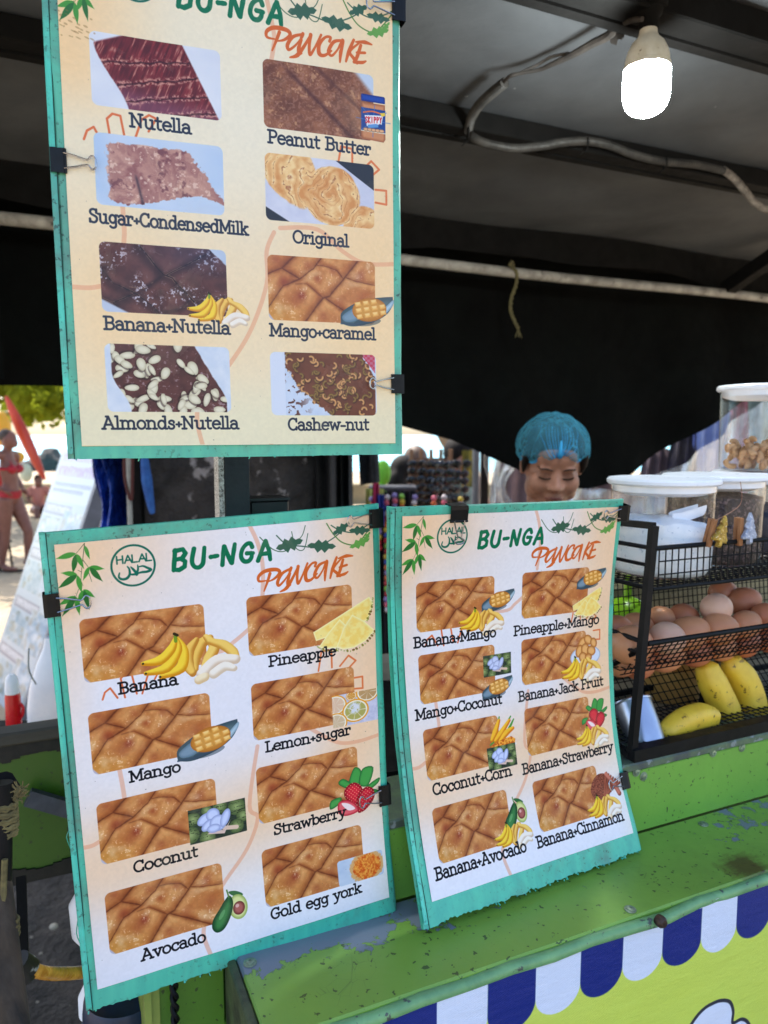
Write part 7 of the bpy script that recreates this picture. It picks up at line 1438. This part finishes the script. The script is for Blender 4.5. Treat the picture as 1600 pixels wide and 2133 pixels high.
mb = MB(); mb.tube(catmull([pY(300, 945, 2.65), pY(306, 1000, 2.65), pY(314, 1050, 2.65), pY(318, 1070, 2.65)], 6), [.012, .02, .014, .008], 8); o = mb.build('blue_cloth', cloth('blue cloth strip', L_(60, 110, 186), L_(36, 70, 140))); tag(o, 'narrow blue cloth strip hanging on the left side of the trunk', 'cloth')
# dark clutter right of the trunk
for (x0, x1, Y, c, lab) in ((642, 700, 3.0, L_(26, 22, 22), 'dark cloth hanging right of the big trunk'), (700, 735, 3.3, L_(18, 20, 18), 'nearly black cloth hanging between trunk and market stall')):
    a = pY(x0, 930, Y); b = pY(x1, 1075, Y); mb = MB(); mb.grid(lambda u, v: np.array([a[0]+(b[0]-a[0])*u, Y+.03*math.sin(u*14), 2.1-(1.2)*v]), 24, 6); o = mb.build('dark_cloth', cloth('dark cloth %d' % x0, c)); tag(o, lab, 'cloth')
a = pY(737, 950, 3.6); b = pY(779, 1012, 3.6); mb = MB(); mb.grid(lambda u, v: np.array([a[0]+(b[0]-a[0])*u+.03*v, 3.6+.03*math.sin(u*6), 1.95+(b[2]-1.95+.02*u)*v]), 10, 8); o = mb.build('grey_flap', cloth('dark grey canvas', L_(58, 58, 62), L_(40, 40, 44))); tag(o, 'dark grey canvas flap hanging just right of the black clutter', 'canvas')
# ================================================================ beach gear at far left
t = empty('kayak', pY(60, 960, 10.5)*[1, 1, 0], 'orange red kayak propped upright on end behind the bather', 'kayak')
def boat(u, v):
    a = 2*math.pi*u; c0 = pY(88, 988, 10.5); c1 = pY(34, 872, 10.5); c = c0+(c1-c0)*(v*1.5-.1); r = .075*math.sin(math.pi*min(max(v*.94+.03, 0), 1))**.6; d = (c1-c0)/np.linalg.norm(c1-c0); s = np.array([d[2], 0, -d[0]]); return c+s*r*math.cos(a)*1.1+np.array([0, 1, 0])*r*math.sin(a)*.7
mb = MB(); mb.grid(boat, 24, 30); mb.build('hull', pm('orange red plastic', L_(196, 70, 44), L_(170, 50, 36), 2, 1., .4), t)
P0 = pY(2, 892, 10.2); mb = MB(); mb.ellip(P0, (.13, .13, .24), 18, 14); o = mb.build('float', pm('yellow float', L_(240, 176, 40), L_(226, 156, 30), 2, 1., .4)); tag(o, 'yellow float hanging at the left picture edge above the bather', 'float')
P0 = pY(38, 952, 9.7); P1 = pY(54, 985, 9.7); T = empty('life_vest', P0, 'yellow and cream life vest behind the bather', 'life vest'); mb = MB(); mb.ellip(P0, (.085, .05, .075), 14, 10); mb.build('yellow_half', pm('vest yellow', L_(236, 170, 30), None, 4, 1., .6), T); mb = MB(); mb.ellip(P1-[0, 0, .0], (.085, .05, .12), 14, 10); mb.build('cream_half', pm('vest cream', L_(206, 210, 180), None, 4, 1., .6), T)
P0 = pY(2, 1010, 10.); mb = MB(); mb.tube([P0+[0, 0, .2], P0, P0-[0, 0, .25]], [.02, .05, .02], 8); o = mb.build('red_towel', cloth('red towel', L_(170, 40, 40))); tag(o, 'dark red towel hanging behind the bather at the picture edge', 'towel')
# white jug and red handle on the ground beyond the wing
T = empty('white_jug', pY(95, 1430, 1.75)*[1, 1, 1], 'big white plastic jug with a dark seam standing behind the wing of the cart', 'jug'); A = pY(104, 1505, 1.75)
prof = [(-1, 0, 0), ]
def jug(u, v):
    a = 2*math.pi*u; z = A[2]-.05+.26*v; r = np.interp(v, [0, .08, .35, .55, .75, .9, 1], [.060, .070, .070, .062, .045, .028, .022]); q = 3.2; c, s = math.cos(a), math.sin(a); k = (abs(c)**q+abs(s)**q)**(-1/q); return np.array([A[0]+.012+r*c*k*.92, 1.77+r*s*k*.8, z])
mb = MB(); mb.grid(jug, 40, 30); mb.build('jug_body', M_WHITEP, T); jb = T.children[0]; mb = MB(); mb.tube(catmull([A+np.array([-.02, -.045, .20]), A+np.array([-.012, -.066, .155]), A+np.array([.004, -.068, .12])], 6), .0018, 6); mb.build('jug_seam', pm('grey seam', L_(120, 130, 126), None, 10, 1., .5), jb)
T = empty('red_bottle', pY(30, 1500, 1.6), 'red plastic bottle with a white shoulder and handle at the left edge', 'bottle'); A2 = pY(29, 1500, 1.6)
mb = MB(); mb.lathe(A2-[0, 0, .02], [(0, 0), (.014, 0), (.0165, .006), (.0165, .072), (.0150, .082)], 24); mb.build('red_body', pm('red plastic', L_(222, 24, 40), L_(196, 14, 30), 6, 1., .25), T)
mb = MB(); mb.lathe(A2-[0, 0, .02], [(.0155, .0825), (.0150, .100), (.0125, .118), (.006, .126), (0, .127)], 24); mb.build('white_shoulder', M_WHITEP, T)
mb = MB(); mb.tube(catmull([A2+[.014, 0, .04], A2+[.022, 0, .03], A2+[.020, 0, .012], A2+[.013, 0, .004]], 5), .0035, 8); mb.build('bottle_handle', pm('red handle', L_(222, 30, 46), None, 6, 1., .25), T)
T = empty('low_stand', (-.90, 1.78, 0), 'low dark stand carrying the white jug and red bottle behind the cart', 'stand'); zt = A[2]-.052
mb = MB(); mb.box((-.86, 1.72, zt-.012), (.30, 0, 0), (0, .18, 0), (0, 0, .011), bev=.002); mb.build('top', M_IRON, T)
for sx in (-.27, .27):
    for sy in (-.15, .15): mb = MB(); mb.box((-.86+sx, 1.72+sy, (zt-.024)/2), (.012, 0, 0), (0, .012, 0), (0, 0, (zt-.025)/2)); mb.build('leg', M_IRON, T)
# pebbles
mb = MB()
for k in range(240):
    x, y = R_.uniform(-2.2, 1.2), R_.uniform(.9, 3.6); r = R_.uniform(.003, .012); mb.ellip((x, y, .035), (r, r*.8, r*.6), 7, 5)
o = mb.build('pebbles', pm('pebbles', L_(150, 140, 126), L_(90, 84, 76), 30, 1., .8)); tag(o, kind='stuff')
P0 = pZ(112, 1930, .05); mb = MB(); mb.ellip(P0, (.013, .012, .009), 14, 10); o = mb.build('white_pebble', pm('pale pebble', L_(176, 168, 150), None, 20, 1., .8)); tag(o, 'single whitish pebble on the dark ground left of the lower board', 'pebble')
# ================================================================ sunglasses stall in the background
T = empty('sunglasses_rack', pY(900, 1000, 5.0)*[1, 1, 0], 'tall wooden slatted rack hung with sunglasses left of the seller', 'display rack')
a = pY(857, 958, 5.0); b = pY(938, 1045, 5.0); M_WOOD = pm('rack wood', L_(168, 122, 84), L_(130, 92, 62), 6, 1., .7)
for k in range(5): x = a[0]+(b[0]-a[0])*k/4; mb = MB(); mb.box((x, 5.0, .80), (.012, 0, 0), (0, .012, 0), (0, 0, .70)); mb.build('slat_post', M_WOOD, T)
rows = [a[2]-.005-.052*k for k in range(8)]
for z in rows: mb = MB(); mb.box(((a[0]+b[0])/2, 4.985, z), ((b[0]-a[0])/2+.02, 0, 0), (0, .006, 0), (0, 0, .006)); mb.build('slat', M_WOOD, T)
mb = MB(); mb.box(((a[0]+b[0])/2, 5.06, .78), ((b[0]-a[0])/2, 0, 0), (0, .008, 0), (0, 0, .66)); mb.build('back_board', pm('brown backing', L_(96, 72, 58), L_(60, 46, 40), 6, 1., .8), T)
T2 = empty('wire_display', pY(940, 1010, 4.7)*[1, 1, 0], 'dark wire display stand with glinting glasses next to the wooden rack', 'display rack'); a2 = pY(912, 960, 4.7); b2 = pY(968, 1050, 4.7)
for k in range(6): x = a2[0]+(b2[0]-a2[0])*k/5; mb = MB(); mb.box((x, 4.7, .78), (.004, 0, 0), (0, .004, 0), (0, 0, .66)); mb.build('upright', M_STEEL, T2)
gl = empty('sunglasses', (0, 0, 0)); M_LENS = pm('dark lens', L_(16, 15, 18), L_(30, 26, 28), 10, 1., .08, coat=1.); mb = MB()
for sx in (-1, 1): mb.ellip((sx*.034, 0, 0), (.029, .006, .024), 14, 8)
mb.tube([(-.01, -.003, .008), (.01, -.003, .008)], .003, 6); mb.build('lens_pair', M_LENS, gl)
for sx in (-1, 1): mb = MB(); mb.bar((sx*.062, 0, .008), (sx*.060, .10, .0), .003, .005); mb.build('temple', M_BLACKM, gl)
first = True; cnt = 0
for (aa, bb, Y, rws, cols) in ((a, b, 4.975, rows[:7], 4), (a2, b2, 4.69, [a2[2]-.055*k for k in range(6)], 3)):
    for j, z in enumerate(rws):
        for i in range(cols):
            o = gl if first else copy_tree(gl); first = False; o.location = (aa[0]+(bb[0]-aa[0])*(i+.5)/cols+R_.uniform(-.008, .008), Y-.02, z+R_.uniform(-.006, .006)-.02); o.rotation_euler = (R_.uniform(-.1, .2), R_.uniform(-.06, .06), R_.uniform(-.3, .3))
            od = ['top', 'second', 'third', 'fourth', 'fifth', 'sixth', 'seventh']; oc = ['leftmost', 'second', 'third', 'fourth']; tag(o, 'dark sunglasses, %s in the %s row of the %s' % (oc[i], od[j], 'wooden slatted rack' if cols == 4 else 'dark wire display'), 'sunglasses', 'sunglasses on the racks of the stall behind')
T = empty('market_table', pY(820, 1060, 4.6)*[1, 1, 0], 'dark cloth covered market table left of the sunglasses racks', 'table'); a = pY(768, 1018, 4.6); b = pY(868, 1024, 4.6)
mb = MB(); mb.box(((a[0]+b[0])/2, 4.67, a[2]), ((b[0]-a[0])/2, 0, 0), (0, .12, 0), (0, 0, .012), bev=.003); mb.build('table_top', pm('grey table top', L_(70, 66, 70), L_(50, 48, 52), 6, 1., .6), T)
mb = MB(); mb.grid(lambda u, v: np.array([a[0]+(b[0]-a[0])*u, 4.545+.015*math.sin(u*50), a[2]-.013-1.1*v]), 60, 6); mb.build('table_cloth', cloth('black table cloth', L_(24, 22, 26), L_(36, 32, 38)), T)
for q in ((a[0]+.03, 4.6), (b[0]-.03, 4.6), (a[0]+.03, 4.76), (b[0]-.03, 4.76)): mb = MB(); mb.box((q[0], q[1], (a[2]-.013)/2), (.015, 0, 0), (0, .015, 0), (0, 0, (a[2]-.014)/2)); mb.build('leg', M_IRON, T)
# strings of coloured bobbles
BC = [pm('bobble %s' % n, L_(*c), L_(*[int(q*.85) for q in c]), 30, 1., .5) for n, c in (('red', (206, 30, 50)), ('white', (220, 206, 206)), ('yellow', (226, 190, 60)), ('lilac', (150, 130, 190)), ('green', (140, 200, 60)), ('pink', (236, 110, 130)), ('blue', (50, 80, 180)), ('orange', (226, 110, 50)))]
bm_ = []
for m in BC: mb = MB(); mb.ellip((0, 0, 0), (.016, .016, .0175), 12, 8); o = mb.build('bobble', m, origin=(0, 0, 0)); bm_.append(o.data); bpy.data.objects.remove(o)
for k, (x, y0, n) in enumerate(((806, 1036, 22), (822, 1032, 24), (838, 1034, 22), (775, 1040, 12), (790, 1040, 10), (864, 1036, 10), (905, 1038, 8), (925, 1036, 8), (960, 1040, 6))):
    p = pY(x, y0, 4.45); T = empty('bobble_string', p, ['thick bobble string seen between the lower boards, left one', 'bobble string in the middle of the gap between the lower boards', 'bobble string nearest the left edge of the lower right board', 'short bobble string at the left end of the market table', 'bobble string just left of the gap between the lower boards', 'bobble string first to the right of the gap, below the tabletop', 'bobble string under the wooden sunglasses rack, left one', 'bobble string under the wooden sunglasses rack, right one', 'short bobble string at the right end of the market table'][k], 'decoration', 'strings of coloured bobbles on the market table')
    mb = MB(); mb.tube([p+[0, 0, .04], p-[0, 0, .033*n]], .0015, 4); mb.build('string', M_BLACKM, T)
    for i in range(n): o = bpy.data.objects.new('bobble', bm_[(i*(k+3)+k*k+R_.randrange(3)) % 8]); COL.objects.link(o); o.parent = T; o.location = (R_.uniform(-.004, .004), 0, -.033*i)
for (x0, x1, y0, y1, Y, c, lab) in ((762, 800, 1018, 1050, 4.5, L_(168, 176, 90), 'lime and cream cloth draped over the left end of the market table'), (776, 790, 1005, 1040, 4.42, L_(190, 40, 90), 'magenta cloth hanging at the left end of the market table'), (785, 800, 1030, 1060, 4.4, L_(40, 60, 150), 'blue cloth hanging beneath the magenta one at the table')):
    A = pY(x0, y0, Y); B = pY(x1, y1, Y); mb = MB(); mb.grid(lambda u, v: np.array([A[0]+(B[0]-A[0])*u, Y+.015*math.sin(u*12), A[2]+(B[2]-A[2])*v*2.2]), 14, 6); o = mb.build('hanging_cloth', cloth('stall cloth %d' % x0, c)); tag(o, lab, 'cloth')
P0 = pY(798, 985, 5.2); mb = MB(); mb.ellip(P0, (.055, .05, .09), 14, 10); mb.ellip(P0+[-.03, 0, -.12], (.06, .05, .05), 12, 8); o = mb.build('lime_bag', cloth('lime bag', L_(150, 226, 70), L_(120, 200, 60))); tag(o, 'bright lime green bag at the left side of the market stall', 'bag')
mb = MB(); mb.tube([pY(992, 935, 4.5), pY(990, 1180, 4.5)*[1, 1, 0]], .022, 12); o = mb.build('grey_pole', pm('galvanised pole', L_(140, 136, 134), L_(110, 106, 104), 6, 1., .5)); tag(o, 'grey metal pole of the market stall left of the brown post', 'pole')
postpx(1000, 1016, 3.4, pm('brown post', L_(44, 26, 22), L_(30, 18, 16), 10, 1., .8), 'brown_post', 'dark brown wooden post between the market stall and the plastic curtain', 'post', 2.1)
A = pY(963, 938, 5.1); B = pY(988, 1015, 5.1); mb = MB(); mb.grid(lambda u, v: np.array([A[0]+(B[0]-A[0])*u, 5.1+.01*math.sin(u*9), A[2]+(B[2]-A[2])*v]), 8, 8); o = mb.build('patterned_cloth', pm('green yellow pattern', L_(40, 60, 34), L_(170, 150, 50), 9, 1., .9, spots=L_(160, 60, 40), sscale=14, sth=.6)); tag(o, 'green and yellow patterned cloth hanging beside the grey pole', 'cloth')
# ================================================================ plastic curtain and clothes behind the seller
def curtain(name, px0, px1, ytop, ybot, n, knot, label, seed):
    mb = MB(); NU, NV = 70, 50
    def f(u, v):
        x = px0+(px1-px0)*u; zt = pN(x, np.interp(u, np.linspace(0, 1, len(ytop)), ytop), n)[2]; zb = pN(x, ybot, n)[2]; p = pN(x, 950, n).copy(); z = zt+(zb-zt)*v; p[2] = z; g = 0
        if knot is not None:
            kx, ky = knot; kp = pN(kx, ky, n); dz = z-kp[2]; w = math.exp(-(dz/.10)**2); p[:2] = p[:2]*(1-w*.80)+kp[:2]*w*.80; g = w
        p += ND*(.022*math.sin(u*44+seed+v*3)*(1-g*.5)+.02*math.sin(u*17+v*7)); return p
    mb.grid(f, NU, NV); o = mb.build(name, M_FILM, angle=180); tag(o, label, 'plastic sheet'); return o
curtain('plastic_curtain', 1010, 1112, [930, 965], 1150, 2.36, (1028, 1012), 'clear plastic curtain gathered into a knot left of the seller', 1)
curtain('plastic_curtain', 1100, 1640, [975, 1010, 1030, 960, 880, 780], 1240, 2.42, None, 'clear plastic curtain stretched below the tarpaulin right of the seller', 4)
for (x0, x1, y0, y1, Y, c1, c2, lab, nmz) in ((1455, 1512, 850, 1060, 4.2, L_(150, 166, 214), L_(120, 138, 196), 'pale blue shirt hanging behind the plastic curtain', 'hanging_shirt'), (1516, 1545, 790, 1060, 4.2, L_(176, 110, 130), L_(130, 60, 84), 'pink and maroon dress hanging right of the pale blue shirt', 'hanging_dress'), (1400, 1452, 890, 1060, 4.3, L_(48, 42, 60), L_(90, 84, 84), 'dark patterned dress hanging left of the pale blue shirt', 'hanging_dress'),
                                     (1340, 1398, 930, 1080, 4.5, L_(120, 104, 110), L_(70, 60, 70), 'greyish mauve dress hanging left of the dark patterned one', 'hanging_dress'), (1546, 1640, 760, 1060, 4.6, L_(70, 90, 84), L_(110, 130, 128), 'grey green shirt hanging at the right picture edge', 'hanging_shirt'), (1030, 1120, 930, 1080, 4.4, L_(150, 120, 118), L_(104, 90, 98), 'dusky pink dress hanging behind the knotted curtain', 'hanging_dress'), (1210, 1338, 990, 1100, 4.6, L_(130, 96, 92), L_(80, 70, 76), 'brown red dress hanging low behind the seller on the right', 'hanging_dress')):
    A = pY(x0, y0, Y); B = pY(x1, y1, Y); w = B[0]-A[0]; top = A[2]; bot = B[2]-.25
    mb = MB()
    def gar(u, v, s=1): t_ = .72+.28*min(1, v*3) if 'dress' in nmz else (1. if v < .3 else .8); x = (A[0]+B[0])/2+(u-.5)*w*t_*1.04; return np.array([x, Y+s*(.035+.02*math.sin(u*18+v*3)), top+(bot-top)*v-.05*abs(u-.5)*(v < .1)])
    mb.grid(lambda u, v: gar(u, v, -1), 24, 16); mb.grid(lambda u, v: gar(u, v, 1), 24, 16); o = mb.build(nmz, cloth('garment %d' % x0, c1, c2, .9, 9)); tag(o, lab, nmz.split('_')[1])
mb = MB(); mb.tube([pY(960, 780, 4.5), pY(1700, 770, 4.5)], .012, 8); o = mb.build('clothes_rail', M_STEEL); tag(o, 'thin metal rail carrying the hanging clothes behind the curtain', 'rail')
print('polys', sum(len(m.polygons) for m in bpy.data.meshes))
